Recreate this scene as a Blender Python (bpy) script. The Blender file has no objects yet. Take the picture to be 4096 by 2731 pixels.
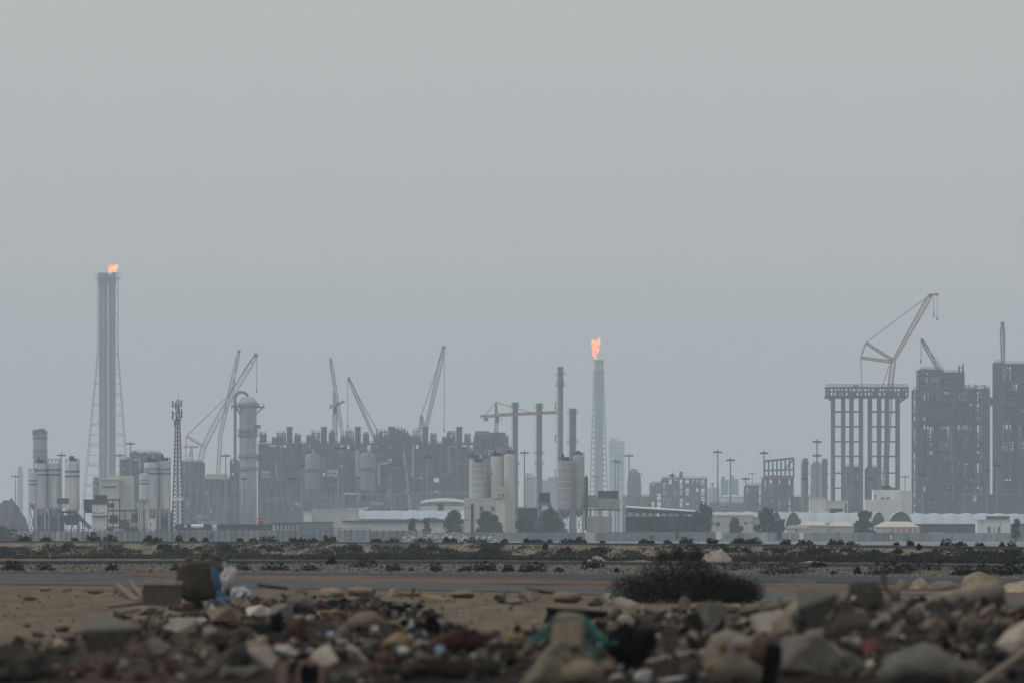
import bpy, bmesh, math, random
from mathutils import Vector, Matrix, noise

# ------------------------------------------------------------------ scale
K = 36.0 / 300.0 / 4096.0      # radians (tangent) per photo pixel for a 300 mm lens
HZ, CX, CZ = 2130.0, 2048.0, 2.0
R = math.radians
scene = bpy.context.scene
col = scene.collection

def wx(px, Y): return (px - CX) * K * Y
def wz(py, Y): return CZ + (HZ - py) * K * Y
def P(px, py, Y): return Vector((wx(px, Y), Y, wz(py, Y)))
def interp(tab, x):
    if x <= tab[0][0]: return tab[0][1]
    for (a, va), (b, vb) in zip(tab, tab[1:]):
        if x <= b: return va + (vb - va) * (x - a) / (b - a)
    return tab[-1][1]
def sm(a, b, x):
    t = max(0.0, min(1.0, (x - a) / (b - a)))
    return t * t * (3 - 2 * t)
def fbm(x, y, z=0.0, o=4): return noise.fractal(Vector((x, y, z)), 1.0, 2.0, o)

# ------------------------------------------------------------------ materials
MATS = {}
def mat(name, c, var=0.2, scale=1.0, rough=0.85, metal=0.0, bump=0.0, c2=None, streak=False, objrand=0.0, spec=0.3, detail=6.0, lo=.32, hi=.68):
    if name in MATS: return MATS[name]
    m = bpy.data.materials.new(name); m.use_nodes = True
    nt = m.node_tree; N = nt.nodes; L = nt.links
    b = N['Principled BSDF']
    b.inputs['Roughness'].default_value = rough
    b.inputs['Metallic'].default_value = metal
    b.inputs['Specular IOR Level'].default_value = spec
    tc = N.new('ShaderNodeTexCoord')
    mp = N.new('ShaderNodeMapping'); L.new(tc.outputs['Object'], mp.inputs['Vector'])
    if streak: mp.inputs['Scale'].default_value = (1, 1, 0.12)
    nz = N.new('ShaderNodeTexNoise'); nz.inputs['Scale'].default_value = scale; nz.inputs['Detail'].default_value = detail
    nz.inputs['Roughness'].default_value = 0.62
    L.new(mp.outputs['Vector'], nz.inputs['Vector'])
    rp = N.new('ShaderNodeValToRGB')
    ca = [v * (1 - var) for v in c]; cb = [min(1, v * (1 + var)) for v in (c2 or c)]
    rp.color_ramp.elements[0].position = lo; rp.color_ramp.elements[1].position = hi
    rp.color_ramp.elements[0].color = (*ca, 1); rp.color_ramp.elements[1].color = (*cb, 1)
    L.new(nz.outputs['Fac'], rp.inputs['Fac'])
    out = rp.outputs['Color']
    if objrand:
        oi = N.new('ShaderNodeObjectInfo')
        hs = N.new('ShaderNodeHueSaturation')
        mr = N.new('ShaderNodeMapRange'); mr.inputs['To Min'].default_value = 1 - objrand; mr.inputs['To Max'].default_value = 1 + objrand
        L.new(oi.outputs['Random'], mr.inputs['Value']); L.new(mr.outputs['Result'], hs.inputs['Value'])
        L.new(out, hs.inputs['Color']); out = hs.outputs['Color']
    L.new(out, b.inputs['Base Color'])
    if bump:
        bp = N.new('ShaderNodeBump'); bp.inputs['Strength'].default_value = bump; bp.inputs['Distance'].default_value = 0.05
        L.new(nz.outputs['Fac'], bp.inputs['Height']); L.new(bp.outputs['Normal'], b.inputs['Normal'])
    MATS[name] = m
    return m

def mat_emit(name, c, strength):
    m = bpy.data.materials.new(name); m.use_nodes = True
    N = m.node_tree.nodes; L = m.node_tree.links
    for n in list(N):
        if n.type == 'BSDF_PRINCIPLED': N.remove(n)
    e = N.new('ShaderNodeEmission'); e.inputs['Strength'].default_value = strength
    tc = N.new('ShaderNodeTexCoord')
    nz = N.new('ShaderNodeTexNoise'); nz.inputs['Scale'].default_value = 0.35; nz.inputs['Detail'].default_value = 3
    L.new(tc.outputs['Object'], nz.inputs['Vector'])
    rp = N.new('ShaderNodeValToRGB')
    rp.color_ramp.elements[0].position = .35; rp.color_ramp.elements[1].position = .65
    rp.color_ramp.elements[0].color = (c[0], c[1] * .62, c[2] * .5, 1); rp.color_ramp.elements[1].color = (c[0], c[1] * 1.75, c[2] * 1.7, 1)
    L.new(nz.outputs['Fac'], rp.inputs['Fac']); L.new(rp.outputs['Color'], e.inputs['Color'])
    L.new(e.outputs[0], N['Material Output'].inputs['Surface'])
    return m

# ------------------------------------------------------------------ mesh builder
class MB:
    def __init__(s): s.v = []; s.f = []; s.mi = []; s.cur = 0
    def add(s, vs, fs):
        n = len(s.v); s.v.extend(vs); s.f.extend(tuple(i + n for i in f) for f in fs); s.mi.extend([s.cur] * len(fs))
        return s
    def hexa(s, p): # 8 points: bottom 4 ccw, top 4 ccw
        return s.add([Vector(q) for q in p], [(3, 2, 1, 0), (4, 5, 6, 7), (0, 1, 5, 4), (1, 2, 6, 5), (2, 3, 7, 6), (3, 0, 4, 7)])
    def box(s, x0, x1, y0, y1, z0, z1):
        return s.hexa([(x0, y0, z0), (x1, y0, z0), (x1, y1, z0), (x0, y1, z0), (x0, y0, z1), (x1, y0, z1), (x1, y1, z1), (x0, y1, z1)])
    def rbox(s, c, sx, sy, sz, rot=0.0):
        c = Vector(c); co, si = math.cos(rot), math.sin(rot)
        q = []
        for dz in (0, sz):
            for dx, dy in ((-.5, -.5), (.5, -.5), (.5, .5), (-.5, .5)):
                x, y = dx * sx, dy * sy
                q.append((c.x + x * co - y * si, c.y + x * si + y * co, c.z + dz))
        return s.hexa(q)
    def bar(s, a, b, w, h=None):
        a = Vector(a); b = Vector(b); d = b - a
        if d.length < 1e-6: return s
        d.normalize(); h = h or w
        up = Vector((0, 0, 1)) if abs(d.z) < 0.95 else Vector((0, 1, 0))
        x = d.cross(up).normalized() * (w / 2); y = x.cross(d).normalized() * (h / 2)
        return s.hexa([a - x - y, a + x - y, a + x + y, a - x + y, b - x - y, b + x - y, b + x + y, b - x + y])
    def tube(s, a, b, r0, r1=None, n=8, caps=True):
        a = Vector(a); b = Vector(b); r1 = r0 if r1 is None else r1
        d = (b - a).normalized()
        up = Vector((0, 0, 1)) if abs(d.z) < 0.95 else Vector((0, 1, 0))
        x = d.cross(up).normalized(); y = x.cross(d).normalized()
        vs = []
        for c, r in ((a, r0), (b, r1)):
            for i in range(n):
                t = 2 * math.pi * i / n
                vs.append(c + x * math.cos(t) * r + y * math.sin(t) * r)
        fs = [(i, (i + 1) % n, n + (i + 1) % n, n + i) for i in range(n)]
        if caps: fs += [tuple(range(n - 1, -1, -1)), tuple(range(n, 2 * n))]
        return s.add(vs, fs)
    def path(s, pts, r, n=6):
        pts = [Vector(p) for p in pts]
        vs = []; k = len(pts)
        rr = r if isinstance(r, (list, tuple)) else [r] * k
        px = None
        for j, p in enumerate(pts):
            d = (pts[min(j + 1, k - 1)] - pts[max(j - 1, 0)]).normalized()
            if px is None:
                up = Vector((0, 0, 1)) if abs(d.z) < 0.9 else Vector((0, 1, 0))
                px = d.cross(up).normalized()
            x = (px - d * px.dot(d)).normalized(); px = x
            y = d.cross(x)
            for i in range(n):
                t = 2 * math.pi * i / n
                vs.append(p + (x * math.cos(t) + y * math.sin(t)) * rr[j])
        fs = [(j * n + i, j * n + (i + 1) % n, (j + 1) * n + (i + 1) % n, (j + 1) * n + i) for j in range(k - 1) for i in range(n)]
        fs += [tuple(range(n - 1, -1, -1)), tuple(range((k - 1) * n, k * n))]
        return s.add(vs, fs)
    def lathe(s, x, y, prof, n=20):
        vs = []; k = len(prof)
        for z, r in prof:
            for i in range(n):
                t = 2 * math.pi * i / n
                vs.append(Vector((x + r * math.cos(t), y + r * math.sin(t), z)))
        fs = [(j * n + i, j * n + (i + 1) % n, (j + 1) * n + (i + 1) % n, (j + 1) * n + i) for j in range(k - 1) for i in range(n)]
        fs += [tuple(range(n - 1, -1, -1)), tuple(range((k - 1) * n, k * n))]
        return s.add(vs, fs)
    def ring(s, x, y, z, r, w, h, n=16):
        # flat gallery ring between r and r + w
        vs = []
        for rr, zz in ((r, z), (r + w, z), (r + w, z + h), (r, z + h)):
            for i in range(n):
                t = 2 * math.pi * i / n
                vs.append(Vector((x + rr * math.cos(t), y + rr * math.sin(t), zz)))
        fs = []
        for a in range(4):
            b = (a + 1) % 4
            fs += [(a * n + i, a * n + (i + 1) % n, b * n + (i + 1) % n, b * n + i) for i in range(n)]
        return s.add(vs, fs)
    def lattice(s, a, b, w0, w1, bays, t, brace=None, n=4):
        a = Vector(a); b = Vector(b); d = (b - a).normalized()
        up = Vector((0, 1, 0)) if abs(d.y) < 0.9 else Vector((0, 0, 1))
        x = d.cross(up).normalized(); y = x.cross(d).normalized()
        br = brace or t * .6
        def cs(j):
            f = j / bays; c = a.lerp(b, f); w = (w0 + (w1 - w0) * f) / 2
            if n == 4: return [c - x * w - y * w, c + x * w - y * w, c + x * w + y * w, c - x * w + y * w]
            return [c - x * w - y * w * .6, c + x * w - y * w * .6, c + y * w * .9]
        rows = [cs(j) for j in range(bays + 1)]
        for i in range(n): s.bar(rows[0][i], rows[-1][i], t)
        for j in range(bays):
            for i in range(n):
                k = (i + 1) % n
                s.bar(rows[j][i], rows[j][k], br)
                if j % 2: s.bar(rows[j][i], rows[j + 1][k], br)
                else: s.bar(rows[j][k], rows[j + 1][i], br)
        for i in range(n): s.bar(rows[-1][i], rows[-1][(i + 1) % n], br)
        return s
    def leaves(s, c, rx, ry, rz, n, size, rng, shell=.35, stretch=1.6):
        c = Vector(c)
        for _ in range(n):
            while True:
                q = Vector((rng.uniform(-1, 1), rng.uniform(-1, 1), rng.uniform(-1, 1)))
                l = q.length
                if shell < l < 1: break
            p = c + Vector((q.x * rx, q.y * ry, q.z * rz))
            a = Vector((rng.gauss(0, 1), rng.gauss(0, 1), rng.gauss(0, 1))).normalized()
            b = a.cross(Vector((rng.gauss(0, 1), rng.gauss(0, 1), rng.gauss(0, 1)))).normalized()
            z = size * rng.uniform(.6, 1.4)
            a = a * z * stretch; b = b * z * .5
            s.add([p - a, p + b, p + a, p - b], [(0, 1, 2, 3)])
        return s
    def build(s, name, mats, parent=None, base=None, smooth=False):
        me = bpy.data.meshes.new(name)
        if parent is not None: base = BASE[parent.name]
        base = Vector(base) if base is not None else Vector((0, 0, 0))
        me.from_pydata([tuple(Vector(v) - base) for v in s.v], [], s.f)
        if not isinstance(mats, (list, tuple)): mats = [mats]
        for m in mats: me.materials.append(m)
        if len(mats) > 1: me.polygons.foreach_set('material_index', s.mi)
        if smooth:
            me.polygons.foreach_set('use_smooth', [True] * len(me.polygons))
        me.update()
        o = bpy.data.objects.new(name, me); col.objects.link(o)
        if parent is not None: o.parent = parent
        else: o.location = base
        BASE[o.name] = base
        return o
BASE = {}

def tag(o, label=None, cat=None, group=None, kind=None):
    if label: o['label'] = label
    if cat: o['category'] = cat
    if group: o['group'] = group
    if kind: o['kind'] = kind
    return o
def thing(name, label, cat, loc, group=None):
    o = bpy.data.objects.new(name, None); col.objects.link(o)
    o.location = loc; o.empty_display_size = .1
    BASE[o.name] = Vector(loc)
    return tag(o, label, cat, group)
def struct(mb, name, mats, label=None, smooth=False):
    return tag(mb.build(name, mats, smooth=smooth), label=label, kind='structure')

# ------------------------------------------------------------------ palette
M_SAND = mat('sand', (.052, .041, .030), .5, 2.2, .95, bump=1.0, detail=15, c2=(.118, .094, .070), spec=.03)
M_DIRT_SHADE = mat('rubble_dirt_shade', (.009, .008, .007), .5, 2.5, .95, bump=.6, detail=10, c2=(.022, .018, .015), spec=.01)  # near-black ground: shade of the gaps between stones put into its colour
M_REDD = mat('red_brown_dirt', (.040, .027, .023), .35, 2.0, .95, bump=.5, detail=10, spec=.03)
M_GRAVEL = mat('gravel_soil', (.085, .074, .062), .55, 3.0, .95, bump=.9, detail=12, spec=.04)
M_SOIL = mat('scrub_soil', (.014, .0135, .010), .4, .10, .95, detail=10, bump=.4, c2=(.04, .034, .026), spec=.02)
M_BANK = mat('bank_earth', (.085, .071, .056), .6, .7, .95, detail=12, bump=1.0, spec=.03, c2=(.125, .103, .08))
M_PLAIN = mat('mirage_plain', (.055, .066, .075), .25, .02, .5, spec=.3)  # mirage reflection painted in as the plain's grey-blue
M_ASPH = mat('asphalt', (.020, .022, .026), .25, .6, .8, spec=.1)
M_PAVE_G = mat('grey_paving', (.054, .056, .058), .3, .5, .85, spec=.06)
M_PAVE_R = mat('red_paving', (.056, .038, .032), .3, .12, .85, c2=(.085, .056, .046), spec=.05, lo=.4, hi=.6)
M_FRAME = mat('galvanised_frame_haze_tint', (.06, .073, .096), .25, .2, .75)  # blue of the distant haze mixed into the frame colour
M_STEEL = mat('weathered_steel_haze_tint', (.046, .057, .076), .3, .25, .7)  # haze blue painted into the steel tones, dark and pale ones too
M_STEEL_D = mat('dark_steel_haze_tint', (.018, .024, .035), .3, .25, .7)
M_STEEL_L = mat('pale_steel_haze_tint', (.15, .17, .20), .25, .2, .7)
M_CLAD = mat('vessel_cladding', (.28, .30, .32), .2, .25, .5)
M_CONC = mat('concrete', (.25, .245, .235), .2, .3, .9)
M_CREAM = mat('cream_render', (.45, .43, .39), .12, .15, .9, streak=True)
M_WHITE = mat('white_paint', (.62, .62, .61), .14, .3, .55, streak=True)
M_OFFW = mat('off_white_render', (.55, .53, .50), .14, .2, .8, streak=True)
M_BLUE = mat('blue_paint', (.045, .16, .32), .15, .3, .55)
M_RED = mat('red_crane_paint', (.30, .12, .095), .2, .35, .55, c2=(.40, .30, .28), lo=.42, hi=.58)
M_ORANGE = mat('orange_paint', (.55, .14, .05), .2, .3, .55)
M_TEAL = mat('blue_green_crane_paint', (.085, .125, .16), .25, .3, .6)
M_YEL = mat('yellow_paint', (.45, .36, .10), .2, .3, .55)
M_TENT = mat('tent_fabric', (.30, .345, .39), .12, .06, .7)
M_DARK = mat('dark_opening', (.025, .028, .032), .3, .3, .9)
M_RUST = mat('rusty_steel', (.17, .10, .07), .35, .5, .85)
M_LEAF = mat('tree_foliage', (.022, .036, .026), .5, .9, .8, c2=(.032, .045, .03), spec=.05)
M_SCRUB = mat('scrub_foliage', (.012, .0115, .008), .5, .5, .9, c2=(.022, .020, .014), objrand=.25, spec=.02)
M_BUSHD = mat('dark_bush_foliage', (.0085, .008, .0055), .5, 3.0, .9, c2=(.012, .012, .008), spec=.02)
M_BUSHR = mat('red_brown_bush_foliage', (.020, .008, .006), .5, 1.5, .9, spec=.02)
M_BARK = mat('bark', (.03, .024, .02), .3, 3.0, .9, spec=.03)
# ------------------------------------------------------------------ terrain
T_GREYN = [(0, 2338), (500, 2342), (1000, 2352), (2000, 2366), (3000, 2402), (4096, 2430)]
T_REDN = [(0, 2292), (420, 2297), (560, 2305), (1000, 2320), (2000, 2337), (3000, 2364), (4096, 2394)]
T_REDF = [(0, 2291), (500, 2296), (1000, 2300), (2000, 2313), (3000, 2341), (4096, 2376)]
T_R1F = [(0, 2290), (1000, 2292), (2000, 2297), (3000, 2302), (3500, 2306), (4096, 2318)]
T_R2 = [(0, 2244), (1000, 2241), (2000, 2243), (3000, 2250), (4096, 2259)]     # top of the middle road's near edge
T_R3 = [(0, 2163), (1000, 2165), (2000, 2169), (3000, 2175), (4096, 2187)]     # top of the far road's near edge
def yat(tab, px, z): return (CZ - z) / ((interp(tab, px) - HZ) * K)
Z1, Z2, Z3 = .80, .90, 1.30
def fb(px): return interp([(0, 0.0), (2048, .30), (4096, .60)], px)
def zb(px): return interp([(0, .53), (2048, .46), (4096, .54)], px)
def y_gn(px): return yat(T_GREYN, px, 1.0)
def y_rn(px): return yat(T_REDN, px, 1.0)
def y_rf(px): return yat(T_REDF, px, 1.0)
def y_r1f(px): return yat(T_R1F, px, Z1)
def y_r2(px): return yat(T_R2, px, Z2)
def y_r3(px): return yat(T_R3, px, Z3)

DIRT_SHADE_TOP = [(0, 2610), (250, 2600), (560, 2500), (900, 2440), (1150, 2412), (1400, 2404), (1680, 2430), (1800, 2520), (2000, 2580), (2200, 2500), (2450, 2470), (2700, 2450), (3000, 2450), (3300, 2420), (3420, 2380), (3600, 2385), (3750, 2415), (4096, 2440)]
RED_TOP = [(0, 2640), (300, 2600), (500, 2560), (700, 2540), (1000, 2700)]
MOUNDS = [(3780, 72, .28, 1.6, 8), (3450, 62, .18, 1.4, 9), (4300, 64, .18, 1.5, 9), (3180, 80, .12, 1.3, 9), (2620, 76, .08, 1.2, 8), (1450, 74, .16, 1.5, 11), (820, 104, .16, 1.3, 7),
          (1250, 60, .14, 1.4, 8), (150, 58, .12, 1.0, 7), (2700, 66, .14, 1.3, 9), (430, 64, .10, .7, 7), (2150, 58, .10, 1.0, 7)]
def near_z(X, Y):
    z = 1.0
    if Y < 57: z -= (57 - Y) * .013
    for px, my, h, sx, sy in MOUNDS:
        dx = (X - wx(px, my)) / sx; dy = (Y - my) / sy
        z += h * math.exp(-dx * dx - dy * dy)
    z += .035 * fbm(X * .7, Y * .3) + .03 * fbm(X * 2.1, Y * .9, 5)
    return z
def hit(px, py):
    Y = 36.0
    while Y < 150:
        if wz(py, Y) < near_z(wx(px, Y), Y): break
        Y += .5
    return Vector((wx(px, Y), Y, near_z(wx(px, Y), Y)))

cols_px = [-5200, -3600, -2400, -1600, -1000, -600, -400] + list(range(-240, 4341, 20)) + [4500, 4700, 5100, 5700, 6500, 7700, 9300]
rows = []      # each row: list of points, material of the strip that follows it
def row(fn, m): rows.append(([fn(px) for px in cols_px], m))
def pt(px, Y, z): return Vector((wx(px, Y), Y, z))
NEARN = 90
for i in range(NEARN):
    t = i / NEARN
    def fn(px, t=t):
        Y = 6 + (y_gn(px) - 6) * (t ** 1.15)
        X = wx(px, Y); f = sm(1, .93, t)
        return Vector((X, Y, 1.0 + (near_z(X, Y) - 1.0) * f if t > .3 else near_z(X, Y)))
    row(fn, 0)
row(lambda px: pt(px, y_gn(px), 1.0), 0)
row(lambda px: pt(px, y_rn(px), 1.0), 0)
row(lambda px: pt(px, y_rf(px), 1.0), 1)
row(lambda px: pt(px, y_rf(px) + 2, .88), 1)
row(lambda px: pt(px, y_rf(px) + 8, Z1 - .01), 1)
row(lambda px: pt(px, y_r1f(px) - 30, Z1 - .01), 1)
row(lambda px: pt(px, y_r1f(px), Z1 - .01), 1)
row(lambda px: pt(px, y_r1f(px) + 3, Z1 - .05), 1)
row(lambda px: pt(px, y_r2(px) - 15, zb(px) + .04 * fbm(px * .01, 3)), 1)
for i in range(1, 6):
    row(lambda px, i=i: pt(px, y_r2(px) - 15 + 15 * i / 6 + .8 * fbm(px * .02, i * .4, 3), zb(px) + (Z2 - .13 - zb(px)) * i / 6 + .04 * fbm(px * .03, i * .7, 9)), 1)
row(lambda px: pt(px, y_r2(px), Z2 - .11), 1)
row(lambda px: pt(px, y_r2(px) + 12, Z2 - .08), 3)
row(lambda px: pt(px, y_r2(px) + 16, Z2 - .01 + .06 * sm(1300, 300, px) + .02 * fbm(px * .02, 1)), 3)
row(lambda px: pt(px, y_r2(px) + 22, Z2 - .06 + .07 * sm(1300, 300, px)), 2)
row(lambda px: pt(px, y_r2(px) + 34, fb(px) + .2), 2)
row(lambda px: pt(px, y_r2(px) + 50, fb(px)), 2)
for i in range(1, 12):
    def fn(px, i=i):
        a = y_r2(px) + 50; b = y_r3(px) - 9
        Y = a + (b - a) * i / 12
        return pt(px, Y, fb(px) + .15 * fbm(wx(px, Y) * .08, Y * .03, 2))
    row(fn, 2)
for i in range(0, 9):
    def fn(px, i=i):
        f = i / 9
        Y = y_r3(px) - 9 + 9 * f
        g = fbm(wx(px, Y) * .55, f * 2.2, 7, 5) * math.sin(math.pi * f)
        lump = .42 * g
        return pt(px, Y + 1.2 * g, fb(px) + (Z3 - .12 - fb(px)) * (f ** .75) + lump)
    row(fn, 3)
row(lambda px: pt(px, y_r3(px), Z3 - .12), 3)
row(lambda px: pt(px, y_r3(px) + 12, Z3 - .05), 3)
row(lambda px: pt(px, y_r3(px) + 16, Z3 + .01 + .06 * fbm(px * .012, 4)), 3)
row(lambda px: pt(px, y_r3(px) + 22, Z3 - .08 + .06 * fbm(px * .009, 8)), 3)
row(lambda px: pt(px, y_r3(px) + 70, .2), 4)
row(lambda px: pt(px, 1300, 0.0), 4)
row(lambda px: Vector(((px - CX) * .2 + wx(px, 2200), 2200, 0.0)), 4)
row(lambda px: Vector(((px - CX) * .45 + wx(px, 3200), 3200, 0.0)), 4)
row(lambda px: Vector(((px - CX) * .3 + wx(px, 10000), 10000, 0.0)), 4)
mb = MB()
for pts, m in rows: mb.v.extend(pts)
n = len(cols_px)
for j in range(len(rows) - 1):
    for i in range(n - 1):
        mb.f.append((j * n + i, j * n + i + 1, (j + 1) * n + i + 1, (j + 1) * n + i)); mi = rows[j][1]
        if j < NEARN:
            v = mb.v[j * n + i]; py = HZ + (CZ - v.z) / (K * max(v.y, 1)); px = cols_px[i]; w_ = 30 * fbm(v.x * 1.2, v.y * .6, 4)
            if py + w_ > interp(DIRT_SHADE_TOP, px): mi = 5
            if py + w_ > interp(RED_TOP, px) and 280 < px + w_ < 760: mi = 6
        mb.mi.append(mi)
struct(mb, 'ground', [M_SAND, M_GRAVEL, M_SOIL, M_BANK, M_PLAIN, M_DIRT_SHADE, M_REDD], smooth=True)

def strip(name, m, ya, yb, z, edge=0.0, step=40):
    mb = MB(); xs = [-3000, -1500, -800] + list(range(-400, 4501, step)) + [5000, 6000, 7500]
    sections = []
    for px in xs:
        a, b = ya(px), yb(px)
        s = [Vector((wx(px, a), a, z)), Vector((wx(px, b), b, z))]
        if edge: s = [Vector((wx(px, a - .25), a - .25, z - edge))] + s
        sections.append(s)
    k = len(sections[0])
    for s in sections: mb.v.extend(s)
    for i in range(len(xs) - 1):
        for j in range(k - 1):
            mb.f.append((i * k + j, (i + 1) * k + j, (i + 1) * k + j + 1, i * k + j + 1)); mb.mi.append(0)
    return struct(mb, name, m)
strip('footpath', M_PAVE_G, lambda p: y_gn(p) + .3, y_rn, 1.012)
strip('red_paving_strip', M_PAVE_R, lambda p: y_rn(p) + .02, y_rf, 1.03, .06)
strip('near_road', M_ASPH, lambda p: y_r1f(p) - 30, y_r1f, Z1 + .03, .04)
strip('middle_road', M_ASPH, y_r2, lambda p: y_r2(p) + 12, Z2, .12)
strip('far_road', M_ASPH, y_r3, lambda p: y_r3(p) + 12, Z3, .13)
# pale kerb edge of the near road, seen where the ground dips
mb = MB(); kx = [3130 + 9 * i for i in range(16)]
for a, b in zip(kx, kx[1:]): mb.hexa([(wx(q, y_r1f(q) - d), y_r1f(q) - d, z) for z in (Z1 - .02, Z1 + .09) for q, d in ((a, 33), (b - 1, 33), (b - 1, 32.6), (a, 32.6))])
struct(mb, 'kerb', mat('dusty_kerb', (.10, .098, .092), .3, .8, .95))

# ------------------------------------------------------------------ air, light, camera
hz = MB(); hz.box(-4600, 4600, -60, 10400, -2.6, 215)
HAZE_DENS = 1.38e-4
mh = bpy.data.materials.new('haze_air'); mh.use_nodes = True
for nn in list(mh.node_tree.nodes):
    if nn.type == 'BSDF_PRINCIPLED': mh.node_tree.nodes.remove(nn)
pv = mh.node_tree.nodes.new('ShaderNodeVolumePrincipled')
pv.inputs['Color'].default_value = (.735, .89, 1.0, 1)
pv.inputs['Density'].default_value = HAZE_DENS
pv.inputs['Anisotropy'].default_value = 0.0
mh.node_tree.links.new(pv.outputs[0], mh.node_tree.nodes['Material Output'].inputs['Volume'])
tag(hz.build('haze', mh), 'thin blue grey dust haze hanging over the whole plain', None, None, 'stuff')

SUN_EL, SUN_AZ = 38.0, 97.0      # azimuth measured from the view direction (+Y) towards the left (-X)
sd = Vector((-math.sin(R(SUN_AZ)) * math.cos(R(SUN_EL)), math.cos(R(SUN_AZ)) * math.cos(R(SUN_EL)), math.sin(R(SUN_EL))))
sl = bpy.data.lights.new('sun', 'SUN'); sl.energy = .95; sl.angle = R(11); sl.color = (1, .94, .86)
so = bpy.data.objects.new('sun', sl); col.objects.link(so)
so.rotation_euler = sd.to_track_quat('Z', 'Y').to_euler()

w = bpy.data.worlds.new('World'); scene.world = w; w.use_nodes = True
N = w.node_tree.nodes; L = w.node_tree.links
bg = N['Background']; bg.inputs['Strength'].default_value = 0.1
sky = N.new('ShaderNodeTexSky'); sky.sky_type = 'NISHITA'; sky.sun_disc = False
sky.sun_elevation = R(SUN_EL); sky.sun_rotation = R(-SUN_AZ); sky.dust_density = 8; sky.air_density = 1.2
tc = N.new('ShaderNodeTexCoord'); sx = N.new('ShaderNodeSeparateXYZ'); L.new(tc.outputs['Generated'], sx.inputs[0])
rp = N.new('ShaderNodeValToRGB')          # overcast layer: brighter overhead than at the horizon
rp.color_ramp.elements[0].position = 0.0; rp.color_ramp.elements[1].position = 1.0
SKY_H, SKY_Z = .54, 1.12
rp.color_ramp.elements[0].color = (SKY_H * 1.03, SKY_H * 1.0, SKY_H * .97, 1)
rp.color_ramp.elements[1].color = (SKY_Z * .98, SKY_Z * 1.0, SKY_Z * 1.0, 1)
L.new(sx.outputs['Z'], rp.inputs['Fac'])
sc10 = N.new('ShaderNodeVectorMath'); sc10.operation = 'SCALE'; sc10.inputs['Scale'].default_value = 10.0
L.new(rp.outputs['Color'], sc10.inputs[0])
mx = N.new('ShaderNodeMix'); mx.data_type = 'RGBA'; mx.inputs['Factor'].default_value = .9
L.new(sky.outputs[0], mx.inputs['A']); L.new(sc10.outputs[0], mx.inputs['B'])
L.new(mx.outputs['Result'], bg.inputs['Color'])

cam = bpy.data.cameras.new('camera'); co = bpy.data.objects.new('camera', cam); col.objects.link(co)
co.location = (0, 0, CZ); co.rotation_euler = (R(90), 0, 0)
cam.lens = 300; cam.sensor_width = 36; cam.sensor_fit = 'HORIZONTAL'
cam.shift_y = (HZ - 1365.5) / 4096.0
cam.clip_start = .5; cam.clip_end = 60000
cam.dof.use_dof = True; cam.dof.focus_distance = 1500; cam.dof.aperture_fstop = 6.3; cam.dof.aperture_blades = 9
scene.camera = co
scene.view_settings.view_transform = 'Standard'; scene.view_settings.look = 'None'
scene.view_settings.exposure = 0.0; scene.view_settings.gamma = 1.0
scene.render.engine = 'CYCLES'
scene.cycles.use_denoising = True
scene.cycles.max_bounces = 6; scene.cycles.diffuse_bounces = 2; scene.cycles.volume_bounces = 0
scene.cycles.glossy_bounces = 2; scene.cycles.transparent_max_bounces = 6
scene.cycles.use_adaptive_sampling = False
scene.cycles.sampling_pattern = 'BLUE_NOISE'
# ================================================================== the plain and the plant
rng = random.Random(11)

def light_mast(px, top, Y, label, double=False, mt=None, hw=1.0):
    x, h = wx(px, Y), wz(top, Y)
    t = thing('light_mast', label, 'light mast', (x, Y, 0), 'tall light masts round the plant')
    m = MB(); m.tube((x, Y, 0), (x, Y, h * .5), .42, .32, 8); m.tube((x, Y, h * .5), (x, Y, h), .32, .2, 8)
    m.build('pole', mt or M_STEEL_L, t)
    for hh in ([h - .6, h - .6 - 55 * K * Y] if double else [h - .6]):
        m = MB(); rr = 1.15 * hw * Y / 2700
        m.ring(x, Y, hh - .15, rr * .55, .16, .2, 10)
        for i in range(6):
            a = i * math.pi / 3 + .3; c, s_ = math.cos(a), math.sin(a)
            m.bar((x, Y, hh), (x + c * rr, Y + s_ * rr, hh), .16)
            m.rbox((x + c * rr, Y + s_ * rr, hh - .45), .55, .55, .6, a)
        m.tube((x, Y, hh), (x, Y, hh + .9), .28, .1, 6)
        m.build('lamp_head', M_STEEL_D, t)
    return t

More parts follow.
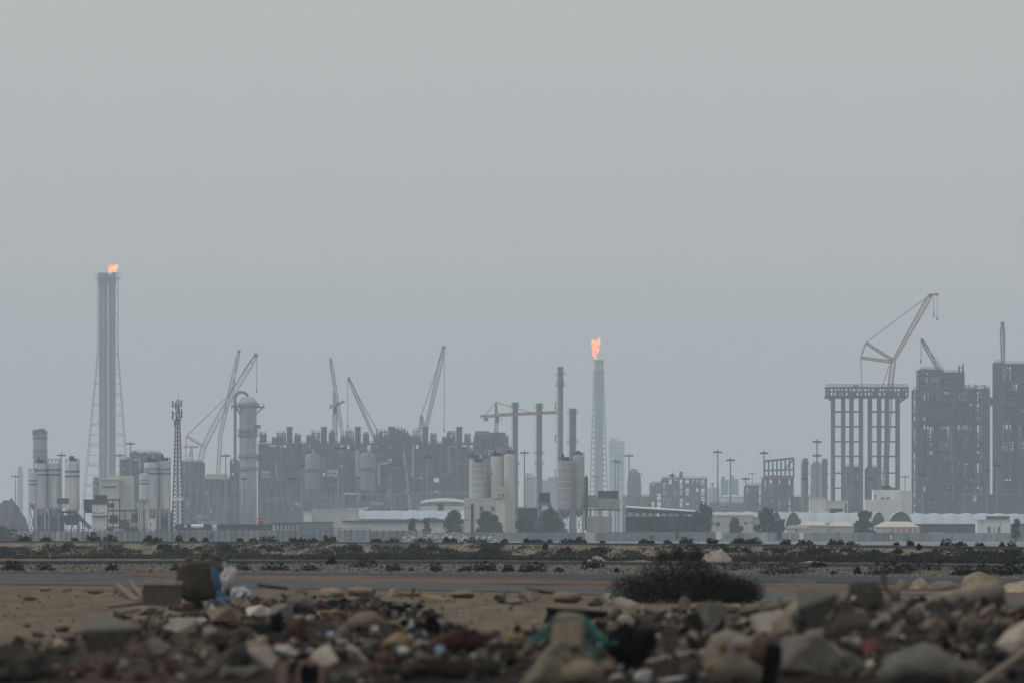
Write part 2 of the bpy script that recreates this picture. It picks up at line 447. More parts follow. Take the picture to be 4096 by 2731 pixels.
def silo(px0, px1, top, bot, Y, name, label, body, stripes=(), group=None, cap='filter', legs=True, seams=5, n=22, dy=0):
    Y = Y + dy
    x = wx((px0 + px1) / 2, Y); r = (px1 - px0) / 2 * K * Y; zt, zb = wz(top, Y), wz(bot, Y)
    t = thing(name, label, 'silo', (x, Y, 0), group)
    m = MB(); cone = min(r * 1.3, zb * .7) if legs else 0
    prof = [(zb - cone, r * .15), (zb, r)] if legs else [(0, r)]
    prof += [(zt - .35, r), (zt - .1, r * .96), (zt + r * .12, r * .3)]
    m.lathe(x, Y, prof, n); m.build('shell', body, t, smooth=False)
    m = MB()
    for i in range(1, seams + 1):
        z = zb + (zt - zb) * i / (seams + 1); m.ring(x, Y, z, r - .02, .07, .14, n)
    m.build('seam', M_OFFW, t)
    for (sy, sh) in stripes:
        m = MB(); z0 = wz(sy + sh / 2, Y); z1 = wz(sy - sh / 2, Y); m.ring(x, Y, z0, r - .02, .06, z1 - z0, n); m.build('stripe', M_BLUE, t)
    m = MB()
    m.ring(x, Y, zt + .9, r * .94, .08, .1, n); m.ring(x, Y, zt + .45, r * .94, .06, .07, n)
    for i in range(10):
        a = i * math.pi / 5; m.tube((x + r * .96 * math.cos(a), Y + r * .96 * math.sin(a), zt - .2), (x + r * .96 * math.cos(a), Y + r * .96 * math.sin(a), zt + .95), .05, n=4)
    m.build('railing', M_STEEL, t)
    m = MB(); lx = x + r * .75; ly = Y - r * .75
    for d in (-.25, .25): m.bar((lx + d, ly, .3), (lx + d, ly, zt + .8), .07)
    for i in range(int(zt / .8)): m.bar((lx - .25, ly, .5 + i * .8), (lx + .25, ly, .5 + i * .8), .05)
    m.build('ladder', M_STEEL_L, t)
    if cap == 'filter':
        m = MB(); m.lathe(x - r * .1, Y, [(zt, r * .18), (zt + r * .25, r * .2), (zt + r * .3, r * .34), (zt + r * .8, r * .34), (zt + r * .9, r * .12)], 12)
        m.rbox((x + r * .45, Y, zt + .1), r * .3, r * .3, r * .5); m.build('dust_filter', M_STEEL_D, t)
    elif cap == 'box':
        m = MB(); m.rbox((x, Y - .2, zt), r * 1.1, r, r * .55); m.rbox((x - r * .3, Y, zt + r * .55), r * .35, r * .4, r * .4); m.build('dust_filter', M_STEEL_D, t)
    if legs:
        for a in (.6, 2.5, 3.8, 5.6):
            m = MB(); c, s_ = math.cos(a) * r * .92, math.sin(a) * r * .92
            m.bar((x + c, Y + s_, 0), (x + c, Y + s_, zb + .3), .32); m.build('leg', body, t)
        m = MB()
        q = [Vector((x + math.cos(a) * r * .92, Y + math.sin(a) * r * .92, 0)) for a in (.6, 2.5, 3.8, 5.6)]
        for i in range(4):
            a, b = q[i], q[(i + 1) % 4]
            m.bar((a.x, a.y, .3), (b.x, b.y, zb * .95), .14); m.bar((b.x, b.y, .3), (a.x, a.y, zb * .95), .14); m.bar((a.x, a.y, zb * .5), (b.x, b.y, zb * .5), .14)
        m.build('brace', M_STEEL_L, t)
    return t

def stack(px, top, w, Y, label, mt, rings=(), name='exhaust_stack', wider=None, ladder=-1, group='tall exhaust stacks'):
    x, zt, r = wx(px, Y), wz(top, Y), w / 2 * K * Y
    t = thing(name, label, 'chimney', (x, Y, 0), group)
    m = MB(); prof = [(0, r * 1.25), (zt * .12, r * 1.05), (zt * .6, r)]
    if wider: zc = wz(wider, Y); prof += [(zc, r), (zc + 2.5, r * 1.22), (zt - 6, r * 1.22), (zt - 5, r * .95)]
    prof += [(zt - 1.2, r if not wider else r * .95), (zt - 1.1, r * 1.1), (zt, r * 1.1)]
    m.lathe(x, Y, prof, 16); m.build('shaft', mt, t, smooth=False)
    for yy in rings:
        m = MB(); z = wz(yy, Y); m.ring(x, Y, z, r * 1.0, r * .75, .35, 14); m.ring(x, Y, z + 1.2, r * 1.68, .12, .14, 14)
        for i in range(9):
            a = i * 2 * math.pi / 9; m.bar((x + r * 1.7 * math.cos(a), Y + r * 1.7 * math.sin(a), z), (x + r * 1.7 * math.cos(a), Y + r * 1.7 * math.sin(a), z + 1.3), .12)
        m.build('gallery', M_STEEL, t)
    m = MB(); lx = x + ladder * r * 1.18; ly = Y - r * .4
    for d in (-.35, .35): m.bar((lx + d, ly, 2), (lx + d, ly, zt - 3), .14)
    z = 3
    while z < zt - 4: m.bar((lx - .35, ly, z), (lx + .35, ly, z), .1); z += 2.0
    m.build('ladder', M_STEEL_L, t)
    return t

def bays_noise(i, j): return noise.cell(Vector((i * 1.7 + .3, j * 2.3 + .7, 3.1)))

def module(px0, px1, top, Y, depth, nfl, ncol, name, label, cat, seed, fill=.75, group=None, frame=M_FRAME, z0=0.0, rows=3, edge=False, pale=False, dense=True, rail=True, toph=None):
    """Open steel process structure: columns, floors, bracing, and the vessels, ducts and pipe racks standing in its cells."""
    rg = random.Random(seed)
    x0, x1, zt = wx(px0, Y), wx(px1, Y), wz(top, Y)
    t = thing(name, label, cat, ((x0 + x1) / 2, Y + depth / 2, 0), group)
    xs = [x0 + (x1 - x0) * (i + (rg.uniform(-.22, .22) if 0 < i < ncol else 0)) / ncol for i in range(ncol + 1)]
    ys = [Y + depth * j / (rows - 1) for j in range(rows)]
    zs = [z0 + (zt - z0) * (i + (rg.uniform(-.25, .25) if 0 < i < nfl else 0)) / nfl for i in range(nfl + 1)]
    c = .6 * Y / 3900
    m = MB()
    for xx in xs:
        for yy in ys: m.bar((xx, yy, z0), (xx, yy, zt), c)
    for z in zs[1:]:
        for yy in ys: m.bar((x0, yy, z), (x1, yy, z), c * .7, c)
        for xx in xs: m.bar((xx, ys[0], z), (xx, ys[-1], z), c * .6, c * .8)
    fr = m
    for i in range(ncol):
        for k in range(nfl):
            if rg.random() < .35:
                a, b = (xs[i], xs[i + 1]) if rg.random() < .5 else (xs[i + 1], xs[i])
                m.bar((a, ys[0], zs[k]), (b, ys[0], zs[k + 1]), c * .5)
    m = MB()
    for k in range(1, nfl + 1):
        for i in range(ncol):
            if rg.random() < (.8 if not (edge and i in (0, ncol - 1)) else .3): m.box(xs[i] + .1, xs[i + 1] - .1, ys[0] + .3, ys[-1] - .3, zs[k] - .22, zs[k] - .05)
    m.build('deck', M_STEEL_D, t)
    pipes = [MB() for _ in range(rows - 1)]; rack = fr
    cw, ch = xs[1] - xs[0], zs[1] - zs[0]
    for k in range(nfl):
        for i in range(ncol):
            for j in range(rows - 1):
                if rg.random() > (fill if not (edge and i in (0, ncol - 1)) else .35) * (.8 if edge and k > nfl * .45 else 1): continue
                xa, xb, za = xs[i] + cw * .06, xs[i + 1] - cw * .06, zs[k]
                ya, yb = ys[j], ys[j + 1]; ym = ya + (yb - ya) * rg.uniform(.3, .6)
                q = rg.random()
                tone = rg.choice([M_STEEL, M_STEEL, M_STEEL_L, M_STEEL_L, M_CLAD, M_STEEL_D] if j == 0 else [M_STEEL, M_STEEL_D, M_STEEL_D, M_STEEL])
                if q < .22:
                    r = min(ch * .38, cw * .3); m = MB(); z = za + r + .4
                    L_ = rg.uniform(.75, 1.0)
                    m.tube((xa, ym, z), (xa + (xb - xa) * L_, ym, z), r, r, 12)
                    for f in (.2, .8): m.box(xa + (xb - xa) * L_ * f - .3, xa + (xb - xa) * L_ * f + .3, ym - r * .6, ym + r * .6, za, z - r * .5)
                    m.build('vessel', tone, t)
                elif q < .5:
                    m = MB(); hgt = ch * rg.uniform(.5, .92); m.box(xa + cw * rg.uniform(0, .25), xb - cw * rg.uniform(0, .25), ym - 2, ym + 3, za, za + hgt)
                    m.box(xa + cw * .3, xa + cw * .5, ym - 1, ym + 1, za + hgt, za + hgt + ch * .06)
                    m.build('equipment_box', tone, t)
                elif q < .62:
                    m = MB(); r = cw * rg.uniform(.16, .28); xm = (xa + xb) / 2
                    m.lathe(xm, ym, [(za, r), (za + ch * .8, r), (za + ch * .93, r * .5)], 12); m.build('vessel', tone, t)
                elif q < .85:
                    for p in range(rg.randint(3, 6)):
                        z = za + ch * rg.uniform(.15, .92); pipes[j].tube((xa, ya + p * .8 + .3, z), (xb, ya + p * .8 + .3, z), rg.uniform(.12, .34), None, 6)
                    for p in range(rg.randint(1, 4)):
                        xx = rg.uniform(xa, xb); pipes[j].tube((xx, ya + .4, za), (xx, ya + .4, za + ch), rg.uniform(.12, .3), None, 6)
                else:
                    for p in range(5):
                        xx = xa + (xb - xa) * p / 4; rack.bar((xx, ya + .5, za), (xx, ya + .5, za + ch), .22)
                    for p in range(1, 4): rack.bar((xa, ya + .5, za + ch * p / 4), (xb, ya + .5, za + ch * p / 4), .22)
    for j in range(rows - 1):
        for k in range(nfl): pipes[j].tube((x0, ys[j] + .4, zs[k] + ch * .55), (x1, ys[j] + .4, zs[k] + ch * .55), .2, None, 6)
        for f in (.02, .5, .98): pipes[j].tube((x0 + (x1 - x0) * f, ys[j] + .4, z0), (x0 + (x1 - x0) * f, ys[j] + .4, zt), .25, None, 6)
        pipes[j].build('pipework', M_STEEL_L if j == 0 else M_STEEL, t)
    fr.build('frame', frame, t)
    if rail:
        m = MB()
        for z in zs[1:]:
            m.bar((x0, ys[0] - .2, z + .6), (x1, ys[0] - .2, z + .6), .13); m.bar((x0, ys[0] - .2, z + 1.2), (x1, ys[0] - .2, z + 1.2), .13)
            for i in range(ncol * 3 + 1):
                xx = x0 + (x1 - x0) * i / (ncol * 3); m.bar((xx, ys[0] - .2, z), (xx, ys[0] - .2, z + 1.2), .12)
        for xx in (x0, x1): m.bar((xx, ys[0] - .25, z0), (xx, ys[0] - .25, zt), .2)
        m.build('railing', M_STEEL, t)
    for q in range(int(ncol * .8) if dense else 0):    # ducts and lines running crooked across the front
        m = MB(); r = rg.choice((.3, .45, .7, 1.0) if not edge else (.25, .35, .5)) * Y / 3900; p = Vector((rg.uniform(x0, x1), Y - rg.uniform(.8, 2.5), z0 + (zt - z0) * rg.uniform(.05, .95))); pts = [p.copy()]
        for s_ in range(rg.randint(2, 4)):
            if s_ % 2 == q % 2: p.x = min(x1, max(x0, p.x + rg.uniform(-1, 1) * (x1 - x0) * .4))
            else: p.z = min(zt, max(z0 + 1, p.z + rg.uniform(-1, 1) * (zt - z0) * .4))
            pts.append(p + (pts[-1] - p).normalized() * min(r * 2, .4 * (pts[-1] - p).length + .01)); pts.append(p.copy())
            if (pts[-1] - pts[-2]).length < .01: pts.pop()
        m.path(pts, r, 7); m.build('duct', rg.choice([M_STEEL, M_STEEL_L, M_STEEL_L, M_STEEL_D, M_CLAD] if not edge else [M_STEEL, M_STEEL, M_STEEL_L, M_STEEL_D]), t)
    if dense:   # back wall of pipe trays and cable ladders that closes the view through the structure
        m = MB(); m2 = MB()
        for i in range(ncol):
            for k in range(nfl):
                if rg.random() < (.93 if not edge else (.16 if i in (0, ncol - 1) or k >= nfl - 1 else .74 if k > nfl * .45 else .93)): yy = ys[-1] - rg.uniform(.6, 9); (m if rg.random() < .6 else m2).box(xs[i] - cw * rg.uniform(-.08, .2), xs[i + 1] + cw * rg.uniform(-.08, .2), yy - .5, yy, zs[k] - ch * rg.uniform(-.08, .15), zs[k + 1] + ch * (rg.uniform(-.45, .1) if rg.random() < .35 else .06))
        for q in (m, m2): q.bar((x0, ys[-1] - 1, z0), (x0, ys[-1] - 1, zt), .5)
        m2.build('rear_cladding', M_STEEL, t)
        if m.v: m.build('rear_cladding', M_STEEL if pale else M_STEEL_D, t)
    return t

def top_gear(t, pxa, pxb, pyb, pyt, Y, seed, y_off=2.0):
    """Fan coolers, ducts and handrails standing on the top deck; parts of module t."""
    rg = random.Random(seed); x0, x1, za, zb = wx(pxa, Y), wx(pxb, Y), wz(pyb, Y), wz(pyt, Y)
    m = MB(); w = x1 - x0; h = zb - za
    for i in range(4):
        xx = x0 + w * i / 3
        for yy in (Y + y_off, Y + y_off + 9): m.bar((xx, yy, za), (xx, yy, zb * .999 - h * rg.uniform(0, .35)), .5)
    for f in (.45, .8):
        for yy in (Y + y_off, Y + y_off + 9): m.bar((x0, yy, za + h * f), (x1, yy, za + h * f), .45)
        for xx in (x0, x1): m.bar((xx, Y + y_off, za + h * f), (xx, Y + y_off + 9, za + h * f), .4)
    for i in range(9):
        xx = x0 + w * rg.uniform(-.05, 1.05); m.bar((xx, Y + y_off, za), (xx, Y + y_off, za + h * rg.uniform(.3, 1.15)), .22)
    for f in (.2, .62, .95): m.bar((x0 - w * .06, Y + y_off, za + h * f), (x1 + w * .06, Y + y_off, za + h * f), .2)
    m.build('cooler_frame', M_STEEL, t)
    m = MB(); m.box(x0 + w * .1, x1 - w * .1, Y + y_off + .8, Y + y_off + 8, za + h * .08, za + h * rg.uniform(.25, .5))
    m.box(x0 + w * rg.uniform(.1, .4), x0 + w * rg.uniform(.5, .7), Y + y_off + 1, Y + y_off + 7, za + h * .2, za + h * rg.uniform(.3, .55))
    m.build('air_cooler', rg.choice([M_STEEL, M_STEEL_D]), t)
    m = MB()
    for i in range(3):
        xx = x0 + w * rg.uniform(.05, .95); m.tube((xx, Y + y_off + 2, za), (xx, Y + y_off + 2, za + h * rg.uniform(.35, .95)), rg.uniform(.15, .4), None, 7)
    m.bar((x0 - w * .1, Y + y_off, za + h * .62), (x1 + w * .1, Y + y_off, za + h * .62), .14)
    m.build('vent_pipe', M_STEEL, t)

# ---------------------------------------------------------------- flares
def flame_blob(label, px, py, Y, seed, blobs):
    bm = bmesh.new(); u = K * Y
    for (dx, dy, rx, rz) in blobs:
        r = bmesh.ops.create_icosphere(bm, subdivisions=3, radius=1)
        for v in r['verts']:
            p = v.co.copy(); k = 1 + .55 * noise.fractal(p * 1.5 + Vector((seed + dx, dy, 0)), 1, 2, 4)
            v.co = Vector((dx + p.x * rx * k, p.y * min(rx, rz) * k, -dy + p.z * rz * k)) * u
    me = bpy.data.meshes.new('flame'); bm.to_mesh(me); bm.free(); me.materials.append(M_FLAME)
    o = bpy.data.objects.new('flame', me); col.objects.link(o); o.location = P(px, py, Y)
    return tag(o, label, 'flame')
M_FLAME = mat_emit('flame', (1.0, .235, .085), 2.6)

Y = 6000
x = wx(432, Y); zt = wz(1092, Y)
t = thing('flare_stack', 'tall twin flare stack inside a flared lattice tower', 'flare stack', (x, Y, 0))
M_FLTW = mat('faded_tower_paint', (.15, .11, .12), .2, .1, .7)
M_FLST = mat('flare_riser_steel_haze_tint', (.085, .095, .14), .2, .1, .7)  # riser colour made bluer, painting the far haze onto it
for px, w, dy, tp in ((405, 18, 0, 1092), (422, 16, 3, 1094), (440, 13, 2.5, 1097), (454, 17, 0, 1092)):
    m = MB(); xx = wx(px, Y); zz = wz(tp, Y); r = w / 2 * K * Y
    m.lathe(xx, Y + dy, [(0, r), (zz - 9, r), (zz - 8, r * 1.2), (zz, r * 1.2)], 14); m.build('riser', M_FLST, t)
m = MB()
yj = wz(1410, Y); tops = (392, 472); botm = (322, 528)
def leg_x(side, z): # straight above the waist, spreading below it
    a = tops[side]; b = botm[side]
    return wx(a if z > yj else a + (b - a) * ((yj - z) / yj), Y)
zl = [zt * i / 26 for i in range(27)]
for s_ in (0, 1):
    for dy in (-6, 6):
        m = MB(); pts = [(leg_x(s_, z), Y + dy * (leg_x(1, z) - leg_x(0, z)) / 14, z) for z in zl]
        m.path(pts, [.24 if z < yj else .17 for z in zl], 5); m.build('tower_leg', M_FLTW, t)
m = MB()
for i in range(26):
    xa, xb, xc, xd = leg_x(0, zl[i]), leg_x(1, zl[i]), leg_x(0, zl[i + 1]), leg_x(1, zl[i + 1])
    ya, yb = 6 * (xb - xa) / 14, 6 * (xd - xc) / 14
    for sg in (-1, 1):
        m.bar((xc, Y + sg * yb, zl[i + 1]), (xd, Y + sg * yb, zl[i + 1]), .2)
        if i % 2: m.bar((xa, Y + sg * ya, zl[i]), (xd, Y + sg * yb, zl[i + 1]), .15)
        else: m.bar((xb, Y + sg * ya, zl[i]), (xc, Y + sg * yb, zl[i + 1]), .15)
    for xq in (xc, xd): m.bar((xq, Y - yb, zl[i + 1]), (xq, Y + yb, zl[i + 1]), .18)
m.build('lattice', M_FLTW, t)
m = MB(); z = wz(1117, Y); m.box(wx(382, Y), wx(482, Y), Y - 5, Y + 5, z, z + .7); m.build('gallery', M_STEEL_D, t)
for sx_ in (382, 482):
    m = MB(); m.bar((wx(sx_, Y), Y - 5, z + 1.6), (wx(sx_, Y), Y + 5, z + 1.6), .3); m.build('railing', M_STEEL_D, t)
flame_blob('small orange flame blown sideways over the twin flare stack', 450, 1076, Y, 4.2, [(-8, 10, 7, 9), (-10, -3, 8, 10), (2, 0, 10, 9), (12, -6, 9, 9), (9, 5, 7, 7), (-2, -10, 6, 6), (18, -12, 5, 5)])

Y = 8000
t = thing('flare_stack', 'slim pale flare stack with one upright orange flame', 'flare stack', (wx(2395, Y), Y, 0))
x = wx(2395, Y); zt = wz(1437, Y)
for rx, r0, r1, dy in ((2384, 1.7, 1.3, 0), (2396, 1.6, 1.3, 2.5), (2408, 1.7, 1.3, 0)):
    m = MB(); m.lathe(wx(rx, Y), Y + dy, [(0, r0), (zt * .5, r1 * 1.1), (zt, r1)], 12); m.build('riser', M_STEEL_L, t)
m = MB(); m.lattice((x, Y, 0), (x, Y, zt - 12), 80 * K * Y, 38 * K * Y, 30, .8, .5); m.build('lattice', M_STEEL, t)
m = MB(); m.box(wx(2376, Y), wx(2415, Y), Y - 4.5, Y + 4.5, zt - 3.2, zt - 1.5); m.build('gallery', M_STEEL_D, t)
m = MB(); m.box(wx(2372, Y), wx(2420, Y), Y - 5.5, Y + 5.5, wz(1487, Y), wz(1487, Y) + 1); m.build('gallery', M_STEEL, t)
flame_blob('tall ragged orange flame on the slim flare stack', 2384, 1436, Y, 9.1, [(-2, -8, 5, 11), (-6, -26, 8, 16), (-4, -46, 11, 16), (-10, -62, 8, 13), (9, -64, 9, 13), (13, -77, 5, 7), (4, -38, 9, 13), (-14, -72, 4, 6)])

# ghost structures far away
def tower_block(px0, px1, top, Y, name, label, cat, mt, seed, bands=9):
    x0, x1, zt = wx(px0, Y), wx(px1, Y), wz(top, Y)
    t = thing(name, label, cat, ((x0 + x1) / 2, Y, 0))
    m = MB(); m.box(x0, x1, Y, Y + (x1 - x0) * .8, 0, zt); m.box(x0 + (x1 - x0) * .1, x0 + (x1 - x0) * .5, Y + 3, Y + 9, zt, zt + 3); m.build('wall', mt, t)
    for i in range(1, bands):
        m = MB(); z = zt * i / bands; m.box(x0 - .3, x1 + .3, Y - .4, Y, z, z + 1); m.build('floor_band', M_STEEL, t)
    return t
tower_block(2436, 2498, 1762, 9600, 'tower_block', 'pale tower block almost lost in haze behind the slim flare', 'building', M_CLAD, 1, 12)
tower_block(2884, 2914, 1917, 7600, 'storage_tower', 'hazy slab tower, left one of a close pair beyond the white tank', 'building', M_STEEL, 2, 7)
tower_block(2917, 2954, 1914, 7600, 'storage_tower', 'hazy slab tower, right one of a close pair beyond the white tank', 'building', M_STEEL, 3, 7)
Y = 9700
t = thing('column_tower', 'faint slim column tower at the far left edge of the haze', 'tower', (wx(80, Y), Y, 0))
m = MB(); m.lathe(wx(81, Y), Y, [(0, 3.4), (wz(1885, Y), 3.2), (wz(1862, Y), 1.8)], 12); m.build('shell', M_STEEL, t)
for yy in (1905, 1960):
    m = MB(); m.ring(wx(81, Y), Y, wz(yy, Y), 3.2, 1.5, 1, 12); m.build('gallery', M_STEEL, t)
for px0, px1, tp, lab in ((2155, 2195, 1925, 'low hazy plant block between the third and fourth exhaust stack'), (2100, 2140, 1905, 'dim plant block behind the short light masts by the stacks'), (2195, 2235, 1910, 'dim plant block just beside the foot of the tallest stack')):
    module(px0, px1, tp, 8200, 40, 4, 3, 'process_block', lab, 'plant structure', int(px0), .8)

# ---------------------------------------------------------------- main process train, left to right
Y = 3900; u = K * Y
centres = [1155, 1293, 1429, 1564, 1700, 1836]
TRLAB = ['first compressor bay of the long train, beside the big pale column', 'second compressor bay, a vivid orange tarp on its roof', 'third compressor bay behind the red tower crane and boom',
         'fourth compressor bay, under the domed scaffold on the roof', 'fifth compressor bay, at the foot of the tall blue grey crane boom', 'sixth compressor bay, behind the round white silos']
for i, cx_ in enumerate(centres):
    t = module(cx_ - 75 - (46 if i == 0 else 0), cx_ + 60.5, 1773, Y, 42, 6, 5, 'process_module', TRLAB[i], 'process plant', 100 + i * 7, .85, 'compressor bays of the process train')
    m = MB(); xx = wx(cx_, Y); zt = wz(1704, Y); r = 12 * K * Y
    m.lathe(xx, Y + 14, [(wz(1773, Y), r), (zt - .8, r), (zt - .7, r * 1.07), (zt, r * 1.07)], 14); m.build('exhaust_stack', M_STEEL, t)
    top_gear(t, cx_ - 66, cx_ - 46, 1773, 1746 - (i * 37 % 14), Y, 200 + i)
    top_gear(t, cx_ - 47, cx_ - 17, 1773, 1722 - (i * 29 % 13), Y, 230 + i, 6)
    top_gear(t, cx_ + 23, cx_ + 44, 1773, 1732 - (i * 53 % 11), Y, 300 + i, 5)
    if i == 0: top_gear(t, 1040, 1062, 1773, 1726, Y, 260)
    if i == 1:
        m = MB(); m.box(wx(1258, Y), wx(1280, Y), Y + 1.5, Y + 2.4, wz(1758, Y), wz(1748, Y)); m.build('tarpaulin', M_ORANGE, t)
t = module(1897, 2032, 1745, Y, 42, 7, 5, 'process_module', 'end bay of the long train, red bits on its stepped roof', 'process plant', 171, .85)
top_gear(t, 1903, 1955, 1745, 1722, Y, 401); top_gear(t, 1960, 2020, 1745, 1728, Y, 403, 4)
module(2022, 2046, 1790, 3920, 20, 7, 1, 'stair_tower', 'narrow stair tower closing the end of the long process train', 'stair tower', 177, .6)
# scaffold dome
Y = 3890
t = thing('scaffold_dome', 'domed scaffold heap bulging above the fourth compressor bay', 'scaffold', (wx(1592, Y), Y, wz(1773, Y)))
for k, (rad, mt) in enumerate(((52, M_STEEL), (44, M_STEEL_D))):
    m = MB(); cxm = wx(1592, Y); r = rad * K * Y; z0 = wz(1775, Y); hh = 68 * K * Y * (rad / 52)
    for i in range(13):
        a = math.pi * i / 12
        for d in (0, 6, 12):
            m.bar((cxm + r * math.cos(a), Y + d, z0), (cxm + r * math.cos(a), Y + d, z0 + hh * math.sin(a) ** .7 + .3), .4)
    for j in range(1, 6):
        w_ = r * math.sqrt(max(0, 1 - (j / 6) ** 2))
        for d in (0, 6, 12): m.bar((cxm - w_, Y + d, z0 + hh * j / 6), (cxm + w_, Y + d, z0 + hh * j / 6), .35)
    m.build('scaffold_frame', mt, t)
m = MB(); m.lathe(wx(1588, Y), Y + 6, [(wz(1775, Y), 3.9), (wz(1745, Y), 3.7), (wz(1722, Y), 2.2), (wz(1712, Y), .6)], 14); m.build('vessel', M_STEEL, t)
# low pipe racks and equipment in front of the train
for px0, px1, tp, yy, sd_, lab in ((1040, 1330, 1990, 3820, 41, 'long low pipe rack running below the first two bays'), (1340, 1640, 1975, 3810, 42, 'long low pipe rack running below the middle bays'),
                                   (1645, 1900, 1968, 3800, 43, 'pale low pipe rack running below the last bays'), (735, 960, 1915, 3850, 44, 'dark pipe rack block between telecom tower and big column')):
    module(px0, px1, tp, yy, 26, 4, 9, 'pipe_rack', lab, 'pipe rack', sd_, .75, 'low pipe racks in front of the train', frame=M_STEEL_L, pale=True)  # lighter frames and back sheets paint the ground haze onto these racks
module(728, 808, 1848, 3930, 30, 6, 4, 'process_module', 'squat dark process block behind the telecom tower', 'process plant', 51, .9)
module(480, 560, 1838, 3700, 30, 6, 4, 'process_module', 'dark process block between beige building and striped silos', 'process plant', 53, .92)
m = module(520, 640, 1812, 3760, 30, 6, 5, 'process_module', 'round shouldered process block rising behind the right striped silos', 'process plant', 54, .92)
Yc = 3840
t = thing('pipe_bridge', 'cream clad pipe bridge slab beside the big pale column', 'pipe bridge', (wx(868, Yc), Yc, 0))
m = MB(); m.box(wx(826, Yc), wx(908, Yc), Yc, Yc + 8, wz(1914, Yc), wz(1894, Yc)); m.build('deck', M_CREAM, t)
for px in (832, 868, 902):
    m = MB(); m.bar((wx(px, Yc), Yc + 4, 0), (wx(px, Yc), Yc + 4, wz(1914, Yc)), 1.0); m.build('leg', M_STEEL_L, t)
for px, py, pw, ph, lab in ((1062, 1897, 34, 22, 'cream equipment cabin beside the big column'), (1330, 1893, 40, 20, 'cream equipment cabin under the red tower crane')):
    t = thing('equipment_cabin', lab + ' on the low pipe rack', 'cabin', (wx(px, 3796), 3796, wz(py + ph / 2, 3796)))
    m = MB(); m.rbox((wx(px, 3796), 3796, wz(py + ph / 2, 3796)), pw * K * 3796, 5, ph * K * 3796); m.build('wall', M_CREAM, t)
    m = MB(); m.rbox((wx(px, 3796), 3796, wz(py - ph / 2, 3796)), pw * K * 3796 * 1.05, 5.4, .4); m.build('roof', M_WHITE, t)
    for f in (-.3, 0, .3):
        m = MB(); m.rbox((wx(px, 3796) + f * pw * K * 3796, 3793.4, wz(py + 3, 3796)), pw * K * 3796 * .14, .3, 1.0); m.build('window', M_DARK, t)
# rounded pale vessels seen in front of the bays
for px, tp, w_, lab in ((1250, 1812, 62, 'rounded pale clad vessel in front of the second bay'), (1470, 1808, 66, 'rounded pale clad vessel in front of the third bay')):
    x = wx(px, 3880); r = w_ / 2 * K * 3880; zt = wz(tp, 3880)
    t = thing('process_vessel', lab, 'vessel', (x, 3880, 0))
    m = MB(); m.lathe(x, 3880, [(0, r * .95), (zt - r * .6, r), (zt - r * .15, r * .8), (zt, r * .3)], 18); m.build('shell', M_STEEL_L, t, smooth=True)
    m = MB(); m.ring(x, 3880, zt * .55, r, 1.2, .5, 16); m.ring(x, 3880, zt * .8, r, 1.2, .5, 16); m.build('gallery', M_STEEL, t)
    m = MB(); m.path([(x + r * .3, 3880 - r, 2), (x + r * .3, 3880 - r, zt), (x, 3880, zt + 1.5)], .5); m.build('pipe', M_STEEL_L, t)

# ---------------------------------------------------------------- big pale column with a gooseneck pipe
Y = 3780
x = wx(992, Y); u = K * Y
t = thing('process_column', 'big pale column with gooseneck pipe and side platforms', 'column', (x, Y, 0))
m = MB(); m.lathe(x, Y, [(0, 36 * u), (wz(1905, Y), 35 * u), (wz(1640, Y), 34 * u), (wz(1622, Y), 40 * u), (wz(1610, Y), 38 * u), (wz(1592, Y), 29 * u), (wz(1584, Y), 10 * u)], 22); m.build('shell', M_CLAD, t, smooth=True)
m = MB(); m.path([(wx(941, Y), Y - 2, 0), (wx(941, Y), Y - 2, wz(1592, Y)), (wx(946, Y), Y - 2, wz(1577, Y)), (wx(958, Y), Y - 2, wz(1568, Y)), (wx(975, Y), Y - 1, wz(1568, Y)), (wx(988, Y), Y, wz(1577, Y)), (wx(992, Y), Y, wz(1590, Y))], 5.6 * u, 9); m.build('overhead_pipe', M_STEEL, t)
for yy, w_ in ((1625, 13), (1728, 8), (1745, 9), (1830, 7), (1880, 8)):
    m = MB(); z = wz(yy, Y); m.ring(x, Y, z, 33 * u, w_ * u, .5, 18); m.ring(x, Y, z + 1.3, (32 + w_) * u, .2, .2, 18)
    for i in range(12):
        a = i * math.pi / 6; q = (32.5 + w_) * u; m.bar((x + q * math.cos(a), Y + q * math.sin(a), z), (x + q * math.cos(a), Y + q * math.sin(a), z + 1.4), .18)
    m.build('gallery', M_STEEL, t)
m = MB(); m.box(wx(1022, Y), wx(1058, Y), Y - 3, Y + 3, wz(1630, Y), wz(1624, Y)); m.bar((wx(1055, Y), Y - 3, wz(1626, Y)), (wx(1055, Y), Y - 3, wz(1612, Y)), .4); m.bar((wx(1024, Y), Y, wz(1655, Y)), (wx(1050, Y), Y, wz(1630, Y)), .6); m.build('side_platform', M_STEEL, t)
m = MB(); m.box(wx(926, Y), wx(960, Y), Y - 4, Y + 2, wz(1628, Y), wz(1622, Y)); m.bar((wx(944, Y), Y, wz(1628, Y)), (wx(960, Y), Y, wz(1655, Y)), .7); m.build('side_platform', M_STEEL, t)
m = MB(); m.box(wx(1020, Y), wx(1042, Y), Y - 3, Y + 3, wz(1712, Y), wz(1698, Y)); m.build('nozzle', M_STEEL, t)
m = MB(); m.path([(wx(1005, Y), Y - 38 * u, wz(1630, Y)), (wx(996, Y), Y - 38 * u, wz(1730, Y)), (wx(990, Y), Y - 38 * u, wz(1860, Y)), (wx(1010, Y), Y - 39 * u, wz(1960, Y)), (wx(1026, Y), Y - 39 * u, 1)], .28, 6); m.build('hose', mat('dull_orange_hose', (.36, .14, .09), .2, .4, .8), t)
module(922, 952, 1842, 3790, 14, 7, 2, 'stair_tower', 'stair tower clinging to the foot of the big pale column', 'stair tower', 61, .7, dense=False)
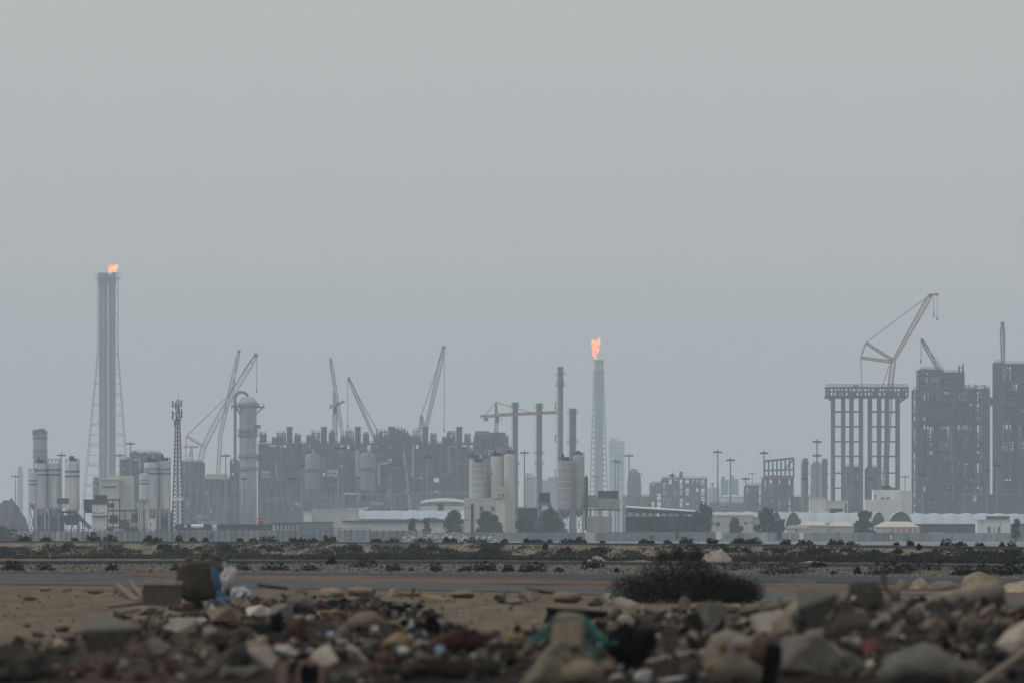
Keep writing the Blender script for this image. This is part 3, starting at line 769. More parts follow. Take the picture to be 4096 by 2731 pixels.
# small column in the hazy left
Y = 4200
x = wx(161, Y); u = K * Y
t = thing('process_column', 'stout grey column with crowded top platforms behind left silos', 'column', (x, Y, 0))
m = MB(); m.lathe(x, Y, [(0, 27 * u), (wz(1748, Y), 28 * u), (wz(1738, Y), 22 * u), (wz(1728, Y), 12 * u)], 18); m.build('shell', M_STEEL_L, t, smooth=True)
for yy in (1735, 1755, 1808, 1830): 
    m = MB(); m.ring(x, Y, wz(yy, Y), 25 * u, 6 * u, .7, 16); m.ring(x, Y, wz(yy, Y) + 1.4, 30.5 * u, .25, .2, 16); m.build('gallery', M_STEEL, t)
m = MB()
for px, tp in ((143, 1718), (155, 1716), (166, 1712), (170, 1716), (178, 1722)): m.tube((wx(px, Y), Y, wz(1740, Y)), (wx(px, Y), Y, wz(tp, Y)), 1.0 + (px % 3) * .3, None, 7)
m.build('vent_pipe', M_STEEL, t)
# ---------------------------------------------------------------- cranes
def crane(label, mt, boom, Y, w=14, mast=None, strut=(), pendants=(), hook=None, base=None, name='crawler_crane', bays=26, cw=None, t_=.34, group='cranes over the plant', tipw=.45):
    """boom: pixel polyline from foot to tip; mast: polyline from the ground up; all in the plane at distance Y."""
    u = K * Y
    bx = base if base is not None else boom[0][0]
    t = thing(name, label, 'crane', (wx(bx, Y), Y, 0), group)
    def lat(a, b, w0, w1, nb): 
        m = MB(); m.lattice(P(*a, Y), P(*b, Y), w0 * u, w1 * u, nb, t_, t_ * .55); return m
    for k, (a, b) in enumerate(zip(boom, boom[1:])):
        last = k == len(boom) - 2
        L_ = math.dist(a, b)
        mid = (a[0] + (b[0] - a[0]) * .82, a[1] + (b[1] - a[1]) * .82) if last else b
        m = lat(a, mid, w * (.55 if k == 0 and len(boom) == 2 else .9), w, max(4, int(L_ / w * (.82 if last else 1))))
        if last: m.lattice(P(*mid, Y), P(*b, Y), w * u, w * tipw * u, max(2, int(L_ * .18 / w)), t_, t_ * .55)
        m.build('boom' if not k else 'jib', mt, t)
    tip = boom[-1]
    m = MB(); m.rbox(P(tip[0], tip[1] + w * .35, Y), w * .8 * u, w * .5 * u, w * .7 * u); m.build('boom_head', M_STEEL_D, t)
    if mast:
        for a, b in zip(mast, mast[1:]): lat(a, b, w * .95, w * .95, max(4, int(math.dist(a, b) / w))).build('mast', mt, t)
    for a, b in strut: lat(a, b, w * .5, w * .4, max(4, int(math.dist(a, b) / w))).build('strut', mt, t)
    for a, b in pendants:
        m = MB(); m.tube(P(*a, Y), P(*b, Y), .16 * Y / 3900, None, 4); m.build('pendant_rope', M_STEEL_D, t)
    if hook:
        hx, hy0, hy1 = hook
        m = MB(); m.tube(P(hx, hy0, Y), P(hx, hy1, Y), .12 * Y / 3900, None, 4); m.build('hoist_rope', M_STEEL_D, t)
        m = MB(); m.rbox(P(hx, hy1 + 6, Y), 5 * u, 4 * u, 9 * u); m.tube(P(hx, hy1 + 13, Y), P(hx, hy1 + 6, Y), .3, None, 5); m.build('hook_block', M_STEEL_D, t)
    if cw:
        m = MB(); m.rbox((wx(cw, Y), Y, 1.6), 9, 5, 3.4); m.rbox((wx(cw, Y), Y, 5), 4, 3, 2); m.build('cab', mt, t)
        for d in (-3.2, 3.2):
            m = MB(); m.rbox((wx(cw, Y), Y + d, 0), 10, 1.3, 1.6); m.build('crawler_track', M_STEEL_D, t)
    return t
crane('red and white luffing crane, boom over the gooseneck column', M_RED, [(815, 1785), (868, 1680), (1024, 1420)], 4150, 20, mast=[(780, 2140), (795, 1870), (815, 1785)],
      strut=[((815, 1785), (745, 1743))], pendants=[((745, 1743), (905, 1590)), ((905, 1590), (1012, 1432)), ((745, 1743), (742, 1850))], hook=(1027, 1425, 1556), base=780, cw=780, group=None)
crane('steep pale red crane boom leaning just left of the gooseneck column', M_RED, [(882, 1738), (912, 1600), (956, 1405)], 4300, 14, mast=[(870, 2140), (873, 1895), (882, 1738)], pendants=[((950, 1425), (925, 1640))], base=870, cw=870)
crane('short red derrick mast tucked beside the telecom tower', M_RED, [(772, 2140), (766, 1790)], 4250, 12, strut=[((735, 1786), (792, 1786))], pendants=[((766, 1790), (745, 1850))], base=772, cw=772)
crane('red crane boom beside the red tower crane, tip capped dark', M_RED, [(1378, 1790), (1342, 1560), (1322, 1434)], 4050, 12, pendants=[((1321, 1440), (1336, 1560))], mast=[(1380, 2140), (1378, 1790)], base=1380, cw=1380)
crane('blue grey crane boom leaning left over the third bay', M_TEAL, [(1505, 1770), (1395, 1512)], 4050, 13, mast=[(1510, 2140), (1505, 1770)], pendants=[((1396, 1515), (1506, 1715))], strut=[((1507, 1760), (1508, 1715))], hook=(1391, 1515, 1700), base=1510, cw=1510)
crane('tall blue grey crane boom leaning right with a hanging hook', M_TEAL, [(1703, 1720), (1775, 1390)], 4050, 17, mast=[(1703, 2140), (1703, 1720)], strut=[((1700, 1715), (1685, 1660)), ((1680, 1720), (1685, 1660))], pendants=[((1685, 1660), (1774, 1395))], hook=(1777, 1392, 1712), base=1703, cw=1703, bays=30)
# tower crane with short rear jib (luffing), red
Y = 4000; u = K * Y
t = thing('tower_crane', 'red tower crane with short upturned counter jib between two stacks', 'tower crane', (wx(1341, Y), Y, 0), None)
m = MB(); m.lattice(P(1341, 2145, Y), P(1340, 1655, Y), 18 * u, 16 * u, 30, .5, .3); m.build('mast', M_RED, t)
m = MB(); m.lattice(P(1340, 1622, Y), P(1336, 1565, Y), 13 * u, 9 * u, 5, .5, .3); m.build('tower_head', M_RED, t)
m = MB(); m.hexa([P(1324, 1630, Y - 2), P(1362, 1622, Y - 2), P(1362, 1622, Y + 2), P(1324, 1630, Y + 2), P(1326, 1620, Y - 2), P(1362, 1610, Y - 2), P(1362, 1610, Y + 2), P(1326, 1620, Y + 2)])
m.hexa([P(1346, 1622, Y - 2), P(1380, 1607, Y - 2), P(1380, 1607, Y + 2), P(1346, 1622, Y + 2), P(1344, 1614, Y - 2), P(1376, 1598, Y - 2), P(1376, 1598, Y + 2), P(1344, 1614, Y + 2)]); m.build('counter_jib', M_RED, t)
m = MB(); m.rbox(P(1340, 1655, Y), 17 * u, 14 * u, 30 * u); m.build('slewing_unit', M_STEEL, t)
m = MB(); m.rbox(P(1322, 1632, Y), 5 * u, 5 * u, 16 * u); m.build('cab', M_STEEL_D, t)
# hammerhead tower crane crossing the stacks
Y = 3960; u = K * Y
t = thing('tower_crane', 'hammerhead tower crane, orange jib crossing behind slim stacks', 'tower crane', (wx(1985, Y), Y, 0), None)
m = MB(); m.lattice(P(1985, 2145, Y), P(1985, 1690, Y), 14 * u, 13 * u, 32, .45, .28); m.build('mast', M_RED, t)
m = MB(); m.lattice(P(1985, 1660, Y), P(1984, 1606, Y), 11 * u, 4 * u, 6, .45, .28); m.build('tower_head', M_RED, t)
m = MB(); m.lattice(P(1990, 1659, Y), P(2228, 1648, Y), 11 * u, 10 * u, 26, .32, .2, n=3); m.build('jib', mat('dull_orange_crane_paint', (.34, .15, .10), .2, .3, .6), t)
m = MB(); m.lattice(P(1980, 1662, Y), P(1922, 1664, Y), 8 * u, 8 * u, 6, .5, .3); m.build('counter_jib', M_RED, t)
m = MB(); m.rbox(P(1944, 1682, Y), 16 * u, 10 * u, 24 * u); m.rbox(P(1926, 1668, Y), 8 * u, 8 * u, 10 * u); m.build('counterweight', M_STEEL, t)
m = MB(); m.rbox(P(1988, 1690, Y), 16 * u, 12 * u, 28 * u); m.build('slewing_unit', M_STEEL_D, t)
for a, b in (((1985, 1607), (2055, 1630)), ((2055, 1630), (2140, 1651)), ((1985, 1607), (1940, 1660))):
    m = MB(); m.tube(P(*a, Y), P(*b, Y), .16, None, 4); m.build('pendant_rope', M_STEEL_D, t)
m = MB(); m.rbox(P(2004, 1678, Y), 5 * u, 4 * u, 7 * u); m.build('trolley', M_RED, t)
# giant ringer crane on the right
M_PINK = mat('faded_red_crane_paint', (.36, .17, .15), .2, .3, .6)
crane('giant red lattice crane with a fan of struts behind the tall frame', M_PINK, [(3575, 1441), (3722, 1182)], 3900, 19, mast=[(3528, 2140), (3562, 1535), (3573, 1445)],
      strut=[((3573, 1441), (3463, 1372)), ((3570, 1447), (3443, 1430))], pendants=[((3463, 1372), (3600, 1268)), ((3600, 1268), (3722, 1180)), ((3463, 1372), (3443, 1430)), ((3443, 1430), (3449, 1600)), ((3556, 1462), (3530, 1545))], hook=(3735, 1186, 1256), base=3528, cw=3528, t_=.5, group=None, tipw=.8)
t = [o for o in col.objects if o.name.startswith('crawler_crane') and o.type == 'EMPTY'][-1]
m = MB(); m.bar(P(3719, 1181, 3900), P(3748, 1178, 3900), 1.0); m.rbox(P(3747, 1184, 3900), 1.6, 1.2, 1.3); m.tube(P(3749, 1180, 3900), P(3749, 1270, 3900), .12, None, 4); m.rbox(P(3749, 1282, 3900), .9, .7, 1.4); m.build('fly_jib', M_PINK, t)
m = MB(); m.bar(P(3463, 1372, 3900), P(3443, 1430, 3900), .55); m.build('strut', M_TEAL, t)
crane('short dark blue grey crane boom on the stepped block roof', M_TEAL, [(3768, 1505), (3688, 1360)], 3662, 14, base=3772, mast=[(3775, 2140), (3768, 1505)], pendants=[((3690, 1362), (3766, 1468))], hook=(3684, 1362, 1440), cw=3775, t_=.4)
crane('upright tapering grey crane boom over the block cut by the edge', M_TEAL, [(4012, 1470), (4010, 1294)], 3680, 17, base=4012, mast=[(4012, 2140), (4012, 1470)], pendants=[((4010, 1300), (4018, 1450))], cw=4012, t_=.42, tipw=.35)
crane('thin red boom slanting across the middle bays of the train', M_RED, [(1648, 2140), (1630, 1930), (1612, 1790)], 3790, 6, base=1650, cw=1650, t_=.35)

# ---------------------------------------------------------------- exhaust stacks
stack(2061, 1608, 22, 4100, 'slim exhaust stack nearest the crane mast, gallery under its rim', M_STEEL, (1626, 1858, 1935))
stack(2157, 1612, 23, 4100, 'slim exhaust stack standing where the crane jib ends', M_STEEL, (1630, 1812, 1855))
stack(2242, 1466, 22, 3900, 'tallest rust streaked stack with swollen head above the silos', mat('rust_streaked_steel', (.14, .12, .125), .35, .12, .7, streak=True), (1498, 1542), wider=1540)
stack(2291, 1632, 27, 3950, 'shorter thick stack rising behind the grey pair of silos', M_STEEL, (1652, 1768))
t = [o for o in col.objects if o.name.startswith('exhaust_stack') and o.type == 'EMPTY'][2]
for yy in (1610, 1740, 1880):
    m = MB(); m.path([(wx(2229, 3900), 3897, wz(yy, 3900)), (wx(2221, 3900), 3897, wz(yy, 3900)), (wx(2221, 3900), 3897, wz(yy + 26, 3900)), (wx(2229, 3900), 3897, wz(yy + 26, 3900))], .25, 5); m.build('access_cage', M_STEEL, t)

# ---------------------------------------------------------------- right hand plant
# hazy column and stepped block right of the slim flare
Y = 5000; u = K * Y; x = wx(2537, Y)
t = thing('process_column', 'round topped hazy column left of the stepped plant block', 'column', (x, Y, 0))
m = MB(); m.lathe(x, Y, [(0, 29 * u), (wz(1925, Y), 28 * u), (wz(1895, Y), 24 * u), (wz(1882, Y), 14 * u)], 16); m.build('shell', M_STEEL, t, smooth=True)
m = MB(); m.path([(wx(2516, Y), Y - 1, wz(1960, Y)), (wx(2516, Y), Y - 1, wz(1890, Y)), (wx(2530, Y), Y - 1, wz(1876, Y)), (wx(2545, Y), Y - 1, wz(1878, Y)), (wx(2550, Y), Y - 1, wz(1900, Y))], 4 * u, 7); m.build('overhead_pipe', M_STEEL, t)
m = MB(); m.box(wx(2556, Y), wx(2570, Y), Y - 3, Y + 3, wz(1898, Y), wz(1894, Y)); m.build('side_platform', M_STEEL, t); m = MB(); m.ring(x, Y, wz(1950, Y), 28 * u, 4 * u, .6, 14); m.build('gallery', M_STEEL, t)
YM = 4500
for px0, px1, tp, nf, nc, sd_, lab in ((2495, 2604, 1985, 4, 5, 71, 'low ragged plant block at the foot of the hazy column'), (2604, 2650, 1932, 6, 2, 72, 'lowest step of the stepped plant block'),
                                       (2651, 2737, 1912, 6, 4, 73, 'middle step of the stepped plant block with a thin vent'), (2738, 2826, 1914, 7, 4, 74, 'dense tall end of the stepped plant block, railing on top'),
                                       (2985, 3054, 1942, 5, 4, 75, 'squat dark block left of the red banded frame'), (3056, 3172, 1914, 6, 6, 76, 'dense block under the red banded open frame'),
                                       (3172, 3242, 1988, 3, 4, 77, 'low dark block right of the red banded frame'), (2845, 2985, 2012, 2, 7, 78, 'very low dark pipework in front of the white tank')):
    t = module(px0, px1, tp, YM if px0 < 2980 else 4000, 30, nf, nc, 'process_module', lab, 'process plant', sd_, .88, edge=tp < 1945)
    if sd_ == 73:
        m = MB(); m.tube(P(2724, 1912, YM + 3), P(2724, 1886, YM + 3), .9, None, 8); m.bar(P(2719, 1887, YM + 3), P(2730, 1887, YM + 3), .8); m.build('vent_pipe', M_STEEL_D, t)
    if sd_ == 76:
        for px, py in ((3070, 1985), (3090, 2003)):
            m = MB(); m.rbox(P(px, py, 3998), 16 * K * 4000, 1, 5 * K * 4000, 0); m.build('tarpaulin', M_ORANGE, t)
Y = 4000; u = K * Y
t = thing('open_steelwork', 'open steel frame with a red band standing on the plant block', 'steel frame', (wx(3115, Y), Y, wz(1914, Y)))
m = MB()
for i in range(8):
    px = 3058 + i * 16.6; tp = 1842 - i * 1.6
    for d in (0, 12): m.bar(P(px, 1914, Y + d), P(px, tp, Y + d), .75)
for d in (0, 12):
    m.bar(P(3056, 1843, Y + d), P(3176, 1831, Y + d), .9); m.bar(P(3056, 1880, Y + d), P(3176, 1877, Y + d), .7)
    m.bar(P(3140, 1877, Y + d), P(3172, 1835, Y + d), .6)
m.build('frame', M_STEEL_D, t)
m = MB(); m.box(wx(3056, Y), wx(3174, Y), Y + 2, Y + 10, wz(1914, Y), wz(1900, Y)); m.build('deck', M_STEEL, t)
m = MB(); m.hexa([P(3034, 1911, Y - 1.5), P(3176, 1916, Y - 1.5), P(3176, 1916, Y - .6), P(3034, 1911, Y - .6), P(3036, 1908, Y - 1.5), P(3176, 1904, Y - 1.5), P(3176, 1904, Y - .6), P(3036, 1908, Y - .6)]); m.build('safety_net', mat('red_net', (.26, .065, .06), .2, .4, .8), t)
# towers by the double mast
for px0, px1, tp, yy, mt, lab in ((3209, 3234, 1831, 3950, M_STEEL, 'narrow dark tower just left of the double headed mast'), (3246, 3284, 1844, 5600, M_STEEL, 'hazy pale column with side pipe behind the double headed mast'), (3288, 3311, 1833, 4100, M_STEEL, 'narrow dark tower at the left foot of the tall frame')):
    x = wx((px0 + px1) / 2, yy); r = (px1 - px0) / 2 * K * yy; zt = wz(tp, yy)
    t = thing('process_tower', lab, 'tower', (x, yy, 0))
    m = MB(); m.lathe(x, yy, [(0, r * .95), (zt * .55, r * .9), (zt - 5, r * .9), (zt - 2, r * .95), (zt, r * .7)], 14); m.build('shell', mt, t)
    for f in (.45, .62, .8, .93):
        m = MB(); m.ring(x, yy, zt * f, r * .85, r * .45, .5, 12); m.ring(x, yy, zt * f + 1.3, r * 1.26, .2, .2, 12); m.build('gallery', M_STEEL_D, t)
    m = MB(); m.path([(x - r * 1.1, yy - 1, 1), (x - r * 1.1, yy - 1, zt * .92), (x - r * .4, yy, zt)], .5, 6); m.build('pipe', M_STEEL_L, t)
# tall frame with platform
Y = 3700; u = K * Y
t = thing('tall_frame', 'tall open concrete frame of slim columns carrying a long truss platform', 'steel frame', (wx(3465, Y), Y, 0))
cpx = [3334, 3375, 3408, 3446, 3482, 3519, 3550, 3593]
M_FRM = mat('frame_concrete', (.105, .11, .12), .2, .2, .8)
for px in cpx:
    for d in (0, 16):
        m = MB(); xx = wx(px, Y); m.bar((xx, Y + d, 0), (xx, Y + d, wz(1590, Y)), 13 * u * (1 if not d else .8), 1.6); m.build('leg', M_FRM, t)
for a, b in ((0, 1), (1, 2), (2, 3), (4, 5), (5, 6), (6, 7)):
    for yy in (1645, 1704, 1764, 1823, 1890, 1950):
        xa, xb = wx(cpx[a], Y), wx(cpx[b], Y)
        for d in (0, 16): m = MB(); m.box(xa + .6, xb - .6, Y + d - .5, Y + d + .5, wz(yy + 2.5, Y), wz(yy - 2.5, Y)); m.build('cross_beam', M_FRM, t)
for px in cpx:
    for yy in (1645, 1704, 1764, 1823, 1890): m = MB(); m.box(wx(px, Y) - .5, wx(px, Y) + .5, Y + .7, Y + 15.3, wz(yy + 2, Y), wz(yy - 2, Y)); m.build('cross_beam', M_FRM, t)
m = MB(); m.box(wx(3304, Y), wx(3632, Y), Y - 4, Y + 20, wz(1590, Y), wz(1580, Y)); m.box(wx(3304, Y), wx(3632, Y), Y - 4, Y + 20, wz(1551, Y), wz(1546, Y)); m.build('platform_deck', M_STEEL, t)
m = MB(); nb = 22
for d in (-4, 20):
    for i in range(nb + 1):
        px = 3304 + 328 * i / nb; m.bar(P(px, 1581, Y + d), P(px, 1548, Y + d), .7)
        if i < nb: 
            p2 = 3304 + 328 * (i + 1) / nb
            if i % 3 != 1: m.bar(P(px, 1581 if i % 2 else 1550, Y + d), P(p2, 1550 if i % 2 else 1581, Y + d), .4)
    m.bar(P(3304, 1566, Y + d), P(3632, 1566, Y + d), .6)
for i in (0, 7, 15, nb): px = 3304 + 328 * i / nb; m.bar(P(px, 1580, Y - 4), P(px, 1580, Y + 20), .6); m.bar(P(px, 1550, Y - 4), P(px, 1550, Y + 20), .6)
m.build('truss', M_STEEL, t)
m = MB(); rg = random.Random(5)
for i in range(26):
    px = rg.uniform(3310, 3622); 
    if not 3420 < px < 3430: m.rbox(P(px, 1580, Y + rg.uniform(0, 14)), rg.uniform(3, 9) * u, 3, rg.uniform(8, 28) * u)
m.build('equipment_box', M_STEEL, t)
m = MB()
for d in (-4, 20):
    for yy in (1541, 1536): m.bar(P(3304, yy, Y + d), P(3632, yy, Y + d), .16)
    for i in range(41): m.bar(P(3304 + 8.2 * i, 1546, Y + d), P(3304 + 8.2 * i, 1535, Y + d), .16)
m.build('railing', M_STEEL, t)
for sx_, ex in ((3334, 3312), (3593, 3624)):
    m = MB(); m.bar(P(sx_, 1610, Y), P(ex, 1588, Y), .9); m.bar(P(sx_, 1610, Y + 16), P(ex, 1588, Y + 16), .9); m.build('brace', M_FRM, t)
m = MB(); m.rbox(P(3424, 1546, Y - 1), 20 * u, 3, 7 * u); m.build('tarpaulin', mat('red_net', (.45, .06, .05)), t)
m = MB()
for px in (3329, 3588): 
    for i in range(7): m.rbox(P(px, 1650 + i * 55, Y - 1.5), 5 * u, 2, 10 * u)
m.build('junction_box', M_STEEL_D, t)
module(3376, 3440, 1868, 3780, 24, 5, 4, 'process_module', 'dim block seen between the left columns of the tall frame', 'process plant', 81, .8)
module(3470, 3522, 1872, 3790, 24, 5, 3, 'process_module', 'dim block seen between the middle columns of the tall frame', 'process plant', 82, .8)
# big scaffold clad blocks
t = module(3684, 3944, 1556, 3600, 46, 12, 11, 'process_block', 'huge scaffolded plant block with a stepped upper tier', 'plant structure', 91, .84, edge=True)
t2 = module(3681, 3772, 1478, 3606, 30, 3, 4, 'upper_tier', 'open railed tier on the left shoulder of the huge block', 'plant structure', 92, .55, z0=wz(1556, 3606), dense=False)
module(3773, 3856, 1490, 3606, 30, 3, 3, 'upper_tier', 'lower open tier beside the short crane boom on the huge block', 'plant structure', 93, .6, z0=wz(1556, 3606), dense=False)
rg = random.Random(31); tt = t; m = MB()
for i in range(34):
    px = rg.uniform(3688, 3940); y0_, h_ = 1556, rg.uniform(4, 22)
    m.bar(P(px, y0_, 3602), P(px, y0_ - h_, 3602), .3); m.bar(P(px - rg.uniform(4, 14), y0_ - h_ * .8, 3602), P(px + rg.uniform(4, 14), y0_ - h_ * .8, 3602), .25)
for i in range(26):
    py = rg.uniform(1565, 2020); w_ = rg.uniform(5, 13); m.bar(P(3942, py, 3602), P(3944 + w_, py, 3602), .45); m.bar(P(3944 + w_, py, 3602), P(3944 + w_, py - 7, 3602), .25); m.bar(P(3944 + w_, py, 3602), P(3940, py + 10, 3602), .25)
m.bar(P(3688, 1557, 3602), P(3944, 1557, 3602), .5); m.bar(P(3943, 1557, 3602), P(3943, 2040, 3602), .5)
m.build('scaffold_frame', M_FRAME, tt)
Yb = 3596; t = thing('scaffold_tower', 'pair of thin uprights rising off the huge block roof', 'scaffold', (wx(3846, Yb), Yb, wz(1556, Yb)))
m = MB(); m.lattice(P(3836, 1556, Yb), P(3836, 1462, Yb), 3 * K * Yb, 3 * K * Yb, 9, .35); m.lattice(P(3852, 1556, Yb), P(3852, 1455, Yb), 3 * K * Yb, 3 * K * Yb, 9, .35)
for yy in (1470, 1490, 1510, 1530): m.bar(P(3834, yy, Yb), P(3854, yy, Yb), .4)
m.bar(P(3826, 1556, Yb), P(3836, 1500, Yb), .4); m.build('frame', M_STEEL, t)
for px0, px1, tp, sd_, lab in ((3653, 3686, 1560, 94, 'lattice stair tower on the left flank of the huge block'), (3940, 3957, 1555, 95, 'thin scaffold tower on the right flank of the huge block'), (3978, 4006, 1452, 96, 'stair tower on the left flank of the block cut by the edge')):
    module(px0, px1, tp, 3592, 10, 16, 2, 'stair_tower', lab, 'stair tower', sd_, .42, dense=False, rows=2)
module(4007, 4190, 1456, 3620, 46, 12, 6, 'process_block', 'huge scaffolded plant block cut off by the picture edge', 'plant structure', 97, .84, edge=True)
Yb = 3598
t = thing('pipe_bridge', 'sloped pipe bridge joining the two huge plant blocks', 'pipe bridge', (wx(3968, Yb), Yb, wz(1610, Yb)))
m = MB(); m.path([P(3944, 1593, Yb + 6), P(3962, 1597, Yb + 6), P(3978, 1612, Yb + 6), P(3990, 1614, Yb + 6)], 1.1, 7); m.build('pipe', M_STEEL, t)
m = MB(); m.lattice(P(3944, 1606, Yb + 6), P(3990, 1622, Yb + 6), 1.6, 1.6, 6, .3); m.build('lattice', M_STEEL, t)
m = MB(); m.box(wx(3862, 3560), wx(4140, 3560), 3560, 3590, 0, wz(1978, 3560))
t = thing('equipment_shelter', 'low grey shed wall at the foot of the two huge blocks', 'shed', (wx(3990, 3560), 3560, 0)); m.build('wall', M_STEEL, t)
m = MB(); m.box(wx(3858, 3560), wx(4144, 3560), 3558, 3592, wz(1978, 3560), wz(1974, 3560)); m.build('roof', M_STEEL_L, t)
m = MB(); m.box(wx(3892, 3560), wx(3906, 3560), 3559, 3559.9, wz(2004, 3560), wz(1978, 3560) - .1); m.build('door', M_WHITE, t)
# white tank
Y = 5200; u = K * Y
t = thing('storage_tank', 'broad white flat storage tank right of the stepped plant block', 'tank', (wx(2925, Y), Y, 0))
m = MB(); m.lathe(wx(2925, Y), Y + 14, [(0, 56 * u), (wz(1985, Y), 56 * u), (wz(1978, Y), 20 * u)], 28); m.build('shell', M_OFFW, t)
m = MB(); m.ring(wx(2925, Y), Y + 14, wz(1988, Y), 56 * u, .3, .5, 28); m.ring(wx(2925, Y), Y + 14, wz(1984, Y), 56 * u, .15, .2, 28); m.build('railing', M_STEEL_L, t)
t = thing('storage_tank', 'pale boxy tank between stepped block and broad white tank', 'tank', (wx(2853, Y), Y, 0))
m = MB(); m.lathe(wx(2853, Y), Y, [(0, 25 * u), (wz(1950, Y), 25 * u), (wz(1946, Y), 10 * u)], 20); m.build('shell', M_CLAD, t)
m = MB(); m.bar(P(2850, 1948, Y), P(2850, 1930, Y), .8); m.bar(P(2843, 1932, Y), P(2857, 1932, Y), .8); m.build('vent_pipe', M_STEEL, t)

# ---------------------------------------------------------------- light masts
for a in ((62, 1898, 4200, 'light mast far at left, over the gravel stockpile'), (245, 1812, 3300, 'light mast between the left striped silo groups'), (480, 1813, 3600, 'light mast in front of the twin flare stack foot'),
          (522, 1766, 3400, 'tallest light mast on the right of the twin flare'), (903, 1814, 3300, 'light mast left of the big gooseneck column'), (976, 1905, 3000, 'headless slim mast in front of the big column', ),
          (1210, 1850, 3000, 'slim pale mast before the second compressor bay'), (1163, 1905, 2900, 'left one of two slim pale masts before the first bay'), (1175, 1905, 2900, 'right one of two slim pale masts before the first bay'),
          (1355, 1783, 2850, 'dark slim mast standing close beside a pale one, mid train'), (1370, 1783, 3000, 'pale slim mast standing close beside a dark one, mid train'), (1430, 1900, 3100, 'short pale mast right of the close pair, mid train'), (1565, 1848, 3000, 'pale mast in front of the domed scaffold'),
          (1709, 1818, 3000, 'pale mast with wide head beneath the tall blue grey boom'), (2098, 1802, 3200, 'light mast between the two slim exhaust stacks'), (2111, 1890, 4600, 'short light mast, left one of two close by a slim stack'),
          (2126, 1908, 4600, 'short light mast, right one of two close by a slim stack'), (2461, 1836, 3900, 'light mast, left one of the pair before the hazy tower block'), (2473, 1841, 4000, 'light mast, right one of the pair before the hazy tower block'),
          (2516, 1814, 3400, 'light mast before the round topped hazy column'), (2383, 1902, 5000, 'small light mast at the foot of the slim flare'), (2689, 1892, 3000, 'light mast before the stepped plant block'), (2660, 1915, 3400, 'dim light mast behind its brighter neighbour at the stepped block'),
          (2871, 1799, 3200, 'tall light mast left of its shorter neighbour, over the white tank'), (2922, 1831, 3200, 'light mast just right of a taller one, over the white tank'), (2983, 1906, 3300, 'short light mast left of the red banded frame'),
          (3009, 1888, 4800, 'small hazy light mast between short mast and red banded frame'), (3056, 1802, 3000, 'light mast on the left edge of the red banded frame'), (3216, 1905, 2900, 'pale slim mast before the narrow dark tower'),
          (3620, 1900, 4300, 'stubby hazy mast with two crossheads beside the tall frame'), (3485, 1905, 2950, 'pale slim mast crossing the tall frame legs'), (3692, 1890, 2700, 'pale slim mast at the left foot of the huge block'),
          (3949, 1870, 2700, 'left one of two pale masts by the gap between huge blocks'), (3988, 1850, 2650, 'right one of two pale masts by the gap between huge blocks')):
    light_mast(*a, hw=.55 if a[1] > 1840 and a[2] < 3120 else 1.0)
light_mast(3268, 1757, 2900, 'double headed tall mast left of the tall frame', True)
# ================================================================== batching plants, sheds, tents and houses on the near edge of the plain
def sub_box(t, name, mt, x0, x1, y0, y1, z0, z1):
    m = MB(); m.box(x0, x1, y0, y1, z0, z1); return m.build(name, mt, t)
def win(t, px0, px1, py0, py1, Y, mt=None):
    f = sub_box(t, 'window', mt or M_DARK, wx(px0, Y), wx(px1, Y), Y - .06, Y - .02, wz(py1, Y), wz(py0, Y))
    m = MB(); a, b, c, d = wx(px0, Y), wx(px1, Y), wz(py1, Y), wz(py0, Y)
    m.bar((a, Y - .09, c), (b, Y - .09, c), .07); m.bar((a, Y - .09, d), (b, Y - .09, d), .07); m.bar((a, Y - .09, c), (a, Y - .09, d), .07); m.bar((b, Y - .09, c), (b, Y - .09, d), .07); m.bar(((a + b) / 2, Y - .09, c), ((a + b) / 2, Y - .09, d), .06)
    o = m.build('window_frame', M_OFFW, t)
    o.parent = f
    return f

M_SILO = mat('stained_white_silo', (.47, .475, .48), .28, .5, .6, streak=True, c2=(.52, .535, .55))
M_SILOG = mat('grey_galvanised_silo', (.27, .285, .30), .16, .35, .55, streak=True)
M_SILOW = mat('white_silo_warm', (.48, .465, .445), .16, .3, .6, streak=True)
YL = 2350
SG = 'silos of the left batching plant'
silo(112, 150, 1886, 2012, YL - 6, 'striped_silo', 'shortest white silo with two blue bands, far left', M_SILO, ((1921, 6), (1936, 6)), SG, None, seams=3)
silo(140, 187, 1852, 2032, YL, 'striped_silo', 'white blue banded silo with dark filter hood, left of the joined pair', M_SILO, ((1880, 9), (1898, 8)), SG, 'box', seams=4)
silo(188, 243, 1848, 2030, YL + 1, 'striped_silo', 'white blue banded silo, right of the joined pair, thin vent on top', M_SILO, ((1879, 9), (1897, 8)), SG, None, seams=4)
silo(260, 319, 1848, 2035, YL, 'striped_silo', 'lone white silo with two blue bands and a dark funnel on top', M_SILO, ((1884, 9), (1904, 9)), SG, 'filter', seams=5)
silo(556, 596, 1893, 1995, YL - 6, 'striped_silo', 'short white blue banded silo left of the twin silos by the telecom tower', M_SILO, ((1919, 6), (1933, 6)), SG, None, seams=3)
silo(578, 632, 1848, 2032, YL, 'striped_silo', 'white blue banded silo with jumbled dark gear on top, by the telecom tower', M_SILO, ((1875, 9), (1893, 8)), SG, 'box', seams=5)
silo(633, 683, 1843, 2032, YL + 1, 'striped_silo', 'white blue banded silo touching the telecom tower', M_SILO, ((1875, 9), (1893, 8)), SG, 'box', seams=5)
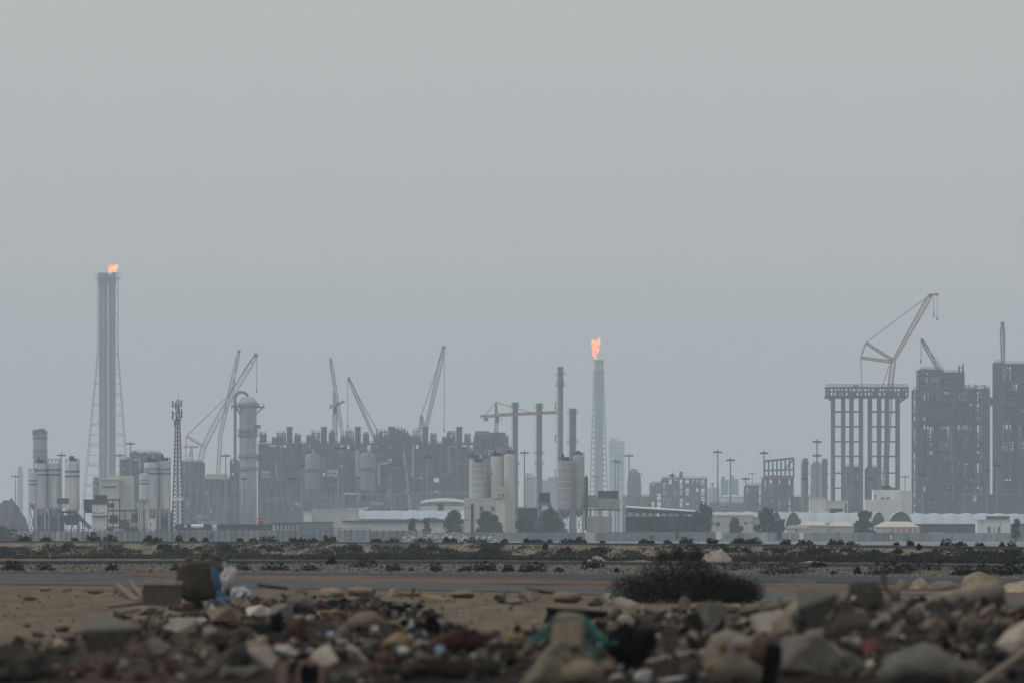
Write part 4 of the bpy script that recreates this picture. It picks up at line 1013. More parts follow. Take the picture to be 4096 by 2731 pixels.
for px0, px1, lab in ((140, 250, 'dim grey weighing frame below the joined striled silos'), (560, 690, 'dim grey weighing frame below the twin silos by the telecom tower')):
    lab = lab.replace('striled', 'striped'); t = thing('weigh_frame', lab, 'machine', (wx((px0 + px1) / 2, YL + 4), YL + 4, 0)); rg = random.Random(px0)
    m = MB()
    for i in range(7):
        px = px0 + (px1 - px0) * i / 6; m.bar(P(px, 2157, YL + 4), P(px, 2040, YL + 4), .22)
    for py in (2042, 2068, 2095, 2120): m.bar(P(px0, py, YL + 4), P(px1, py, YL + 4), .22)
    m.build('frame', M_STEEL, t)
    for i in range(6):
        px = px0 + (px1 - px0) * (i + .5) / 6; h_ = rg.uniform(22, 60); m = MB(); m.rbox(P(px, 2050 + h_ + rg.uniform(0, 30), YL + 5), (px1 - px0) / 6.4 * K * YL, 2, h_ * K * YL); m.build('machine', rg.choice([M_STEEL, M_STEEL_L, M_STEEL, M_STEEL_D]), t)
    m = MB(); m.box(wx(px0, YL), wx(px1, YL), YL + 7, YL + 7.3, 0, wz(2046, YL)); m.build('rear_sheet', M_STEEL_L, t)
# telecom tower
Y = 2420; u = K * Y; x = wx(711, Y)
t = thing('telecom_tower', 'red and white lattice telecom tower with black antenna head', 'telecom tower', (x, Y, 0))
prev = None
for i in range(7):
    pa, pb = 2140 - i * 66, 2140 - (i + 1) * 66
    m = MB(); m.lattice(P(711, pa, Y), P(711, pb, Y), (46 - i * 4.2) * u, (46 - (i + 1) * 4.2) * u, 4, .3, .17, n=4)
    m.build('mast_section', [mat('tower_grey', (.10, .10, .105), .2, .4, .7), mat('tower_red', (.15, .035, .03), .2, .4, .6)][i % 2], t)
m = MB(); m.lattice(P(711, 1690, Y), P(711, 1600, Y), 15 * u, 12 * u, 6, .18, .12); m.build('mast_section', M_STEEL_D, t)
rg = random.Random(3)
for i, (dx, py, hh) in enumerate(((-20, 1612, 34), (-20, 1655, 42), (14, 1608, 30), (15, 1648, 44), (-8, 1618, 36), (3, 1630, 44), (-3, 1668, 30), (8, 1668, 26), (-12, 1690, 28))):
    m = MB(); p = P(711 + dx, py + hh / 2, Y + (-1.1 if i % 2 else .6)); m.rbox(p, .42, .3, hh * u * .8); m.bar((p.x, p.y, p.z + hh * u * .4), (x, Y, p.z + hh * u * .4), .1); m.build('antenna_panel', M_DARK, t)
for py in (1625, 1652, 1680):
    m = MB(); m.ring(x, Y, wz(py, Y), .55, .75, .14, 10); m.build('platform', M_STEEL_D, t)
m = MB(); m.tube(P(714, 1600, Y), P(714, 1572, Y), .07, .03, 5); m.build('whip_aerial', M_STEEL_D, t)
m = MB(); m.box(x - 1.5, x + 1.5, Y - 1.5, Y + 1.5, wz(1998, Y), wz(1989, Y)); m.build('platform', M_WHITE, t)
m = MB(); m.tube(P(703, 1905, Y - .8), P(703, 1905, Y - 1.2), .5, .5, 10); m.build('dish', M_WHITE, t)
m = MB(); m.bar(P(711, 2140, Y), P(711, 1690, Y), .35); m.build('cable_ladder', M_STEEL_D, t)
# gravel stockpile
def heap(name, label, px0, px1, top, Y, mt, seed, cat='heap', z0=0.0, base=None):
    me = bpy.data.meshes.new(name); bm = bmesh.new()
    bmesh.ops.create_grid(bm, x_segments=40, y_segments=14, size=1)
    h = wz(top, Y) - z0; cxm = wx((px0 + px1) / 2, Y); wd = (px1 - px0) / 2 * K * Y
    for v in bm.verts:
        a, b = v.co.x, v.co.y
        r = max(0, 1 - (a * a) ** 1.1) * max(0, 1 - b * b)
        z = h * r ** .62 * (1 + .18 * fbm(a * 2.5 + seed, b * 2)) 
        v.co = Vector((a * wd, b * max(wd * .5, h), z))
    bm.to_mesh(me); bm.free(); me.materials.append(mt)
    for p in me.polygons: p.use_smooth = True
    o = bpy.data.objects.new(name, me); col.objects.link(o); o.location = (cxm, Y, z0 - .05)
    return tag(o, label, cat)
heap('gravel_stockpile', 'dark gravel stockpile beside the far left silos', -60, 118, 2004, 2430, mat('dark_gravel', (.085, .085, .09), .3, .6, .95), 3)
# conveyor and gantry of the left plant
Y = 2330
t = thing('conveyor', 'dark covered conveyor sloping down beside the white hut', 'conveyor', (wx(330, Y), Y, 0))
m = MB(); m.lattice(P(296, 2046, Y), P(362, 2112, Y), 1.0, 1.0, 9, .14); m.bar(P(296, 2046, Y), P(362, 2112, Y), .9, .5); m.build('belt_frame', M_STEEL_D, t)
m = MB(); m.bar(P(240, 2046, Y), P(300, 2046, Y), .7, .6); m.build('belt_frame', M_STEEL_D, t)
for px, py in ((250, 2046), (285, 2046), (330, 2080)):
    m = MB(); m.bar(P(px, 2157, Y), P(px, py, Y), .22); m.build('leg', M_STEEL, t)
t = thing('conveyor', 'pale lattice conveyor rising right under the joined silos', 'conveyor', (wx(210, Y - 4), Y - 4, 0))
m = MB(); m.lattice(P(184, 2100, Y - 4), P(258, 2008, Y - 4), 1.1, 1.1, 10, .13); m.build('belt_frame', M_STEEL_L, t)
m = MB(); m.bar(P(236, 2157, Y - 4), P(236, 2036, Y - 4), .25); m.build('leg', M_STEEL_L, t)
m = MB(); m.rbox(P(252, 2014, Y - 4), 3.2, 2.4, 1.6); m.build('head_housing', M_STEEL, t)
t = thing('hopper', 'dark mixer hopper beneath the lone striped silo', 'hopper', (wx(285, Y), Y, 0))
m = MB(); m.hexa([P(262, 2098, Y), P(310, 2098, Y), P(310, 2098, Y + 4), P(262, 2098, Y + 4), P(250, 2058, Y), P(322, 2058, Y), P(322, 2058, Y + 4), P(250, 2058, Y + 4)]); m.build('bin', M_STEEL_D, t)
for px in (256, 316):
    m = MB(); m.bar(P(px, 2157, Y + 1), P(px, 2070, Y + 1), .3); m.build('leg', M_STEEL, t)
# white control hut with emblem
Y = 2300
t = thing('control_hut', 'white two storey control hut with a faded blue emblem', 'hut', (wx(395, Y), Y, 0))
sub_box(t, 'wall', M_WHITE, wx(368, Y), wx(425, Y), Y, Y + 5, wz(2060, Y), wz(2017, Y))
sub_box(t, 'wall', M_OFFW, wx(368, Y), wx(424, Y), Y + .1, Y + 5, 0, wz(2064, Y))
sub_box(t, 'canopy', M_STEEL_D, wx(366, Y), wx(427, Y), Y - .6, Y + 5, wz(2065, Y), wz(2060, Y))
sub_box(t, 'roof', M_STEEL_L, wx(366, Y), wx(427, Y), Y - .2, Y + 5.2, wz(2017, Y), wz(2014, Y))
m = MB(); m.tube(P(376, 2049, Y - .02), P(376, 2049, Y - .06), .34, .34, 10); m.build('emblem', M_BLUE, t)
m = MB()
for i in range(9): m.box(wx(384 + i * 4, Y), wx(386.6 + i * 4, Y), Y - .05, Y - .02, wz(2053, Y), wz(2046 + (i * 7 % 4), Y))
m.build('lettering', M_BLUE, t)
m = MB(); m.tube(P(389, 2037, Y - .02), P(389, 2037, Y - .05), .2, .2, 8); m.build('emblem', M_BLUE, t)
for px0, px1, py0, py1, yy, mt, lab in ((335, 378, 1998, 2034, 2345, M_STEEL_D, 'dark loading bin left of the larger black bin'), (378, 425, 1981, 2012, 2345, M_DARK, 'larger black bin above the white control hut')):
    t = thing('loading_bin', lab, 'bin', (wx((px0 + px1) / 2, yy), yy, wz(py1, yy)))
    m = MB(); m.box(wx(px0, yy), wx(px1, yy), yy, yy + 4, wz(py1, yy), wz(py0, yy)); m.hexa([P(px0 + 8, py1 + 16, yy + 1), P(px1 - 8, py1 + 16, yy + 1), P(px1 - 8, py1 + 16, yy + 3), P(px0 + 8, py1 + 16, yy + 3), P(px0, py1 - .3, yy), P(px1, py1 - .3, yy), P(px1, py1 - .3, yy + 4), P(px0, py1 - .3, yy + 4)]); m.build('bin', mt, t)
    m = MB(); m.box(wx(px0 - 2, yy), wx(px1 + 2, yy), yy - .3, yy + 4.3, wz(py0, yy), wz(py0 - 3, yy)); m.build('rim', M_STEEL, t)
    for q in (px0 + 3, px1 - 3):
        m = MB(); m.bar(P(q, 2157, yy + 2), P(q, py1, yy + 2), .3); m.build('leg', M_STEEL, t)
t = thing('gantry', 'dark steel gantry between the control hut and striped silos', 'gantry', (wx(490, 2340), 2340, 0))
m = MB(); Yg = 2340; m.box(wx(425, Yg), wx(480, Yg), Yg, Yg + 3, wz(2000, Yg), wz(1994, Yg))
for px, tp in ((430, 1995), (452, 1995), (478, 1995), (500, 2040), (530, 2040), (556, 2030)): m.bar(P(px, 2157, Yg), P(px, tp, Yg), .3); m.bar(P(px, 2157, Yg + 3), P(px, tp, Yg + 3), .3); m.bar(P(px, tp, Yg), P(px, tp, Yg + 3), .3)
for yy in (2040, 2080, 2108): m.bar(P(428, yy, Yg), P(558, yy, Yg), .45); m.bar(P(428, yy, Yg + 3), P(558, yy, Yg + 3), .45)
m.build('frame', M_STEEL_D, t)
for px, py, w_, h_, mt in ((455, 2075, 34, 34, M_STEEL_D), (500, 2095, 40, 30, M_STEEL_D), (540, 2070, 28, 36, M_STEEL_D), (445, 2020, 26, 18, M_STEEL), (525, 2120, 60, 22, M_STEEL_D), (440, 2125, 30, 30, M_DARK)):
    m = MB(); m.rbox(P(px, py + h_ / 2, Yg + 1.2), w_ * K * Yg, 1.8, h_ * K * Yg); m.build('machine', mt, t)
m = MB(); m.rbox(P(515, 2084, Yg - .6), 12 * K * Yg, .6, 5 * K * Yg); m.rbox(P(532, 2082, Yg - .6), 8 * K * Yg, .6, 4 * K * Yg); m.build('sacks', M_YEL, t)
t = thing('lattice_hoist', 'pale lattice hoist tower standing before the short striped silo', 'hoist', (wx(566, 2322), 2322, 0))
m = MB(); m.lattice(P(562, 2155, 2322), P(562, 2010, 2322), 1.1, 1.1, 14, .16); m.lattice(P(588, 2155, 2322), P(588, 2020, 2322), .9, .9, 14, .14); m.bar(P(562, 2030, 2322), P(588, 2030, 2322), .2); m.bar(P(536, 2008, 2322), P(560, 2024, 2322), .22); m.build('mast', M_OFFW, t)
t = thing('site_cabin', 'small white cabin under the twin striped silos', 'cabin', (wx(605, 2318), 2318, 0))
sub_box(t, 'wall', M_WHITE, wx(592, 2318), wx(619, 2318), 2318, 2321, 0, wz(2072, 2318)); sub_box(t, 'roof', M_OFFW, wx(590, 2318), wx(621, 2318), 2317.8, 2321.2, wz(2072, 2318), wz(2070, 2318)); win(t, 600, 606, 2090, 2102, 2318)
# beige building behind
Y = 2900
t = thing('beige_plant_building', 'beige windowless building with one dark slot behind the control hut', 'building', (wx(437, Y), Y, 0))
sub_box(t, 'wall', M_CREAM, wx(400, Y), wx(470, Y), Y, Y + 14, 0, wz(1917, Y)); sub_box(t, 'roof', M_OFFW, wx(396, Y), wx(478, Y), Y - .5, Y + 15, wz(1917, Y), wz(1912, Y)); sub_box(t, 'louvre', M_STEEL, wx(408, Y), wx(466, Y), Y - .3, Y - .02, wz(1948, Y), wz(1942, Y)); sub_box(t, 'parapet', M_CREAM, wx(420, Y), wx(520, Y), Y + 15.2, Y + 30, 0, wz(1900, Y))
silo(371, 396, 1918, 2020, 2880, 'grey_silo', 'slender grey silo at the left end of the beige building', M_STEEL_L, (), None, 'filter', seams=3)

# ---- middle batching plant
YB = 2300
SM = 'silos of the middle batching plant'
silo(1878, 1922, 1832, 2000, YB + 5, 'white_silo', 'white silo half hidden behind the ringed grey silo', M_SILOW, (), SM, 'box', seams=3)
silo(1885, 1939, 1848, 2004, YB, 'ringed_silo', 'ringed grey silo at the front of the cream tower building', M_SILOG, (), SM, 'box', seams=5)
silo(1936, 1957, 1835, 2004, YB + 9, 'white_silo', 'narrow pale silo wedged behind the ringed grey silo', M_SILOG, (), SM, None, seams=3)
silo(1963, 2014, 1824, 2000, YB + 5, 'white_silo', 'plain white silo with a rusty pipe along its left side', M_SILOW, (), SM, 'box', seams=2)
silo(2017, 2062, 1816, 2000, YB + 3, 'white_silo', 'plain white silo with black hood at the right end', M_SILOW, (), SM, 'filter', seams=2)
t = thing('rusty_duct', 'rusty brown duct between the ringed and white silos', 'duct', (wx(1960, YB - 1), YB - 1, wz(2000, YB)))
m = MB(); m.tube(P(1959, 2000, YB), P(1959, 1905, YB), .36, .36, 8); m.path([P(1959, 1905, YB), P(1961, 1895, YB + 1), P(1966, 1890, YB + 2)], .34, 8); m.build('pipe', M_RUST, t)
Y = YB - 8; bx0, bx1, bx2 = wx(1857, Y), wx(1985, Y), wx(2060, Y)
t = thing('cream_tower_building', 'cream block building with stepped tower and small dark windows', 'building', (wx(1960, Y), Y, 0))
sub_box(t, 'wall', M_CREAM, bx0, bx1, Y, Y + 12, 0, wz(1994, Y))
sub_box(t, 'parapet', M_OFFW, bx0 - .1, bx1, Y - .1, Y + 12.1, wz(1994, Y), wz(1990, Y))
m = MB(); a, b, c = wx(1983, Y), wx(2018, Y), wx(2061, Y)   # corner tower turned so that its right flank shows
m.add([Vector(p) for p in ((a, Y - .3, 0), (b, Y - 1.2, 0), (c, Y + 5, 0), (a + 1, Y + 11, 0), (a, Y - .3, wz(1984, Y)), (b, Y - 1.2, wz(1984, Y)), (c, Y + 5, wz(1984, Y)), (a + 1, Y + 11, wz(1984, Y)))],
      [(0, 1, 5, 4), (1, 2, 6, 5), (2, 3, 7, 6), (3, 0, 4, 7), (4, 5, 6, 7)]); m.build('tower_wall', M_CREAM, t)
sub_box(t, 'upper_wall', M_CREAM, wx(1978, Y), wx(2025, Y), Y - 1.3, Y + 8, wz(1990, Y) + .05, wz(1950, Y)); sub_box(t, 'parapet', M_OFFW, wx(1976, Y), wx(2027, Y), Y - 1.5, Y + 8.2, wz(1950, Y), wz(1946, Y))
for a in ((1990, 2001, 1973, 1983, Y - 1.3), (2007, 2018, 1973, 1983, Y - 1.3), (1918, 1932, 2022, 2042, Y), (1964, 1977, 2022, 2042, Y), (1858, 1866, 2025, 2032, Y), (1872, 1880, 2025, 2032, Y), (1859, 1867, 2074, 2082, Y), (1872, 1879, 2074, 2082, Y)): win(t, *a)
sub_box(t, 'stair_recess', M_DARK, wx(1884, Y), wx(1895, Y), Y - .1, Y - .02, .1, wz(2014, Y))
# ---- second batching plant
silo(2231, 2290, 1842, 2035, YB + 2, 'grey_silo', 'broad ringed grey silo, left of the pair under the tallest stack', M_SILOG, (), None, 'box', seams=6)
silo(2291, 2338, 1822, 2036, YB + 4, 'grey_silo', 'taller warm grey silo with black hood, right of the pair', mat('warm_grey_silo', (.36, .35, .335), .2, .3, .6, streak=True), (), None, 'filter', seams=2)
t = thing('dark_duct', 'tall dark duct hugging the right side of the silo pair', 'duct', (wx(2345, YB), YB, 0))
m = MB(); m.tube(P(2345, 2120, YB), P(2345, 1910, YB), .5, .5, 8); m.tube(P(2345, 1910, YB), P(2345, 1900, YB), .5, .15, 8); m.build('pipe', M_STEEL_D, t)
for py in (1930, 2000, 2070):
    m = MB(); m.bar(P(2345, py, YB), P(2335, py, YB + 2), .2); m.build('bracket', M_STEEL, t)
t = thing('hopper_house', 'beige hopper house with a dark box bin on its roof', 'hopper', (wx(2420, YB), YB, 0))
sub_box(t, 'wall', mat('dusty_render', (.26, .25, .235), .18, .3, .9, streak=True), wx(2390, YB), wx(2480, YB), YB, YB + 7, wz(2034, YB), wz(1992, YB)); sub_box(t, 'bin', M_STEEL_D, wx(2392, YB), wx(2473, YB), YB + .5, YB + 6, wz(1992, YB) + .02, wz(1964, YB)); sub_box(t, 'bin_rim', M_STEEL, wx(2390, YB), wx(2475, YB), YB + .2, YB + 6.2, wz(1964, YB), wz(1961, YB))
sub_box(t, 'side_wall', MATS['dusty_render'], wx(2349, YB), wx(2388, YB), YB + 1, YB + 6, wz(2030, YB), wz(1978, YB)); sub_box(t, 'lower_wall', MATS['dusty_render'], wx(2346, YB), wx(2448, YB), YB - 3, YB + 2, 0, wz(2062, YB))
win(t, 2452, 2462, 2006, 2020, YB)
for px in (2362, 2400, 2440, 2474):
    m = MB(); m.bar(P(px, 2157, YB + 3), P(px, 2034, YB + 3), .5); m.build('leg', M_OFFW, t)
m = MB(); m.rbox(P(2365, 2086, YB - 3.3), .7, .2, .9); m.build('sign', M_ORANGE, t)
sub_box(t, 'deck', M_STEEL, wx(2346, YB), wx(2482, YB), YB - .3, YB + 7.3, wz(2040, YB), wz(2034, YB))
t = thing('loading_bin', 'dark square bin over the dim green tarpaulin', 'bin', (wx(2178, YB + 4), YB + 4, wz(2000, YB)))
m = MB(); m.box(wx(2157, YB), wx(2200, YB), YB + 4, YB + 8, wz(2004, YB), wz(1968, YB)); m.build('bin', M_STEEL_D, t)
m = MB(); m.box(wx(2150, YB), wx(2205, YB), YB + 4.5, YB + 7.5, wz(2020, YB), wz(2004, YB)); m.build('deck', MATS['dusty_render'], t)
for px in (2160, 2197):
    m = MB(); m.bar(P(px, 2157, YB + 6), P(px, 2020, YB + 6), .35); m.build('leg', M_STEEL, t)
t = thing('lean_to', 'dim grey shed with white roof edge right of the cream tower', 'shed', (wx(2105, YB + 10), YB + 10, 0))
sub_box(t, 'wall', M_STEEL, wx(2070, YB), wx(2150, YB), YB + 10, YB + 20, 0, wz(2030, YB)); sub_box(t, 'roof', M_WHITE, wx(2066, YB), wx(2153, YB), YB + 9.5, YB + 21, wz(2030, YB), wz(2024, YB))
m = MB(); m.hexa([P(2060, 2060, YB + 7), P(2064, 2060, YB + 7), P(2064, 2060, YB + 7.5), P(2060, 2060, YB + 7.5), P(2062, 2030, YB + 7), P(2066, 2030, YB + 7), P(2066, 2030, YB + 7.5), P(2062, 2030, YB + 7.5)]); m.build('post', M_STEEL, t)
t = thing('tarpaulin_heap', 'dark green tarpaulin covered heap below the square bin', 'heap', (wx(2190, YB - 2), YB - 2, 0))
m = MB(); rg = random.Random(7); q = []
for i in range(13):
    a = i / 12; px = 2135 + 135 * a; tp = 2120 - 85 * math.sin(math.pi * min(1, a * 1.15)) ** .6 + rg.uniform(-6, 6)
    q.append((px, tp))
for (pa, ta), (pb, tb) in zip(q, q[1:]): m.hexa([(wx(pa, YB), YB - 3, 0), (wx(pb, YB), YB - 3, 0), (wx(pb, YB), YB + 3, 0), (wx(pa, YB), YB + 3, 0), (wx(pa, YB), YB - 1.5, wz(ta, YB)), (wx(pb, YB), YB - 1.5, wz(tb, YB)), (wx(pb, YB), YB + 2, wz(ta - 3, YB)), (wx(pa, YB), YB + 2, wz(ta - 3, YB))])
m.build('cover', mat('green_tarpaulin', (.035, .06, .06), .3, .5, .8), t)
t = thing('conveyor', 'thin dark conveyor sloping down right of the tarpaulin heap', 'conveyor', (wx(2215, YB - 4), YB - 4, 0))
m = MB(); m.lattice(P(2196, 2018, YB - 4), P(2245, 2098, YB - 4), .8, .8, 9, .12); m.bar(P(2196, 2018, YB - 4), P(2245, 2098, YB - 4), .6, .3); m.build('belt_frame', M_STEEL_D, t)
m = MB(); m.bar(P(2225, 2157, YB - 4), P(2225, 2066, YB - 4), .2); m.build('leg', M_STEEL, t)

# ---- sheds, tents, canopies
def tent_row(px0, px1, top, eave, Y, label, n, amp=7, depth=26, seed=0, wall=True):
    t = thing('tent_hall', label, 'tent', (wx((px0 + px1) / 2, Y), Y, 0))
    rg = random.Random(seed); w = (px1 - px0) / n
    for i in range(n):
        a, b = px0 + w * i, px0 + w * (i + 1)
        m = MB(); NX, NY = 9, 5; lift = rg.uniform(-1.5, 1.5)
        for j in range(NY):
            for k in range(NX):
                f = k / (NX - 1); g = j / (NY - 1)
                arch = .5 - .5 * math.cos(2 * math.pi * f)
                rise = top + amp * (1 - arch) + (lift * arch)
                z = wz(eave + (rise - eave) * math.sin(math.pi / 2 * min(1, g * 1.25)) ** .7, Y)
                m.v.append(Vector((wx(a + w * f, Y), Y + depth * g * .6 - 1.5 * math.sin(math.pi * f) * (1 - g), z)))
        m.f = [(j * NX + k, j * NX + k + 1, (j + 1) * NX + k + 1, (j + 1) * NX + k) for j in range(NY - 1) for k in range(NX - 1)]; m.mi = [0] * len(m.f)
        m.build('roof_bay', M_TENT, t, smooth=True)
    if wall:
        m = MB(); m.box(wx(px0, Y), wx(px1, Y), Y + .8, Y + depth * .6, 0, wz(eave, Y) - .05); m.build('wall', M_STEEL_L, t)
        for i in range(n + 1):
            m = MB(); m.bar((wx(px0 + w * i, Y), Y, 0), (wx(px0 + w * i, Y), Y, wz(eave, Y)), .22); m.build('post', M_WHITE, t)
    return t
tent_row(1395, 1900, 2038, 2074, 2650, 'long pale blue tent hall left of the cream building', 7, 3, seed=1)
tent_row(2840, 3215, 2044, 2074, 2700, 'pale blue tent hall behind the low cream houses', 6, 3, seed=2)
tent_row(3205, 3470, 2046, 2092, 2650, 'pale tent hall left of the white block building', 4, 4, seed=3)
tent_row(3648, 4230, 2050, 2092, 2600, 'longest pale blue tent hall, before the huge blocks', 9, 4, seed=4)
def box_building(name, label, cat, px0, px1, top, Y, depth, wall, roof, wins=(), eave=4, doors=(), zr=3):
    t = thing(name, label, cat, (wx((px0 + px1) / 2, Y), Y, 0))
    sub_box(t, 'wall', wall, wx(px0, Y), wx(px1, Y), Y, Y + depth, 0, wz(top, Y))
    sub_box(t, 'roof', roof, wx(px0 - eave * .4, Y), wx(px1 + eave * .4, Y), Y - .25, Y + depth + .25, wz(top, Y), wz(top - zr, Y))
    for a in wins: win(t, *a, Y)
    for a, b, c, mt in doors: sub_box(t, 'door', mt, wx(a, Y), wx(b, Y), Y - .08, Y - .02, .05, wz(c, Y))
    return t
box_building('warehouse', 'broad cream warehouse wall left of the tent hall', 'warehouse', 1248, 1432, 2036, 2620, 20, M_CREAM, M_OFFW)
t = box_building('white_annex', 'white annex with a slanted side left of the cream warehouse', 'building', 1214, 1246, 2046, 2615, 18, M_WHITE, M_OFFW)
t = thing('warehouse', 'low beige warehouse with a zigzag gable roof line', 'warehouse', (wx(1560, 2480), 2480, 0))
sub_box(t, 'wall', M_OFFW, wx(1372, 2480), wx(1850, 2480), 2480, 2496, 0, wz(2086, 2480))
m = MB(); q = [(1368, 2080), (1620, 2080), (1650, 2070), (1690, 2082), (1735, 2068), (1790, 2082), (1853, 2074)]
for (pa, ta), (pb, tb) in zip(q, q[1:]): m.hexa([P(pa, 2086, 2479), P(pb, 2086, 2479), P(pb, 2086, 2497), P(pa, 2086, 2497), P(pa, ta, 2479), P(pb, tb, 2479), P(pb, tb - 1, 2497), P(pa, ta - 1, 2497)])
m.build('roof', M_STEEL, t)
t = thing('dome_shelter', 'long white rounded shelter behind the zigzag warehouse', 'shelter', (wx(1775, 2900), 2900, 0))
m = MB(); NX = 24; Yq = 2900
for j in range(5):
    for k in range(NX):
        f = k / (NX - 1); e = math.sin(math.pi * f) ** .25
        m.v.append(Vector((wx(1675 + 205 * f, Yq), Yq + j * 4, wz(2024 - 34 * e * math.sin(math.pi * (.12 + .76 * j / 4)) ** .5, Yq))))
m.f = [(j * NX + k, j * NX + k + 1, (j + 1) * NX + k + 1, (j + 1) * NX + k) for j in range(4) for k in range(NX - 1)]; m.mi = [0] * len(m.f)
m.build('roof', mat('shelter_fabric', (.36, .37, .37), .1, .1, .8), t, smooth=True); sub_box(t, 'wall', M_OFFW, wx(1676, Yq), wx(1879, Yq), Yq + .5, Yq + 15, 0, wz(2022, Yq)); sub_box(t, 'opening', M_DARK, wx(1752, Yq), wx(1775, Yq), Yq + .3, Yq + .45, 0, wz(2012, Yq))
box_building('long_shed', 'long low dark roofed shed behind the left wall', 'shed', 700, 1090, 2100, 2260, 12, M_DARK, M_STEEL_D, zr=5)
for i in range(7): pass
box_building('grey_shed', 'long low grey shed carrying on from the row of white bays', 'shed', 1200, 1330, 2088, 2270, 12, M_STEEL_L, M_STEEL)
t = thing('garage_row', 'row of small white bays at the end of the dark shed', 'garage', (wx(1143, 2250), 2250, 0))
sub_box(t, 'roof', M_STEEL, wx(1085, 2250), wx(1200, 2250), 2249.5, 2258, wz(2092, 2250), wz(2088, 2250))
sub_box(t, 'wall', M_STEEL_D, wx(1088, 2250), wx(1197, 2250), 2251.5, 2258, 0, wz(2092, 2250))
for i in range(7): sub_box(t, 'shutter', M_WHITE, wx(1089 + i * 15.5, 2250), wx(1100 + i * 15.5, 2250), 2251.2, 2251.45, .6, wz(2094, 2250))
# tanker and parked things behind the left wall
t = thing('water_tank', 'white horizontal cylinder tank behind the left wall', 'tank', (wx(788, 2180), 2180, 0))
m = MB(); u = K * 2180; m.tube(P(764, 2103, 2180), P(813, 2103, 2180), 8 * u, 8 * u, 16); m.build('shell', M_WHITE, t)
for px in (772, 804):
    m = MB(); m.rbox((wx(px, 2180), 2180, 0), .5, 1.0, wz(2108, 2180)); m.build('leg', M_STEEL, t)
t = thing('water_tank', 'small white box tank right of the cylinder tank', 'tank', (wx(858, 2180), 2180, 0))
m = MB(); m.rbox((wx(858, 2180), 2180, 1.6), 18 * u, 1.6, wz(2095, 2180) - 1.6); m.build('shell', M_WHITE, t); m = MB(); m.rbox((wx(858, 2180), 2180, 0), 16 * u, 1.2, 1.6); m.build('stand', M_STEEL, t)
t = thing('road_sign', 'round red rimmed white sign behind the wall by the telecom tower', 'sign', (wx(742, 2150), 2150, 0))
m = MB(); m.tube((wx(742, 2150), 2150, 0), P(742, 2100, 2150), .06); m.build('post', M_STEEL, t)
m = MB(); m.tube(P(742, 2102, 2149.9), P(742, 2102, 2149.8), .42, .42, 14); m.build('rim', mat('red_sign', (.5, .05, .05), .1, 1, .6), t)
m = MB(); m.tube(P(742, 2102, 2149.79), P(742, 2102, 2149.75), .3, .3, 14); m.build('face', M_WHITE, t)
for px, py, lab in ((1042, 2070, 'small orange red truck cab under the big column'), (893, 2072, 'orange striped post barrier left of the orange truck')):
    t = thing('orange_truck' if px > 1000 else 'traffic_barrier', lab, 'truck' if px > 1000 else 'barrier', (wx(px, 2700), 2700, 0))
    if px > 1000:
        m = MB(); u = K * 2700; m.rbox(P(px, 2082, 2700), 24 * u, 2, 16 * u); m.build('cab', mat('vivid_orange', (.7, .12, .04), .1, .5, .5), t)
        m = MB(); m.rbox(P(px, 2075, 2698.9), 18 * u, .1, 6 * u); m.build('windscreen', M_DARK, t)
        m = MB(); m.rbox((wx(px, 2700), 2702, 0), 22 * u, 5, wz(2082, 2700)); m.build('chassis', M_STEEL_D, t)
    else:
        m = MB(); m.bar(P(888, 2085, 2700), P(899, 2066, 2700), .7); m.build('boom', M_ORANGE, t); m = MB(); m.bar((wx(888, 2700), 2700, 0), P(888, 2085, 2700), .4); m.build('post', M_STEEL_L, t)
# canopy shed
Y = 2250
t = thing('open_canopy', 'long open canopy with dark posts and pale sloping roof', 'canopy', (wx(2640, Y), Y, 0))
m = MB(); m.hexa([P(2503, 2034, Y), P(2780, 2050, Y), P(2780, 2050, Y + 14), P(2503, 2034, Y + 14), P(2503, 2024, Y), P(2780, 2042, Y), P(2780, 2039, Y + 14), P(2503, 2021, Y + 14)]); m.build('roof', M_WHITE, t)
m = MB(); m.hexa([P(2505, 2046, Y - .3), P(2778, 2056, Y - .3), P(2778, 2056, Y - .05), P(2505, 2046, Y - .05), P(2505, 2029, Y - .3), P(2778, 2045, Y - .3), P(2778, 2045, Y - .05), P(2505, 2029, Y - .05)]); m.build('fascia', M_DARK, t)
for i in range(11):
    px = 2508 + i * 26.8; m = MB(); m.bar((wx(px, Y), Y, 0), P(px, 2044, Y), .3); m.bar(P(px, 2056, Y), P(px + 8, 2047, Y), .18); m.bar(P(px, 2056, Y), P(px - 8, 2047, Y), .18); m.build('post', M_STEEL_D, t)
sub_box(t, 'wall', M_STEEL_D, wx(2505, Y), wx(2640, Y), Y + 8, Y + 13, 0, wz(2064, Y)); sub_box(t, 'wall', M_STEEL, wx(2640, Y), wx(2775, Y), Y + 6, Y + 13, 0, wz(2062, Y))
